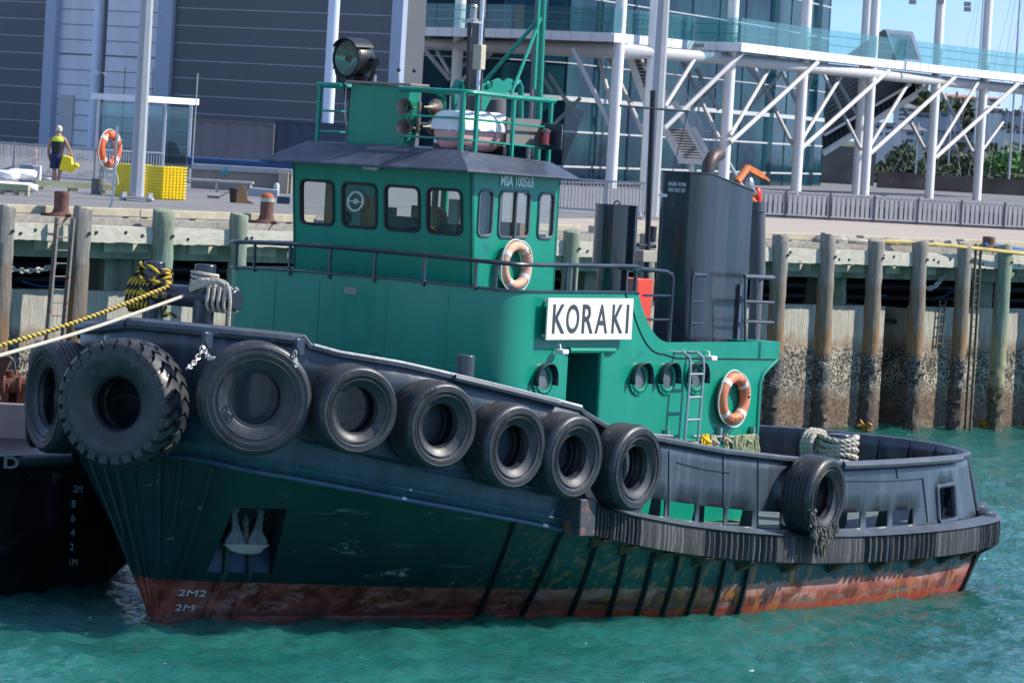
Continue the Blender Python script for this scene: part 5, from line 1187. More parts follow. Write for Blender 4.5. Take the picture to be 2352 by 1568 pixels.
ladder('faint rusty ladder at the very left edge of the picture', 4, 690, 0, 800, .72, .35, LADM, 5, .03)
# chains and hoses under the deck
def hang(name, label, cat, pts, m, r=.03, link=.13, grp=None):
    P = []
    for (x, y, off) in pts:
        d = ray(x, y); P.append(O3+d*((WH0+WI*off-O3).dot(WI)/d.dot(WI)))
    P = resample(P, .05); k = MB()
    if link:
        acc = 0; i0 = 0; j = 0
        for i in range(1, len(P)):
            acc += (P[i]-P[i-1]).length
            if acc > link*.75:
                c_ = P[i]; d = (P[i]-P[i0]).normalized(); s_ = WI.cross(d).normalized() if j % 2 else WI
                k.tube([c_+d*(link/2*math.cos(a))+s_*(link*.33*math.sin(a)) for a in [2*math.pi*q/8 for q in range(8)]], r, 5, closed=True); acc = 0; i0 = i; j += 1
    else: k.tube(P, r, 6)
    tag(k.build(name, m), label, cat, grp)
GCH = mat('chain_grey', (.40, .41, .38), .7, .2, var=.3)
hang('chain', 'grey chain hanging in a loop right of the dark wall recess', 'chain', [(2112, 640, .4), (2128, 662, .4), (2150, 655, .4), (2168, 632, .4)], GCH, .03, .14)
hang('chain', 'rusty grey chain slung under the pale beam behind the left ladder', 'chain', [(8, 612, .3), (50, 622, .3), (100, 618, .3), (128, 605, .3)], GCH, .028, .12)
hang('chain', 'grey chain slung behind the upper handrail left of the cabin', 'chain', [(590, 622, .3), (620, 628, .3), (650, 624, .3), (670, 618, .3)], GCH, .026, .11)
BLU = mat('hose_blue', (.01, .20, .55), .5)
hang('hose', 'blue hose sagging in the dark under the deck behind the left ladder', 'hose', [(48, 700-55, 2.5), (90, 657, 2.5), (145, 657, 2.5)], BLU, .022, 0)
hang('hose', 'blue hose in the gap under the deck right of the funnel', 'hose', [(1985, 668, 2.5), (2000, 672, 2.5), (2035, 680, 2.5)], BLU, .03, 0)
hang('hose', 'blue hose left of the dark wall recess', 'hose', [(2150, 684, 2.5), (2175, 676, 2.5), (2230, 640, 2.5)], BLU, .03, 0)
k = MB(); 
for z_, r_, o_ in ((3.35, .12, 3), (3.7, .07, 2.6), (3.05, .09, 3.4)): k.cyl(WP(LMIN, o_, z_), WP(LMAX, o_, z_), r_, n=10)
k.build('service_pipe', mat('pipe_dark', (.03, .035, .045), .5), wh_)
# long yellow rope laid along the edge at right, with a blue rope
hang('mooring_line', 'long yellow line stretched along the wharf edge at right', 'rope', [(2015, 553, .4), (2120, 560, .0), (2200, 566, -.2), (2300, 577, -.3), (2420, 590, -.3)], mat('line_yellow', (.55, .42, .14), .8, var=.3), .045, 0)
hang('blue_line', 'short blue rope lying by the dark red bollard', 'rope', [(2262, 562, .6), (2290, 565, .6), (2330, 572, .5), (2380, 580, .4)], mat('line_blue', (.03, .16, .36), .8), .06, 0)
# rock rubble and driftwood on the edge at right
rs = random.Random(21); RK = mat('rubble', (.36, .34, .30), .95, var=.4, vs=8, bump=.7)
for i, x in enumerate((1888, 1925, 1965, 1998, 2035, 2060, 2100, 2140, 2180)):
    l_ = wx(x, 553, .75); k = MB(); 
    pts = [(rs.uniform(.8, 1.2)) for _ in range(100)]
    k.ball((0, 0, 0), .12+rs.random()*.08, 10, (rs.uniform(1.2, 2.6), 1, rs.uniform(.5, .8)))
    k.v = [(a+rs.uniform(-.02, .02), b_+rs.uniform(-.02, .02), c_+rs.uniform(-.015, .015)) for a, b_, c_ in k.v]
    o = k.build('rubble_block', RK, None, ang=20); o.location = WP(l_, .7, 4.55); o.rotation_euler = (0, 0, rs.random()*3); tag(o, 'grey broken rubble lying in a row on the wharf edge right of the funnel', 'rubble', 'rubble on the wharf edge')
# mounted seaweed
for x, y in ((2010, 985), (2276, 978)):
    k = MB(); p = atz(x, y, .05)+WI*.3
    q = p
    for i in range(34): d_ = Vector((rs.uniform(-.12, .12), rs.uniform(-.03, .03), rs.uniform(-.09, .1))); q2 = q+d_ if (q+d_-p).length < .26 else p; k.tube([q, q2+Vector((.001, 0, 0)), q2+Vector((.02, 0, .02))], .022, 4); q = q2
    tag(k.build('seaweed', mat('kelp', (.32, .15, .015), .5, var=.4)), 'small clump of orange kelp on the wall foot '+('by the recess' if x < 2100 else 'near the right edge'), 'seaweed')

# ground behind the wharf
k = MB(); k.add([WP(-400, .95, 4.46), WP(700, .95, 4.46), WP(700, 260, 4.46), WP(-400, 260, 4.46)], [(0, 1, 2, 3)])
g = k.build('quay_ground', mat('asphalt', (.17, .17, .18), .85, var=.18, vs=.5, spots=((.30, .27, .19), .66, .35), stretch=(1, 1, 1), bump=.2, bs=12), None, smooth=False, fixn=False); struct(g)
k = MB()
for o_ in (9, 10.5, 13.5, 17.5): 
    k.add([WP(-60, o_, 4.464), WP(200, o_, 4.464), WP(200, o_+.35, 4.464), WP(-60, o_+.35, 4.464)], [(0, 1, 2, 3)])
g = k.build('quay_lines', mat('asphalt_seam', (.30, .27, .19), .9, var=.3), None, smooth=False, fixn=False); struct(g)
k = MB(); A_, B_ = atz(1300, 545, 4.468), atz(1760, 508, 4.468); 
k.add([atz(1270, 502, 4.468), atz(1270, 530, 4.468), atz(2450, 572, 4.468), atz(2700, 580, 4.468), atz(2700, 534, 4.468), atz(2400, 523, 4.468), atz(1760, 500, 4.468)], [tuple(range(7))])
g = k.build('gravel_strip', mat('sandy_paving', (.37, .32, .27), .95, var=.08, vs=.4), None, smooth=False, fixn=False); struct(g)
# ================================================================== HALL (left) 
GZ = 4.46
def hY(x): return 208-.0165*x
def hp(x, y=200): return at(x, y, hY(x))
h0, h1 = hp(0), hp(900); HD = Vector((h1.x-h0.x, h1.y-h0.y, 0)).normalized(); HN = Vector((HD.y, -HD.x, 0))  # HN towards the camera
def hx(x, y=200):
    d = ray(x, y); p0 = Vector((h0.x, h0.y, 0)); t = (p0-O3).dot(HN)/d.dot(HN); return (O3+d*t-p0).dot(HD)
def HP(l, o, z): return Vector((h0.x, h0.y, 0))+HD*l+HN*o+Vector((0, 0, z))
def hbox(k, x0, x1, o0, o1, z0, z1):
    l0, l1 = hx(x0), hx(x1)
    k.add([HP(l, o, z) for l in (l0, l1) for o in (o0, o1) for z in (z0, z1)], [(0, 1, 3, 2), (4, 6, 7, 5), (0, 4, 5, 1), (2, 3, 7, 6), (0, 2, 6, 4), (1, 5, 7, 3)])
DPAN = mat('hall_panel', (.10, .108, .12), .5, var=.08, vs=.3, streak=((.075, .085, .11), .3, .8)); LJ = mat('joint_light', (.38, .42, .48), .5)
LCLD = mat('cladding_white', (.72, .74, .78), .55, var=.08, vs=.8, streak=((.55, .56, .58), .5, 1.5)); DJ = mat('joint_dark', (.16, .17, .19), .7)
GCOL = mat('hall_column', (.36, .43, .54), .5, var=.06); LBL = mat('column_pale_blue', (.66, .74, .86), .45, var=.05)
hall = thing('exhibition_hall', 'big hall with dark blue-grey panelled doors and white cladding strip at left', 'building')
k = MB(); hbox(k, -250, 92, -2.4, -.4, GZ, 20); hbox(k, 378, 884, -2.4, -.4, GZ, 20); k.build('door_panel', DPAN, hall, smooth=False)
k = MB()
for i in range(20): z = GZ+.7+i*.765; hbox(k, -250, 88, -.42, -.385, z, z+.035); hbox(k, 383, 876, -.42, -.385, z, z+.035)
k.build('panel_joint', LJ, hall, smooth=False)
k = MB(); hbox(k, 110, 350, -2.5, -.55, GZ, 20); k.build('white_cladding', LCLD, hall, smooth=False)
k = MB()
for i in range(22): z = GZ+.5+i*.675; hbox(k, 113, 346, -.57, -.53, z, z+(.03 if i != 6 else .07))
for x in (265, 297, 330): hbox(k, x, x+1.2, -.57, -.535, GZ, 8.6)
k.build('cladding_joint', DJ, hall, smooth=False)
k = MB(); hbox(k, 88, 112, -.6, -.2, GZ, 20); hbox(k, 346, 380, -.6, -.2, GZ, 20); hbox(k, 880, 905, -.6, -.3, GZ, 20); k.build('wall_column', GCOL, hall, smooth=False)
k = MB(); hbox(k, 124, 153, -.54, -.45, GZ, 7.2); k.build('side_door', mat('door_white', (.5, .5, .48), .6, var=.05), hall, smooth=False)
def post(name, label, cat, x, Y, r, m, z1=20, yr=200, grp=None, r1=None, zb=GZ):
    p = at(x, yr, Y); k = MB(); k.cyl((0, 0, 0), (0, 0, z1-zb), r, r1 or r, 16); o = k.build(name, m); o.location = (p.x, p.y, zb); tag(o, label, cat, grp); return o
post('round_column', 'pale blue round column in front of the white cladding strip', 'column', 218, 200, .215, LBL, grp='columns in front of the hall')
post('round_column', 'pale blue round column passing behind the searchlight', 'column', 757, 190, .24, LBL, grp='columns in front of the hall')
post('drain_pipe', 'dark vertical pipe beside the left pale blue column', 'pipe', 234, 199.5, .09, mat('pipe_grey', (.10, .10, .11), .5))
k = MB(); p = at(232, 168, 199); k.box(-.28, -.12, -.05, .1, -.08, .08); k.box(.12, .28, -.05, .1, -.1, .06); k.box(-.12, .12, 0, .04, .0, .03); o = k.build('floodlight_pair', WHITE); o.location = p; tag(o, 'pair of small white floodlights on the pipe beside the left pale blue column', 'floodlight')

# containers
def container(label, x0, x1, ytop, Y, col, zb=GZ):
    a, b_ = at(x0, ytop+4, Y), at(x1, ytop+(x1-x0)*.058, Y+.0); t = thing('shipping_container', label, 'container', (a.x, Y, zb), 0, 'shipping containers'); w = b_.x-a.x; hgt = a.z-zb
    k = MB(); n = int(w/.14); top = []; 
    for i in range(n+1): x = w*i/n; o = .0 if (i//2) % 2 else -.045; top.append((x, o))
    k.grid([[(x, o, .1) for x, o in top], [(x, o, hgt-.12) for x, o in top]]); k.box(0, w, .06, 2.4, .05, hgt-.03); k.build('container_side', mat('cont_%s' % label[:4], col, .55, var=.12, vs=1), t, smooth=False)
    k = MB(); k.box(-.05, w+.05, -.07, .1, hgt-.12, hgt); k.box(-.05, w+.05, -.07, .1, 0, .12); k.box(-.05, .07, -.07, .1, .12, hgt-.12); k.box(w-.07, w+.05, -.07, .1, .12, hgt-.12); k.build('container_rail', mat('contr_%s' % label[:4], tuple(c*.8 for c in col), .55), t, smooth=False)
container('grey corrugated container right of the glass booth', 440, 628, 268, 188, (.15, .145, .17))
k = MB(); a, b_ = at(1000, 262, 190), at(1072, 340, 190); k.box(a.x, b_.x, 190, 190.3, GZ, a.z)
for i in range(16): k.box(a.x, b_.x, 189.95, 190, GZ+.15*i, GZ+.15*i+.1)
tag(k.build('roller_door', mat('door_pale', (.62, .66, .74), .5), None, smooth=False), 'pale ribbed door panel seen between the whistle trumpets and the life raft', 'door')
container('dark blue container partly hidden by the cabin roof', 634, 905, 272, 189.5, (.035, .055, .10))

# ================================================================== GLASS EVENTS BUILDING
WS = mat('steel_white', (.80, .79, .78), .45, var=.05, vs=1); WSL = mat('fascia_white', (.74, .76, .80), .4, var=.04); STG = mat('strut_shade', (.50, .50, .50), .5, var=.08)  # strut grey is the white steel with shade put into its colour
GLB = bpy.data.materials.new('curtain_glass'); GLB.use_nodes = True; q_ = GLB.node_tree.nodes['Principled BSDF']; q_.inputs['Specular IOR Level'].default_value = .06
def _glb():
    n, l = GLB.node_tree.nodes, GLB.node_tree.links; t = n.new('ShaderNodeTexCoord'); z = n.new('ShaderNodeTexNoise'); z.inputs['Scale'].default_value = .35; z.inputs['Detail'].default_value = 4
    r = n.new('ShaderNodeValToRGB'); r.color_ramp.elements[0].position = .4; r.color_ramp.elements[1].position = .62; r.color_ramp.elements[0].color = (.004, .018, .042, 1); r.color_ramp.elements[1].color = (.009, .05, .07, 1)
    l.new(t.outputs['Object'], z.inputs['Vector']); l.new(z.outputs[0], r.inputs[0]); l.new(r.outputs[0], q_.inputs['Base Color'])
    q_.inputs['Roughness'].default_value = .08; q_.inputs['IOR'].default_value = 1.3
    z2 = n.new('ShaderNodeTexNoise'); z2.inputs['Scale'].default_value = .9; z2.inputs['Detail'].default_value = 2; b = n.new('ShaderNodeBump'); b.inputs['Strength'].default_value = .15; b.inputs['Distance'].default_value = .05
    l.new(t.outputs['Object'], z2.inputs['Vector']); l.new(z2.outputs[0], b.inputs['Height']); l.new(b.outputs[0], q_.inputs['Normal'])
_glb()
ev = thing('events_building', 'glass-fronted events building with white columns, slanted struts and a long balcony', 'building')
FP = [at(897, 200, 222), at(1150, 200, 216), at(1300, 200, 218), at(1761, 200, 256), at(1897, 200, 276)]; FP = [Vector((p.x, p.y, 0)) for p in FP]
back = Vector((6, 30, 0))
k = MB()
for i in range(len(FP)-1): k.add([FP[i]+Vector((0, 0, GZ)), FP[i+1]+Vector((0, 0, GZ)), FP[i+1]+Vector((0, 0, 22)), FP[i]+Vector((0, 0, 22))], [(0, 1, 2, 3)])
k.add([FP[-1]+Vector((0, 0, GZ)), FP[-1]+Vector((.3, 30, GZ)), FP[-1]+Vector((.3, 30, 22)), FP[-1]+Vector((0, 0, 22))], [(0, 1, 2, 3)])
k.build('curtain_wall', GLB, ev, smooth=False)
k = MB()
for i in range(len(FP)-1):
    for z, hh, d in ((8.42, .22, .12), (6.85, .09, .06), (5.18, .09, .06), (10.1, .05, .04), (13.3, .06, .05), (15.2, .08, .05)): k.bar(FP[i]+Vector((0, -.05, z)), FP[i+1]+Vector((0, -.05, z)), d, hh)
k.build('transom', mat('transom_white', (.45, .48, .5), .5), ev, smooth=False)
k = MB()
for i in range(len(FP)-1):
    L = (FP[i+1]-FP[i]).length; n = int(L/5.5)
    for j in range(n+1): p = FP[i].lerp(FP[i+1], j/max(1, n)); k.bar(p+Vector((0, -.03, GZ)), p+Vector((0, -.03, 20)), .05, .06)
k.build('mullion', mat('mullion_dark', (.03, .08, .095), .5), ev, smooth=False)
# pale teal bands standing in for the columns' reflections in the glass
k = MB()
for x in (925, 1235, 1360, 1540, 1770, 1868): 
    p = at(x, 200, 0.0+np.interp(x, [897, 1150, 1300, 1761, 1897], [222, 216, 218, 256, 276])-.12); k.box(p.x-.28, p.x+.28, p.y-.08, p.y+.1, GZ, 20)
k.build('reflection_band', glass('reflection_teal', (.3, .6, .6), .05, body=((.03, .15, .17), .5)), ev, smooth=False)
ZB = 11.3
EX = [(945, 62, 212), (1176, 67, 205), (1408, 76, 201), (1539, 89, 206), (1595, 98, 211), (1700, 98, 206), (1859, 117, 215), (2014, 135, 225), (2168, 152, 234), (2352, 172, 245), (2700, 215, 268)]
EX = [(945, 62), (1176, 67), (1408, 76), (1539, 89), (1595, 95), (1700, 98), (1859, 117), (2014, 135), (2168, 152), (2352, 172), (2560, 194)]
E_ = [atz(x, y, ZB) for x, y in EX]
E_ = [Vector((p.x, p.y, 0)) for p in E_]
inn_ = [Vector((p.x-1.0, p.y+12, 0)) for p in E_]
k = MB(); z_ = Vector((0, 0, 1)); n = len(E_)
for i in range(n-1):
    a, b_ = E_[i], E_[i+1]; c_, d_ = inn_[i+1], inn_[i]
    if i >= 5: c_, d_ = E_[i+1]+Vector((-2.2, 3.0, 0)), E_[i]+Vector((-2.2, 3.0, 0))
    k.prism([a+z_*(ZB-.12), b_+z_*(ZB-.12), c_+z_*(ZB-.12), d_+z_*(ZB-.12)], (0, 0, -.16))
k.build('balcony_slab', mat('slab_under', (.30, .30, .31), .8), ev, smooth=False)
k = MB()
for i in range(n-1): k.bar(E_[i]+z_*(ZB-.2), E_[i+1]+z_*(ZB-.2), .12, .40)
k.build('balcony_fascia', WSL, ev, smooth=False)
k = MB()
for i in range(n-1):
    L = (E_[i+1]-E_[i]).length; m_ = max(1, int(L/1.15))
    for j in range(m_): p = E_[i].lerp(E_[i+1], j/m_); d_ = (E_[i+1]-E_[i]).normalized(); nn_ = Vector((d_.y, -d_.x, 0)); k.bar(p+nn_*.065+z_*(ZB-.4), p+nn_*.065+z_*ZB, .035, .02)
k.build('fascia_joint', mat('joint_grey', (.5, .5, .52), .5), ev, smooth=False)
BG = glass('balustrade_glass', (.50, .78, .78), .0, body=((.10, .28, .30), .24))
for i in range(n-1):
    L = (E_[i+1]-E_[i]).length; m_ = max(1, round(L/2.3))
    for j in range(m_):
        a, b_ = E_[i].lerp(E_[i+1], (j+.012)/m_), E_[i].lerp(E_[i+1], (j+.988)/m_); k = MB(); k.add([a+z_*ZB, b_+z_*ZB, b_+z_*(ZB+1.1), a+z_*(ZB+1.1)], [(0, 1, 2, 3)]); k.build('balustrade_pane', BG, ev, smooth=False)
k = MB()
for i in range(n-1):
    for zz in (.82, .4): k.bar(E_[i]+z_*(ZB+zz)+Vector((-.05, .12, 0)), E_[i+1]+z_*(ZB+zz)+Vector((-.05, .12, 0)), .04, .04)
k.build('balcony_rail', mat('rail_teal', (.16, .30, .30), .4, .3), ev, smooth=False)
CI = [(1047, 213), (1416, 203), (1495, 204), (1674, 208.5), (1842, 217), (1981, 230), (2000, 225.5), (2149, 235), (2259, 243)]
TB = [at(x, 200, Y) for x, Y in CI if x != 1981]; k = MB(); P = [Vector((p.x, p.y-.0, 10.55)) for p in TB]; P = [Vector((at(940, 200, 214).x, 214, 10.55))]+P+[P[-1]+(P[-1]-P[-2])*1.0]
k.tube(P, .27, 14); k.build('edge_tube', STG, ev)
for x, Y in CI:
    p = at(x, 200, Y); k = MB(); k.cyl((p.x, p.y, GZ), (p.x, p.y, 24), .255 if x < 1960 else .235, n=18); k.build('column', WS, ev)
C3 = lambda cx, cy: ((cx/3.267+1280)/1.0884, cy/3.267/1.0884)
C4 = lambda cx, cy: ((cx/3.267+1840)/1.0884, cy/3.267/1.0884)
def brace(a, Ya, b_, Yb, r=.135): k = MB(); k.cyl(at(*a, Ya), at(*b_, Yb), r*.74, n=10); k.build('strut', STG, ev)
brace(C3(835, 1095), 203, C3(495, 400), 203.5, .16); brace(C3(850, 1020), 203, C3(695, 410), 206, .13); brace(C3(1070, 1080), 204, C3(760, 410), 208, .13); brace(C3(1090, 560), 204, C3(1030, 440), 206, .12)
brace(C3(1250, 870), 204, C3(1525, 425), 206.5, .14); brace(C3(1245, 1050), 204, C3(1885, 430), 207.5, .15); brace(C3(1690, 1130), 208, C3(1380, 480), 212, .13)
brace(C3(1780, 1110), 208, C4(308, 500), 214, .13); brace(C3(1780, 1165), 208, C4(665, 512), 217, .15)
brace(C4(460, 1180), 217, C4(145, 545), 222, .13); brace(C4(532, 1150), 217, C4(888, 575), 223, .13); brace(C4(538, 1210), 217, C4(1245, 580), 227, .15)
brace(C4(1018, 1220), 226, C4(712, 600), 232, .13); brace(C4(1092, 1195), 226, C4(1440, 625), 232, .13); brace(C4(1096, 1255), 226, C4(1785, 635), 236, .15)
brace(C4(1550, 1235), 235, C4(1245, 655), 242, .13); brace(C4(1622, 1250), 235, C4(1972, 680), 240, .13); brace(C4(1625, 1292), 235, C4(2300, 692), 244, .15)
brace(C4(1943, 1265), 243, C4(1680, 750), 250, .13); brace(C4(2015, 1225), 243, C4(2180, 1000), 247, .1)
C2 = lambda cx, cy: ((cx/3.267+640)/1.0884, cy/3.267/1.0884)
brace(C2(1580, 650), 213, C2(1265, 275), 212, .14); brace(C2(1582, 600), 213, C2(1410, 290), 215, .13); brace(C2(1650, 690), 213, C2(1985, 370), 212, .13); brace(C2(1690, 540), 213, C2(1860, 370), 216, .12)
BK = mat('steel_back_reflected', (.30, .38, .40), .5)  # rear struts, some standing in for struts reflected in the glass
def brace2(a, b_, Y, r=.09): k = MB(); k.cyl(at(*a, Y), at(*b_, Y), r, n=8); k.build('back_reflected_strut', BK, ev)
for a, b_, Y in ((C3(1500, 560), C3(1690, 900), 214), (C3(1900, 520), C3(2091, 760), 220), (C3(1460, 900), C3(1660, 700), 215),
    (C3(300, 600), C3(560, 1010), 211), (C3(120, 420), C3(330, 760), 212), (C3(560, 800), C3(300, 1060), 212), (C4(100, 900), C4(380, 590), 222), (C4(380, 590), C4(560, 980), 226), (C4(820, 640), C4(1010, 980), 233), (C4(640, 560), C4(560, 800), 226), (C3(1760, 1310), C3(1900, 1560), 210), (C3(1420, 1210), C3(1560, 1560), 211)): brace2(a, b_, Y)
k = MB()      # fittings where struts meet columns, small lamps high up
for x, y, Y in ((1600/3.267*0+2096, 5, 235), (2160, 4, 235), (2222, 10, 243), (2222, 22, 243)): p = at(x, y, Y-.4); k.box(p.x-.18, p.x+.18, p.y-.1, p.y+.1, p.z-.12, p.z+.12)
k.build('column_lamp', mat('lamp_grey2', (.35, .37, .38), .4), ev, smooth=False)
# stairs under the balcony
def stairs(name, p0, p1, w, n, m, st=.12):
    k = MB(); w = V3(w)
    for s_ in (0, 1): k.bar(p0+w*s_, p1+w*s_, st*.8, .32)
    k.build(name+'_stringer', WS, ev, smooth=False); k = MB()
    for i in range(n): q = p0.lerp(p1, (i+.5)/n); k.prism([q, q+w, q+w+Vector((.0, .28, .0)), q+Vector((0, .28, 0))], (0, 0, -.07))
    k.build(name+'_tread', mat('tread_grey', (.34, .35, .36), .7), ev, smooth=False)
    k = MB(); k.add([p0+Vector((0, .3, -.12)), p0+w+Vector((0, .3, -.12)), p1+w+Vector((0, .3, -.12)), p1+Vector((0, .3, -.12))], [(0, 1, 2, 3)]); k.build(name+'_soffit', mat('soffit_dark', (.07, .08, .085), .8), ev, smooth=False)
stairs('stair', at(*C3(950, 440), 209), at(*C3(1100, 860), 209), (1.0, .9, 0), 15, None)
stairs('stair', at(*C3(1235, 1030), 210), at(*C3(1380, 1300), 210), (1.35, .4, 0), 12, None)
k = MB(); a, b_ = at(*C3(1360, 1290), 210), at(*C3(1560, 1290), 210.4); k.box(a.x, b_.x+.2, a.y, a.y+1.5, a.z-.25, a.z); k.cyl((b_.x-.5, a.y+.3, GZ), (b_.x-.5, a.y+.3, a.z-.2), .12); k.build('stair_landing', WS, ev, smooth=False)
k = MB(); k.bar(at(*C3(1320, 830), 209), at(*C3(1580, 1290), 209), .2, .26); k.build('stair_beam', WS, ev, smooth=False)
k = MB(); RP = [C3(1270, 560), C3(1360, 630), C3(1570, 1070), C3(1640, 1080), C3(1700, 1200)]
for i in range(len(RP)-1):
    a, b_ = at(*RP[i], 208.5), at(*RP[i+1], 208.5); k.bar(a, b_, .05, .05); k.bar(a-z_*1.0, b_-z_*1.0, .05, .05); m_ = max(2, int((b_-a).length/.14))
    for j in range(m_+1): q = a.lerp(b_, j/m_); k.bar(q, q-z_*1.0, .025, .025)
k.build('stair_railing', mat('baluster_grey', (.42, .44, .46), .5), ev, smooth=False)
# covered stair at the right end
k = MB(); LV = mat('louvre_grey', (.13, .15, .15), .7, var=.1)
pp = [C4(740, 610), C4(1100, 585), C4(1560, 680), C4(1100, 905), C4(722, 1095)]; k.prism([at(*q, 238) for q in pp], (0, .3, 0)); k.build('louvre_screen', LV, ev, smooth=False)
k = MB()
for i in range(11):
    a, b_ = (740-5, 660+i*42), (1240, 600+i*42-240+i*3); k.bar(at(*C4(a[0], min(1080, a[1]+20)), 237.8), at(*C4(1060, max(600, 500+i*40)), 237.8), .04, .05)
k.build('louvre_slat', mat('louvre_light', (.24, .26, .26), .6), ev, smooth=False)
stairs('covered_stair', at(*C4(715, 1250), 236), at(*C4(1480, 770), 236), (.0, 2.2, 1.0), 20, None, .14)
k = MB(); k.bar(at(*C4(722, 1105), 235.6), at(*C4(1430, 690), 235.6), .12, .14); k.bar(at(*C4(712, 1262), 235.6), at(*C4(1560, 700), 235.6), .14, .16); k.build('covered_stair_edge', WS, ev, smooth=False)
k = MB(); fr_ = [C4(1220, 240), C4(1445, 262), C4(1525, 505), C4(1310, 490)]; ii = [C4(1250, 275), C4(1425, 290), C4(1495, 490), C4(1330, 480)]
k.frame([at(*q, 229) for q in fr_], [at(*q, 229) for q in ii], (0, .25, 0)); k.build('hood_frame', mat('hood_white', (.92, .92, .92), .4), ev, smooth=False)
k = MB(); k.prism([at(*q, 229.3) for q in (C4(1220, 240), C4(1310, 490), C4(1310, 520), C4(930, 445), C4(1060, 350))], (0, 2, 0)); k.build('hood_side', mat('hood_grey', (.14, .18, .17), .7), ev, smooth=False)
k = MB(); k.add([at(*q, 229.15) for q in ii], [(0, 1, 2, 3)]); k.build('hood_glass', glass('hood_glass', (.35, .5, .5), .15, body=((.05, .12, .12), .6)), ev, smooth=False)

# ================================================================== FENCES, LAMP POSTS, BOOTH
STR_ = mat('strut_grey', (.52, .51, .50), .5, var=.08)
FEN = mat('fence_grey', (.40, .40, .42), .6, var=.15, vs=1.5); FEND = mat('fence_dark', (.13, .13, .15), .7)
def fence(label, x0, y0, x1, y1, h, gap, wb, panel=2.3, m=FEN, back_=False, post_=.07):
    a, b_ = atz(x0, y0, GZ), atz(x1, y1, GZ); t = thing('railing_fence', label, 'fence'); L = (b_-a).length; d = (b_-a).normalized(); nn_ = Vector((d.y, -d.x, 0))
    k = MB(); k.bar(a+z_*h, b_+z_*h, .05, .05); k.bar(a+z_*.12, b_+z_*.12, .04, .05); k.build('fence_rail', m, t, smooth=False)
    k = MB(); n_ = int(L/gap)
    for i in range(n_): q = a+d*(i*gap+rsf.uniform(-.01, .01)); k.bar(q+z_*.14, q+z_*(h-.02), wb*rsf.uniform(.85, 1.1), .02, nn_)
    k.build('fence_bars', m, t, smooth=False)
    k = MB(); n_ = int(L/panel)
    for i in range(n_+1): q = a+d*(i*panel); k.bar(q-nn_*.0, q+z_*(h+.04), post_, post_)
    k.build('fence_post', FEND if back_ else m, t, smooth=False)
    if back_: k = MB(); k.prism([a-nn_*.12+z_*.02, b_-nn_*.12+z_*.02, b_-nn_*.12+z_*(h-.1), a-nn_*.12+z_*(h-.1)], -nn_*.03); k.build('fence_backing', mat('backing_grey', (.26, .26, .28), .8, var=.25, vs=.5), t, smooth=False)
    return t
rsf = random.Random(13)
fence('long low grey slatted fence along the quay right of the funnel', 1700, 496, 2700, 548, .86, .17, .12, 1.55, back_=True)
fence('steel bar railing between the green cabin and the funnel', 1270, 486, 1492, 500, 1.0, .11, .03, 1.6)
fence('grey bar railing behind the person at the far left', -60, 400, 236, 425, 1.05, .085, .025, 2.4)
fence('bar railing behind the yellow crates inside the glass booth', 236, 425, 372, 432, 1.05, .085, .025, 2.4)
# ramp trusses by the railing
k = MB()
for (a, b_, w) in (((0, 394), (112, 357), .1), ((95, 430), (128, 352), .1), ((110, 392), (150, 428), .1), ((30, 385), (52, 410), .07), ((160, 405), (215, 395), .08)): k.bar(at(*a, 141), at(*b_, 141), w, w)
tag(k.build('gangway_truss', mat('truss_grey', (.36, .39, .42), .6), smooth=False), 'grey gangway bracing behind the person at the far left', 'gangway')
def lamp_post(label, x, y, r0, r1, m, zt=17):
    p = atz(x, y, GZ); t = thing('lamp_post', label, 'lamp post', p, 0, 'grey lamp posts on the quay'); k = MB(); k.tube([(0, 0, .12), (0, 0, zt-GZ)], [r0, r1], 8); k.build('pole', m, t, ang=20)
    k = MB(); k.box(-.42, .42, -.42, .42, .05, .1); 
    for a in (-.33, .33):
        for b_ in (-.33, .33): k.cyl((a, b_, 0), (a, b_, .22), .05, n=8)
    k.build('base_plate', FEN, t, smooth=False); return t
LPM = mat('lamp_post_grey', (.36, .38, .41), .45, var=.06)
lamp_post('octagonal grey lamp post with bolted base in front of the yellow crates', 313, 462, .185, .13, LPM)
lamp_post('tall grey lamp post rising behind the signal mast and funnel', 1495, 506, .21, .13, LPM)
post('thin_post', 'thin dark post in front of the glass building, right of the green mast', 'post', 1222, 165, .07, mat('thin_post', (.12, .12, .14), .5), zb=GZ)
# glass booth
bt = thing('glass_booth', 'small glass shelter with flat white roof behind the lamp post', 'shelter', (0, 0, 0))
rc = [at(205, 248, 150), at(333, 262, 148), at(455, 250, 152), at(332, 240, 154)]; zr_ = 7.02
rc = [Vector((at(x, 330, Y).x, Y, zr_)) for x, Y in ((204, 150.5), (330, 148), (452, 151.5), (322, 154.5))]
k = MB(); k.prism(rc, (0, 0, .2)); k.build('booth_roof', mat('booth_roof', (.85, .86, .88), .5), bt, smooth=False)
k = MB(); cp = [Vector((at(x, 330, Y).x, Y, 0)) for x, Y in ((222, 150.6), (331, 148.6), (375, 150.0), (434, 151.2), (322, 153.8))]
for q in cp: k.bar(q+z_*GZ, q+z_*zr_, .11, .11)
k.build('booth_post', mat('booth_post', (.8, .82, .84), .5), bt, smooth=False)
BGl = glass('booth_glass', (.62, .74, .74), .02)
for a, b_ in ((0, 1), (1, 2), (2, 3), (3, 4), (0, 4)): k = MB(); k.add([cp[a]+z_*(GZ+.15), cp[b_]+z_*(GZ+.15), cp[b_]+z_*(zr_-.1), cp[a]+z_*(zr_-.1)], [(0, 1, 2, 3)]); k.build('booth_pane', BGl, bt, smooth=False)
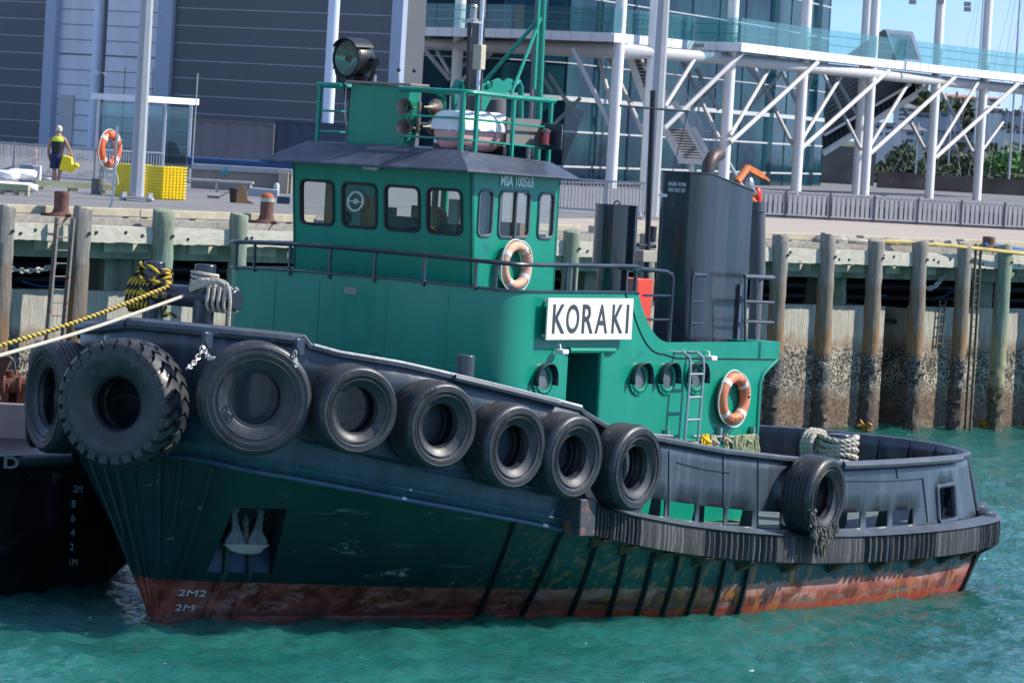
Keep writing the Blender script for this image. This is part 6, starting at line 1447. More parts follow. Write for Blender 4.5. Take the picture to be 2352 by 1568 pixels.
k = MB(); p = at(438, 440, 147); k.cyl((p.x, 147, GZ), (p.x+.02, 147, at(438, 168, 147).z), .02, n=6); k.build('booth_antenna', FEN, bt)
# lifebuoy stand
p = atz(232, 493, 4.5); ls = thing('lifebuoy_stand', 'bent steel pole with wire cradle holding the bright orange lifebuoy', 'stand', p); q = at(258, 455, p.y)-p; top = at(269, 290, p.y)-p
k = MB(); k.tube([(0, 0, .05), (q.x*.6, 0, .06), (q.x, 0, .3), (q.x+.02, 0, .6), (top.x, 0, top.z)], .03, 8); k.box(-.1, .1, -.08, .08, 0, .12); k.build('pole', STEEL, ls)
k = MB(); rr_ = [at(*c_, p.y-.05)-p for c_ in ((245, 315), (283, 320), (258, 372))]; k.tube(rr_, .016, 6, closed=True); k.build('wire_cradle', STEEL, ls)
buoy('bright orange lifebuoy with white bands on the steel stand on the wharf', at(251, 343, p.y+.12), R_(60), .31, .088, mat('orange_bright', (.80, .14, .03), .45, var=.08), 0, True, None, .15, 'lifebuoys')
k = MB(); b0 = at(240, 385, p.y); k.tube(resample([b0, b0+Vector((.1, 0, -.25)), b0+Vector((.3, 0, -.35)), b0+Vector((.25, 0, -.1)), b0+Vector((.05, 0, .2))], .05), .014, 6); tag(k.build('hanging_line', mat('line_white2', (.6, .6, .6), .8)), 'white line dangling below the bright orange lifebuoy', 'rope')
# stacks of yellow crates: each crate its own thing
YC = mat('crate_yellow', (.95, .74, .01), .4, var=.05, coat=.1); 
def crate_mesh(w, d, h_, lab):
    t = thing('yellow_crate', lab, 'crate', (0, 0, 0)); k = MB(); k.box(-w/2+.03, w/2-.03, -d/2+.03, d/2-.03, 0, h_*.5); k.build('crate_body', YC, t, smooth=False, bevel=.01)
    k = MB(); k.box(-w/2, w/2, -d/2, d/2, h_*.5, h_*.9); nx = 7
    for i in range(nx):
        x = -w/2+w*(i+.5)/nx; k.box(x-.03, x+.03, -d/2-.035, -d/2+.01, h_*.45, h_*1.0); 
        y = -d/2+d*(i+.5)/nx; k.box(w/2-.01, w/2+.035, y-.03, y+.03, h_*.45, h_*1.0)
    k.build('crate_rim', YC, t, smooth=False); return t
def stack(x, y, w, d, n, yaw, where):
    p = atz(x, y, GZ); words = ['bottom', 'second', 'third', 'fourth', 'fifth', 'sixth', 'seventh', 'eighth', 'ninth', 'tenth', 'topmost']
    src = crate_mesh(w, d, .082, 'x')
    for i in range(n):
        t = src if i == 0 else dup(src); t.location = p+Vector((0, 0, i*.079)); t.rotation_euler = (0, 0, yaw); nm = words[i] if i < n-1 else 'topmost'
        tag(t, '%s crate of the yellow stack %s' % (nm, where), 'crate', 'stacked yellow fish crates')
stack(302, 452, .62, .8, 11, R_(40), 'left of the lamp post'); stack(378, 458, .80, .72, 11, R_(42), 'right of the lamp post')
# hexagonal sleepers / wheel stops on the quay
for i, (x0, y0, x1, y1) in enumerate(((78, 437, 236, 445), (232, 447, 292, 450), (0, 446, 66, 450))):
    a, b_ = atz(x0, y0, GZ), atz(x1, y1, GZ); k = MB(); k.bar(a+z_*.2, b_+z_*.2, .25, .15); k.bar(a+z_*.05, a.lerp(b_, .12)+z_*.05, .2, .12); k.bar(a.lerp(b_, .5)+z_*.05, a.lerp(b_, .62)+z_*.05, .2, .12); k.bar(a.lerp(b_, .88)+z_*.05, b_+z_*.05, .2, .12)
    tag(k.build('timber_stop', mat('stop_green', (.36, .38, .24), .9, var=.2), smooth=False), ['long mossy timber wheel stop under the person', 'short timber wheel stop left of the yellow crates', 'timber wheel stop behind the white sacks'][i], 'wheel stop', 'timber wheel stops')
rs = random.Random(2)
for i, (x, y, w, h_) in enumerate(((12, 442, .9, .32), (50, 443, .95, .30), (14, 424, .7, .3), (45, 424, .9, .34))):
    p = atz(x, y if y > 430 else y+18, GZ) if y > 430 else atz(x, 442, GZ)+Vector((0, .3, .3)); k = MB(); k.ball((0, 0, 0), 1, 16, (w/2, .35, h_/2)); k.v = [(max(-w/2*.85, min(w/2*.85, a+rs.uniform(-.03, .03))), b_, max(-h_/2*.8, min(h_/2*.8, c_+rs.uniform(-.03, .03)))) for a, b_, c_ in k.v]
    o = k.build('white_sack', mat('sack_white', (.74, .75, .76), .6, var=.08, bump=.5, bs=8), None, ang=50); o.location = p+Vector((0, 0, h_/2)); tag(o, ['lower left white plastic sack at the left edge', 'lower right white plastic sack at the left edge', 'upper left white plastic sack at the left edge', 'upper right white plastic sack at the left edge'][i], 'sack', 'white plastic sacks piled at the left')
# traffic cone post, grey cabinet, bucket, stump
p = atz(79, 402, GZ); k = MB(); k.lathe([(.11, 0), (.07, .3)], (0, 0, 0), (0, 0, 1), 14); k.lathe([(.062, .4), (.055, .55)], (0, 0, 0), (0, 0, 1), 14); k.lathe([(.05, .65), (.035, .82), (0, .82)], (0, 0, 0), (0, 0, 1), 14); k.cur = 1; k.lathe([(.07, .3), (.062, .4)], (0, 0, 0), (0, 0, 1), 14); k.lathe([(.055, .55), (.05, .65)], (0, 0, 0), (0, 0, 1), 14)
o = k.build('traffic_cone', [mat('cone_orange', (.8, .10, .02), .5), WHITE]); o.location = p+z_*.2; o.scale = (1, 1, 1.0); tag(o, 'slim orange and white traffic cone behind the person', 'traffic cone')
p = atz(67, 430, GZ); k = MB(); k.box(-.28, .1, -.2, .2, 0, .62); k.cur = 1; k.box(.1, .3, -.22, .22, 0, .6); o = k.build('grey_cabinet', [mat('cab_grey', (.28, .30, .33), .6), mat('cab_pale', (.58, .6, .63), .6)], smooth=False, bevel=.01); o.location = p; tag(o, 'grey cabinet with pale side left of the person', 'cabinet')
p = atz(101, 428, GZ); k = MB(); k.lathe([(0, 0), (.17, 0), (.17, .05), (.14, .06), (.14, .2), (.19, .21), (.19, .25), (0, .25)], (0, 0, 0), (0, 0, 1), 20); o = k.build('cable_drum', mat('drum_pale', (.5, .47, .45), .8)); o.location = p; tag(o, 'small pale drum standing left of the person\'s feet', 'drum')
p = atz(225, 446, GZ); k = MB(); k.lathe([(.19, 0), (.19, .42), (0, .43)], (0, 0, 0), (0, 0, 1), 18); o = k.build('bucket', mat('bucket_grey', (.17, .17, .16), .8, var=.2)); o.location = p; tag(o, 'dark grey tub on the wheel stop left of the orange lifebuoy stand', 'tub')
# low concrete wall, blue tarp roof and blue boat
k = MB(); a, b_ = at(440, 398, 140), at(670, 405, 140); k.box(a.x, b_.x, 140, 140.6, GZ, at(440, 388, 140).z); k.cur = 1; k.box(a.x-.02, b_.x+.02, 139.93, 140.65, at(440, 388, 140).z, at(440, 388, 140).z+.16)
o = k.build('concrete_wall', [mat('low_wall', (.27, .25, .22), .9, var=.15, vs=.7), mat('wall_cap', (.38, .40, .42), .8)], smooth=False); tag(o, 'low brown-grey concrete wall left of the cabin on the quay', 'wall')
k = MB(); a = at(640, 400, 139.7); k.box(a.x, a.x+.3, 139.6, 139.95, GZ, at(640, 396, 139.7).z); o = k.build('timber_post', mat('post_tan', (.40, .34, .25), .8)); tag(o, 'tan post with a hook standing against the low concrete wall', 'post')
sb_ = thing('blue_boat', 'dark blue long boat hull with swept cover lying behind the low concrete wall', 'boat', at(560, 370, 150)); o0 = sb_.location.copy()
k = MB(); a, b_ = at(430, 372, 150), at(690, 372, 150); k.prism([at(428, 360, 150)-o0, at(430, 378, 150)-o0, at(700, 395, 150)-o0, at(720, 375, 150)-o0, at(655, 362, 150)-o0, at(630, 372, 150)-o0], (0, 2.0, 0)); k.build('boat_hull', mat('boat_blue', (.008, .05, .16), .35, var=.15), sb_, smooth=False, bevel=.05)
k = MB(); k.prism([at(612, 371, 150)-o0, at(655, 345, 150)-o0, at(720, 352, 150)-o0, at(720, 374, 150)-o0], (0, 2.0, 0)); k.build('boat_cover', mat('cover_blue', (.01, .06, .20), .5), sb_, smooth=False)
k = MB()
for i in range(8): a = at(645+i*5.2, 367.5+i*.3, 149.9)-o0; k.box(a.x, a.x+.05, a.y-.02, a.y, a.z-.05, a.z+.03+.03*(i % 2))
k.build('boat_lettering', OFFW, sb_, smooth=False)
# clutter on the quay: each piece a thing
def clutter(name, label, cat, x, y, fn, m, Y=None, rz=0, **kw):
    p = atz(x, y, GZ) if Y is None else at(x, y, Y); k = MB(); fn(k); o = k.build(name, m, None, **kw); o.location = p; o.rotation_euler = (0, 0, rz); tag(o, label, cat); return o
clutter('black_bin', 'black plastic bin bag bin left of the cardboard on the quay', 'bin', 537, 466, lambda k: k.lathe([(.10, 0), (.14, .32), (.17, .36), (.13, .40), (0, .41)], (0, 0, 0), (0, 0, 1), 16), mat('bin_black', (.02, .022, .03), .4, var=.3, bump=.4))
clutter('cardboard', 'torn brown cardboard standing beside the black bin', 'cardboard', 551, 467, lambda k: k.prism([(-.1, 0, 0), (.3, 0, 0), (.42, 0, -.0), (.2, 0, .1), (.15, 0, .42), (.05, 0, .48), (-.1, 0, .4)], (0, .08, 0)), mat('card', (.36, .22, .12), .9, var=.2), smooth=False)
clutter('work_table', 'low pale table with tools right of the yellow crates', 'table', 480, 440, lambda k: (k.box(-.9, 1.3, -.3, .3, .30, .36), k.box(-.85, -.8, -.25, .25, 0, .3), k.box(.2, .25, -.25, .25, 0, .3), k.box(1.2, 1.25, -.25, .25, 0, .3)), mat('table_pale', (.5, .48, .42), .7, var=.15), smooth=False)
clutter('coil', 'round black hose coil on the quay left of the cabin', 'hose', 576, 440, lambda k: [k.torus((0, 0, .18), (.2, -1, 0), .17-.025*i, .02, 22, 6) for i in range(4)], mat('hose_black', (.03, .03, .035), .5))
clutter('grey_bench', 'grey painted low bench between hose coil and capped bollard', 'bench', 602, 452, lambda k: (k.prism([(-.5, 0, 0), (.45, 0, 0), (.45, 0, .22), (-.38, 0, .25)], (0, .5, 0)),), mat('bench_grey', (.33, .36, .40), .6), smooth=False, bevel=.02)
clutter('gas_bottle', 'pale upright cylinder right of the grey bench', 'cylinder', 634, 452, lambda k: k.lathe([(.08, 0), (.085, .1), (.085, .34), (.05, .40), (0, .41)], (0, 0, 0), (0, 0, 1), 14), mat('cyl_pale', (.5, .53, .55), .5))
clutter('blue_box', 'small dark blue box at the foot of the cabin wall on the quay', 'box', 649, 468, lambda k: k.box(-.15, .2, -.15, .15, 0, .2), mat('box_blue', (.03, .05, .10), .6), smooth=False, bevel=.02)
clutter('white_box', 'small white box among the clutter on the quay', 'box', 545, 428, lambda k: (k.box(-.3, .25, -.2, .2, .36, .5), k.box(-.1, .12, -.15, .1, .5, .6)), mat('box_white', (.7, .7, .68), .6), smooth=False, bevel=.02)
clutter('yellow_tube', 'upright pale yellow tube standing in the clutter', 'tube', 572, 430, lambda k: k.cyl((0, 0, .1), (0, 0, .6), .05, n=10), mat('tube_cream', (.5, .46, .28), .6))
clutter('clear_jar', 'pale glass tube beside the yellow tube', 'tube', 558, 432, lambda k: k.cyl((0, 0, .1), (0, 0, .58), .05, n=10), mat('tube_grey', (.42, .45, .45), .3))
clutter('fish_bag', 'ochre bag lying on the pale table', 'bag', 530, 432, lambda k: k.ball((0, 0, .42), .12, 10, (1.6, .8, .7)), mat('ochre', (.40, .28, .06), .8, var=.4))
clutter('paddle', 'wooden broom leaning down to the quay left of the black bin', 'broom', 500, 456, lambda k: (k.bar((0, 0, .02), (.55, 0, .35), .03, .03), k.box(-.28, .05, -.08, .08, 0, .07)), mat('broom_wood', (.30, .16, .10), .8), smooth=False)
k = MB(); 
for i, hh in enumerate((.10, .14, .24)): k.box(i*.09, i*.09+.05, 0, .01, 0, hh)
o = k.build('wall_mark', mat('mark_teal', (.02, .40, .50), .6), smooth=False); o.location = at(505, 400, 139.9); tag(o, 'three small turquoise bars painted on the low concrete wall', 'wall mark')
# ================================================================== PERSON
def skin_body(name, verts, edges, radii, m, parent, sub=2):
    me = bpy.data.meshes.new(name); me.from_pydata(verts, edges, []); o = bpy.data.objects.new(name, me); SC.collection.objects.link(o); o.parent = parent
    s = o.modifiers.new('skin', 'SKIN'); s.use_smooth_shade = True
    for i, r in enumerate(radii):
        v = me.skin_vertices[0].data[i]; v.radius = r if hasattr(r, '__len__') else (r, r); v.use_root = (i == 0)
    o.modifiers.new('sub', 'SUBSURF').levels = sub; o.modifiers['sub'].render_levels = sub; me.materials.append(m); return o
PP = atz(127, 428, GZ); pr = thing('person', 'white-haired person seen from behind in black vest and dark shorts carrying a yellow crate', 'person', PP+Vector((0, 0, 0)))
SK = mat('skin', (.42, .21, .14), .5, var=.1, vs=6); 
# x right, y away from the camera; the person walks away
bv_ = [(0, 0, .86), (0, 0, 1.0), (.01, .0, 1.18), (.01, .01, 1.36), (.02, .03, 1.46), (.02, .05, 1.56),
       (-.17, .0, 1.35), (-.245, -.02, 1.10), (-.24, .06, .88), (-.225, .1, .80),
       (.19, .0, 1.35), (.31, .02, 1.13), (.40, .1, .93), (.42, .12, .86),
       (-.095, 0, .80), (-.06, .04, .46), (.0, -.06, .12), (.0, -.02, .04), (.0, .1, .03),
       (.095, 0, .80), (.11, .06, .47), (.075, .0, .10), (.075, .02, .04), (.08, .14, .03)]
be_ = [(0, 1), (1, 2), (2, 3), (3, 4), (4, 5), (3, 6), (6, 7), (7, 8), (8, 9), (3, 10), (10, 11), (11, 12), (12, 13), (0, 14), (14, 15), (15, 16), (16, 17), (17, 18), (0, 19), (19, 20), (20, 21), (21, 22), (22, 23)]
br_ = [(.15, .1), (.13, .09), (.15, .1), (.15, .095), .055, .05, .06, .045, .034, .025, .06, .045, .034, .025, .085, .062, .038, .035, .028, .085, .062, .038, .035, .028]
skin_body('body', bv_, be_, br_, SK, pr)
k = MB(); rows = []
for i in range(9):
    a = math.pi*i/8; rows.append([(.02+.078*math.sin(a)*math.cos(t), .055+.095*math.sin(a)*math.sin(t), 1.60+.115*math.cos(a)) for t in [2*math.pi*j/14 for j in range(14)]])
k.grid(rows, closed=True); k.ball((-.06, .05, 1.59), .02, 8, (.6, 1, 1.4)); k.ball((.10, .05, 1.59), .02, 8, (.6, 1, 1.4)); k.ball((.03, .15, 1.585), .018, 8, (.8, 1.2, 1)); k.build('head', SK, pr)
k = MB(); rs = random.Random(8); rows = []
for i in range(8):
    a = (math.pi*.62)*i/7; rows.append([(.02+(.092)*math.sin(a)*math.cos(t)+rs.uniform(-.006, .006), .035+.10*math.sin(a)*math.sin(t), 1.615+.12*math.cos(a)+rs.uniform(-.006, .006)) for t in [2*math.pi*j/18 for j in range(18)]])
k.grid(rows, closed=True); k.build('hair', mat('hair_white', (.62, .58, .52), .9, var=.15, vs=25, bump=.6), pr)
k = MB(); rows = []
for z, rx, ry in ((.88, .18, .125), (1.0, .175, .12), (1.15, .185, .125), (1.28, .2, .13), (1.36, .19, .12), (1.42, .10, .08)): rows.append([(.01+rx*math.cos(t), .0+ry*math.sin(t)+.005, z) for t in [2*math.pi*j/24 for j in range(24)]])
k.grid(rows, closed=True, mi=lambda i, j: 1 if i >= 3 else 0); k.build('vest', [mat('vest_black', (.025, .03, .035), .8, var=.2), mat('vest_neon', (.62, .80, .05), .7)], pr)
k = MB(); 
for cx_, tx in ((-.09, -.075), (.095, .115)):
    rows = []
    for z, rx, ry in ((.50, .105, .11), (.62, .11, .115), (.76, .115, .12), (.86, .115, .12)): f_ = (z-.5)/.36; rows.append([(tx+(cx_-tx)*f_+rx*math.cos(t), .03*(1-f_)+ry*math.sin(t), z) for t in [2*math.pi*j/18 for j in range(18)]])
    k.grid(rows, closed=True)
k.lathe([(.185, .80), (.19, .88), (.18, .93)], (0, 0, 0), (0, 0, 1), 24); k.build('shorts', mat('shorts_blue', (.015, .03, .09), .8, var=.4, vs=5, spots=((.02, .22, .30), .6, 4)), pr)
k = MB()
for x in (0, .078): k.box(x-.045, x+.045, -.06, .16, -.0, .03)
k.build('shoe', mat('shoe_green', (.02, .30, .22), .6), pr, bevel=.01)
for (hx_, hy, hz, sg) in ((-.225, .1, .79, 1), (.42, .12, .85, -1)):
    k = MB(); k.ball((hx_, hy, hz), .035, 8, (.7, 1, 1.2))
    for i in range(4): k.tube([(hx_, hy-.03+.02*i, hz-.03), (hx_+.005*sg, hy-.03+.021*i, hz-.065), (hx_+.02*sg, hy-.03+.021*i, hz-.09+abs(i-1.5)*.006)], [.010, .009, .007], 6)
    k.tube([(hx_, hy+.03, hz), (hx_+.02*sg, hy+.05, hz-.03), (hx_+.035*sg, hy+.045, hz-.05)], [.012, .01, .008], 6); k.build('hand', SK, pr)
cc = thing('carried_crate', 'single yellow crate held at the person\'s right side', 'crate', PP+Vector((.34, .05, .62))); cc.rotation_euler = (0, R_(8), 0); cc.scale = (1.35, 1.2, 1.3)
k = MB(); k.prism([(-.17, -.16, -.14), (.12, -.16, -.14), (.2, -.16, .0), (.08, -.16, .05), (.05, -.16, .18), (-.15, -.16, .2)], (0, .32, 0)); k.build('crate_body', YC, cc, smooth=False, bevel=.02)
k = MB(); k.ball((.17, -.14, .03), .07, 10, (1, .7, .8)); k.ball((.1, -.16, -.05), .06, 10, (1, .5, .8)); k.build('crate_lip', YC, cc)

# ================================================================== FAR SHORE
LEAF = [mat('leaf_dark', (.04, .065, .032), .8, var=.45, vs=1.2), mat('leaf_mid', (.065, .095, .04), .8, var=.45, vs=1.2), mat('leaf_olive', (.11, .12, .06), .8, var=.4, vs=1.2), mat('leaf_bright', (.06, .18, .04), .7, var=.4, vs=1)]
BARK = mat('bark', (.10, .075, .05), .9, var=.3)
def tree(name, label, x, y, Y, w, h_, mi, n, seed, zb=None, leaf=.28, grp='trees on the far shore'):
    rs = np.random.default_rng(seed); p = at(x, y, Y); zb = GZ-.3 if zb is None else zb; hgt = p.z-zb; t = thing(name, label, 'tree', (p.x, Y, zb), 0, grp)
    k = MB(); P = [(0, 0, 0), (.1, 0, hgt*.35), (-.05, 0, hgt*.7)]; k.tube(P, [.16*w/3+.08, .12*w/3+.05, .05], 7)
    ncl = 13; cl = []
    for i in range(ncl):
        a = rs.uniform(0, 6.28); r = rs.uniform(.15, .8)*w/2; z = hgt-h_*rs.uniform(.15, .85); cl.append((r*math.cos(a), r*math.sin(a)*.8, z, rs.uniform(.17, .33)*w))
        if i < 6: k.tube([(0, 0, hgt*.4), (r*math.cos(a)*.5, r*math.sin(a)*.4, (hgt*.4+z)/2+.2), (r*math.cos(a), r*math.sin(a)*.8, z)], [.07, .05, .02], 5)
    k.build('trunk', BARK, t)
    per_ = n//ncl; V = []; 
    for (cx_, cy_, cz_, cr_2) in cl:
        d = rs.normal(size=(per_, 3)); d /= np.linalg.norm(d, axis=1)[:, None]; rr_ = cr_2*rs.uniform(.45, 1.12, per_)[:, None]; c_ = d*rr_*np.array([1, .9, .75])+np.array([cx_, cy_, cz_])
        a = rs.normal(size=(per_, 3)); a /= np.linalg.norm(a, axis=1)[:, None]; b_ = np.cross(a, rs.normal(size=(per_, 3))); b_ /= np.linalg.norm(b_, axis=1)[:, None]; s_ = leaf*rs.uniform(.5, 1.2, per_)[:, None]
        V.append(np.stack([c_-a*s_, c_-b_*s_*.6, c_+a*s_, c_+b_*s_*.6], 1).reshape(-1, 3))
    V = np.concatenate(V); nq = len(V)//4; k = MB(); k.v = [tuple(q) for q in V]; k.f = [(4*i, 4*i+1, 4*i+2, 4*i+3) for i in range(nq)]; k.mi = [0]*nq
    k.build('crown', LEAF[mi], t, smooth=False, fixn=False); return t
T_L = [('broad dark tree', 0), ('mid-green tree', 1), ('olive tree', 2), ('bright green bush', 3)]
spots = [ # crop-4 x, top y, Y, width, height, material, label
 (1010, 1420, 330, 3, 2.6, 0, 'dark low bush left of the paired white columns'), (1310, 1150, 360, 4.5, 4.5, 1, 'green treetop between the paired and the next white column'), (1200, 1290, 335, 5, 4, 0, 'dark bushy tree right of the paired white columns'), (1420, 1340, 330, 4, 3.5, 0, 'dark tree just left of the second last white column'),
 (1500, 700, 520, 7, 5, 1, 'tree high on the hill under the balcony edge'), (1760, 1160, 340, 5.2, 5, 2, 'large olive tree between the last two white columns'), (1880, 1250, 330, 4, 4, 0, 'darker tree behind the last white column'), (1660, 1330, 325, 3, 3, 1, 'small green tree at the foot of the second last column'),
 (2090, 1200, 340, 5, 5, 1, 'green tree just right of the last white column'), (2230, 1260, 330, 4.5, 4.2, 3, 'bright green bush with arching fronds at the right edge'), (2340, 1190, 345, 5, 5, 2, 'olive tree at the right edge of the picture'), (2150, 1400, 320, 3.6, 2.8, 0, 'low dark shrub at the foot of the trees at right'), (2330, 1420, 318, 3.6, 2.8, 1, 'low green shrub at the right edge'),
 (1830, 800, 560, 7, 5, 1, 'tree beside the orange-roofed house on the hill'), (2010, 850, 560, 6, 5, 0, 'dark tree right of the orange-roofed house'), (2250, 900, 540, 8, 5.5, 0, 'broad dark tree on the hilltop at right'), (1700, 900, 530, 7, 5, 0, 'dark tree below the orange-roofed house'), (2130, 960, 520, 7, 4.5, 1, 'mid-green tree on the slope above the yachts'), (1900, 960, 510, 6, 4.5, 2, 'olive tree on the slope behind the last column'), (1560, 1010, 500, 6, 4.5, 1, 'tree on the slope right of the white houses')]
for i, (cx_, cy_, Y, w, h_, mi, lab) in enumerate(spots):
    x, y = C4(cx_, cy_); tree('shore_tree', lab, x, y, Y, w, h_, mi, 1500 if Y < 400 else 900, 50+i, None if Y < 400 else GZ, .26 if Y < 400 else .42)
# hill ground
k = MB(); rows = []
for Y in (300, 340, 420, 480, 560, 640, 760, 900):
    row = []
    for x in np.linspace(1200, 2900, 36):
        hz = float(np.interp(Y, [300, 340, 480, 640, 900], [0, .2, 1.5, 6.0, 9.0]))*(.75+.25*math.sin(x*.011+Y*.01))*float(np.interp(x, [1500, 1850, 2100], [.2, .6, 1])); row.append((at(x, 300, Y).x, Y, GZ-.5+hz))
    rows.append(row)
k.grid(rows); struct(k.build('far_hill', mat('hill_ground', (.07, .085, .045), .95, var=.45, vs=.12, spots=((.20, .19, .16), .6, .2)), None, fixn=False))
k = MB(); k.prism([at(*C4(700, 1180), 300), at(*C4(1150, 1215), 300), at(*C4(1120, 1570), 300), at(*C4(690, 1570), 300)], (0, 4, 0)); tag(k.build('stone_building', mat('stone_grey', (.17, .165, .15), .9, var=.35, vs=.8, spots=((.28, .27, .25), .6, 4)), smooth=False), 'grey stone wall behind the right-hand columns under the covered stair', 'building')
k = MB(); a = at(*C4(1150, 1530), 288); b_ = at(*C4(2500, 1590), 288); k.box(a.x, b_.x, 288, 288.4, GZ, GZ+1.0); tag(k.build('yard_wall', mat('yard_brown', (.13, .10, .085), .9, var=.5, vs=.6, spots=((.28, .24, .2), .6, 1.5)), smooth=False), 'low dark brown yard wall behind the long quay fence at right', 'wall')
k = MB(); k.prism([at(*C4(1700, 1560), 290), at(*C4(1760, 1505), 290), at(*C4(1980, 1515), 290), at(*C4(2080, 1575), 290)], (0, 4, 0)); tag(k.build('tarpaulin', mat('tarp_grey', (.16, .165, .17), .8), smooth=False), 'dark grey tarpaulin mound behind the fence between the last columns', 'tarpaulin')
# houses
HW = mat('house_white', (.60, .61, .63), .7, var=.08); HR = mat('roof_orange', (.42, .13, .06), .8, var=.2); HG = mat('roof_grey', (.16, .17, .19), .8, var=.2); WD_ = mat('house_window', (.05, .07, .10), .2); HB = mat('house_blue', (.30, .36, .44), .7, var=.1)
def houseb(label, cx0, cy0, cx1, cy1, Y, wall, roofm, floors=2, gable=True):
    a, b_ = at(*C4(cx0, cy0), Y), at(*C4(cx1, cy1), Y); w, h_ = b_.x-a.x, a.z-b_.z; t = thing('hill_house', label, 'house', (a.x, Y, b_.z-3), 0, 'houses on the far hill')
    k = MB(); k.box(0, w, 0, 6, 0, h_*.75+3); k.build('wall', wall, t, smooth=False)
    k = MB(); 
    if gable: k.prism([(-.4, -.4, h_*.75+3), (w+.4, -.4, h_*.75+3), (w*.82, 3, h_+3), (w*.18, 3, h_+3)], (0, .1, 0)); k.add([(-.4, -.4, h_*.75+3), (w+.4, -.4, h_*.75+3), (w*.82, 3, h_+3), (w*.18, 3, h_+3), (w+.4, 6.4, h_*.75+3), (-.4, 6.4, h_*.75+3)], [(0, 1, 2, 3), (1, 4, 2), (4, 5, 3, 2), (5, 0, 3)])
    else: k.box(-.2, w+.2, -.3, 6.2, h_*.75+3, h_*.82+3)
    k.build('roof', roofm, t, smooth=False)
    nx = max(2, int(w/1.6)); 
    for f_ in range(floors):
        for i in range(nx): k = MB(); x = w*(i+.5)/nx; z = 3+h_*.72*(f_+.35)/floors; k.box(x-.35, x+.35, -.04, .03, z, z+.32*h_/floors); k.build('window', WD_, t, smooth=False)
houseb('orange-roofed house on the hilltop seen between the last two columns', 1700, 768, 1975, 860, 600, HW, HR, 1); MBc = MB()
houseb('small pink-roofed house right of the last column near the hilltop', 2070, 790, 2150, 850, 610, HW, mat('roof_pink', (.45, .22, .2), .8), 1)
houseb('tall white house between the covered stair and the second last column', 1330, 840, 1460, 1000, 470, HW, HG, 3); houseb('white house with balconies below the tall white one', 1130, 970, 1290, 1130, 460, HW, HG, 2, False)
houseb('white gabled house low on the slope left of the second last column', 1390, 1020, 1530, 1190, 450, HW, HG, 2); houseb('grey-blue flat house behind the second last column', 1480, 900, 1600, 985, 480, HB, HG, 1, False)
houseb('long dark flat house between the last two columns', 1660, 890, 1830, 980, 490, HB, HG, 1, False); houseb('pale flat-roofed house right of the last column on the slope', 2110, 890, 2352, 970, 520, mat('house_grey', (.35, .38, .42), .7), HG, 1, False)
houseb('white house with angled roof behind the last column', 2060, 860, 2170, 950, 505, HW, HW, 1); houseb('low white terrace at the right edge above the yachts', 2200, 1040, 2360, 1110, 430, HW, HG, 1, False); houseb('grey house at mid slope between the last two columns', 1660, 1050, 1960, 1150, 440, mat('house_mid', (.25, .28, .31), .7), HG, 2, False)
# yachts
YM = mat('mast_alloy', (.45, .48, .52), .4, .4)
for i, (cx_, top, lean, lab) in enumerate(((2225, -400, .02, 'yacht mast with spreaders near the right edge'), (1460, 1000, 0, 'short yacht mast left of the second last column'), (1725, 900, 0, 'thin yacht mast between the last two columns'), (2300, -300, .0, 'second yacht mast at the right edge'), (1925, -300, 0, 'tall thin yacht mast seen against the sky left of the last column'))):
    Y = 300+i*12; a = at(*C4(cx_, 1500), Y); b_ = at(*C4(cx_, top), Y); t = thing('sailing_yacht', lab, 'yacht', (a.x, Y, 0), 0, 'yachts moored behind the fence')
    k = MB(); k.cyl((0, 0, 1), (0, 0, b_.z), .085 if top < 0 else .06, .05, 8); k.bar((-.9, 0, b_.z*.55), (.9, 0, b_.z*.55), .03, .04); k.build('mast', YM, t)
    k = MB()
    for s_ in (-1, 1): k.tube([(s_*1.6, 0, 1), (s_*.9, 0, b_.z*.55), (0, 0, b_.z)], .012, 4)
    k.cyl((-3.5, 0, 1), (0, 0, b_.z), .012, n=4); k.build('stay', YM, t)
    k = MB(); k.prism([(-4, 0, 1.3), (-3, -1.2, 1.2), (3.5, -1.2, 1.1), (3.5, 1.2, 1.1), (-3, 1.2, 1.2)], (0, 0, -1.2)); k.build('yacht_hull', HW, t, smooth=False)
k = MB(); a = at(*C4(1445, 1400), 285); 
for i in range(14): q = a+Vector((math.sin(i)*.15, 0, -i*.13)); k.tube([q, q+Vector((.1, 0, -.12))], .07, 5)
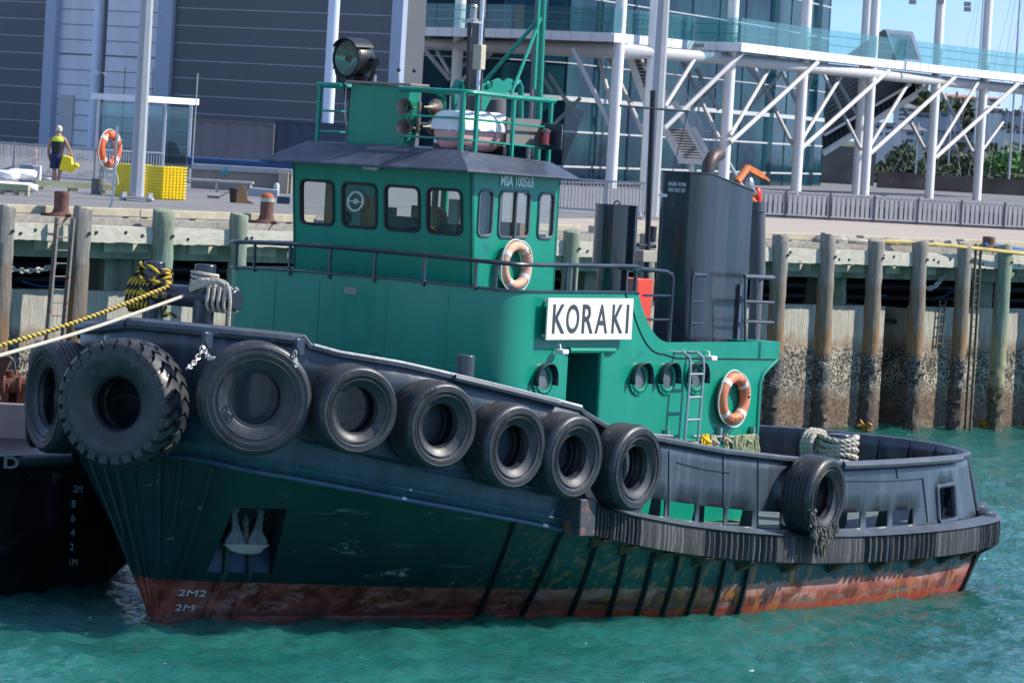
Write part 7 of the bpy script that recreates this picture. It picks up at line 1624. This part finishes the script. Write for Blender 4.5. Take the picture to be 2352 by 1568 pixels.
# ================================================================== WATER
def build_water():
    ys = np.concatenate([np.linspace(40, 53, 14), np.arange(53.2, 75, .095), np.arange(75, 90, .14), np.arange(90, 130, .3), np.geomspace(131, 6000, 40)])
    xs0 = np.concatenate([-np.geomspace(3000, 17, 24), np.arange(-16.5, -10, .25), np.arange(-10, 10.5, .055), np.arange(10.6, 17, .25), np.geomspace(17.2, 3000, 24)])
    X, Y = np.meshgrid(xs0, ys)
    r = np.random.default_rng(11); Z = np.zeros_like(X)
    wnd = R_(200); dist = np.hypot(X, Y)
    Xw = X+.35*np.sin(Y*.7+1.3*np.sin(X*.31))+.2*np.sin(X*1.1+Y*.9); Yw = Y+.3*np.sin(X*.6+.8*np.sin(Y*.5))
    amp = 0
    for i in range(70):
        lam = .22*(9**(r.random()**1.3)); a = wnd+r.normal(0, .62); k_ = 2*math.pi/lam; A = .0050*lam**.8*(1.0 if lam < 1.6 else .8)
        p = k_*(Xw*math.cos(a)+Yw*math.sin(a))+r.random()*6.28
        s_ = np.sin(p); Z += A*(s_+.35*np.abs(np.sin(p/2+.7))*1.2-.2)
    lim = np.clip(1-(np.maximum(np.abs(X)-30, 0)/80), 0, 1)*np.clip(1-np.maximum(Y-160, 0)/200, 0, 1)
    Z = Z*lim*1.0-.06
    ny, nx = X.shape; co = np.stack([X, Y, Z], -1).reshape(-1, 3)
    me = bpy.data.meshes.new('water'); me.vertices.add(len(co)); me.vertices.foreach_set('co', co.ravel())
    idx = np.arange(ny*nx).reshape(ny, nx); q = np.stack([idx[:-1, :-1], idx[:-1, 1:], idx[1:, 1:], idx[1:, :-1]], -1).reshape(-1)
    nf = len(q)//4; me.loops.add(len(q)); me.loops.foreach_set('vertex_index', q); me.polygons.add(nf)
    me.polygons.foreach_set('loop_start', np.arange(nf)*4); me.polygons.foreach_set('loop_total', np.full(nf, 4)); me.update(); me.validate()
    me.polygons.foreach_set('use_smooth', [True]*nf)
    m = bpy.data.materials.new('sea_water'); m.use_nodes = True; n, l = m.node_tree.nodes, m.node_tree.links; b = n['Principled BSDF']
    b.inputs['Roughness'].default_value = .05; b.subsurface_method = 'BURLEY'; b.inputs['Subsurface Weight'].default_value = .9; b.inputs['Subsurface Radius'].default_value = (.3, 1.2, 1.0); b.inputs['Subsurface Scale'].default_value = 1.2; b.inputs['IOR'].default_value = 1.33
    t = n.new('ShaderNodeTexCoord'); z1 = n.new('ShaderNodeTexNoise'); z1.inputs['Scale'].default_value = .22; z1.inputs['Detail'].default_value = 4
    l.new(t.outputs['Object'], z1.inputs['Vector']); r1 = n.new('ShaderNodeValToRGB'); r1.color_ramp.elements[0].position = .35; r1.color_ramp.elements[1].position = .65
    r1.color_ramp.elements[0].color = (.008, .090, .078, 1); r1.color_ramp.elements[1].color = (.022, .155, .138, 1); l.new(z1.outputs[0], r1.inputs[0])
    z3 = n.new('ShaderNodeTexNoise'); z3.inputs['Scale'].default_value = 7; z3.inputs['Detail'].default_value = 4; m3 = n.new('ShaderNodeMapping'); m3.inputs['Scale'].default_value = (1, .6, 1); l.new(t.outputs['Object'], m3.inputs[0]); l.new(m3.outputs[0], z3.inputs['Vector'])
    r3 = n.new('ShaderNodeValToRGB'); r3.color_ramp.elements[0].position = .745; r3.color_ramp.elements[1].position = .77; l.new(z3.outputs[0], r3.inputs[0])
    x3 = n.new('ShaderNodeMix'); x3.data_type = 'RGBA'; x3.inputs[7].default_value = (.75, .8, .78, 1); l.new(r3.outputs[0], x3.inputs[0]); l.new(r1.outputs[0], x3.inputs[6]); l.new(x3.outputs[2], b.inputs['Base Color'])  # pale flecks in the base colour stand for glints and foam specks
    mp_ = n.new('ShaderNodeMapping'); mp_.inputs['Rotation'].default_value = (0, 0, R_(20)); mp_.inputs['Scale'].default_value = (1.0, 2.0, 1)
    z2 = n.new('ShaderNodeTexNoise'); z2.inputs['Scale'].default_value = 4.2; z2.inputs['Detail'].default_value = 5; z2.inputs['Roughness'].default_value = .6; z2.inputs['Distortion'].default_value = .4
    l.new(t.outputs['Object'], mp_.inputs[0]); l.new(mp_.outputs[0], z2.inputs['Vector'])
    bp = n.new('ShaderNodeBump'); bp.inputs['Strength'].default_value = .9; bp.inputs['Distance'].default_value = .10; l.new(z2.outputs[0], bp.inputs['Height']); l.new(bp.outputs[0], b.inputs['Normal'])
    me.materials.append(m); o = bpy.data.objects.new('water', me); SC.collection.objects.link(o); struct(o)
build_water()
# ================================================================== pieces of a repeated part become objects of their own
def explode(prefixes):
    for o in [o for o in bpy.data.objects if o.type == 'MESH' and o.name.split('.')[0] in prefixes]:
        me = o.data; n = len(me.vertices); par_ = list(range(n))
        def find(a):
            while par_[a] != a: par_[a] = par_[par_[a]]; a = par_[a]
            return a
        for p in me.polygons:
            v = p.vertices; a = find(v[0])
            for q in v[1:]:
                b = find(q)
                if a != b: par_[b] = a
        comp = {}
        for p in me.polygons: comp.setdefault(find(p.vertices[0]), []).append(p)
        if len(comp) < 2: continue
        first = True
        for ps_ in comp.values():
            idx = {}; vs_ = []; fs2 = []; mi = []
            for p in ps_:
                f = []
                for q in p.vertices:
                    if q not in idx: idx[q] = len(vs_); vs_.append(me.vertices[q].co[:])
                    f.append(idx[q])
                fs2.append(f); mi.append(p.material_index)
            m2 = bpy.data.meshes.new(me.name); m2.from_pydata(vs_, [], fs2)
            for m_ in me.materials: m2.materials.append(m_)
            m2.polygons.foreach_set('material_index', mi)
            if me.polygons[0].use_smooth: m2.polygons.foreach_set('use_smooth', [True]*len(fs2)); m2.set_sharp_from_angle(angle=R_(38))
            if first: o.data = m2; first = False
            else: c_ = o.copy(); c_.data = m2; SC.collection.objects.link(c_)
explode({'wall_column', 'bent_column', 'reflection_band', 'packer_block', 'guard_bracket', 'bulwark_stay', 'cradle', 'kerb', 'strap', 'bow_rib', 'door_panel', 'pocket_rail', 'column_lamp', 'gangway_truss_', 'white_shoe', 'shoe', 'padeye', 'booth_post', 'deck_light', 'service_pipe', 'stern_post', 'panel_joint', 'mullion', 'barge_rub_rail', 'transom_'})
# control levers, bolt holes: same treatment
explode({'control_lever', 'bolt_hole'})
for o in bpy.data.objects:
    if 'label' in o and len(str(o['label']).split()) > 16: print('LONG', o.name, o['label'])
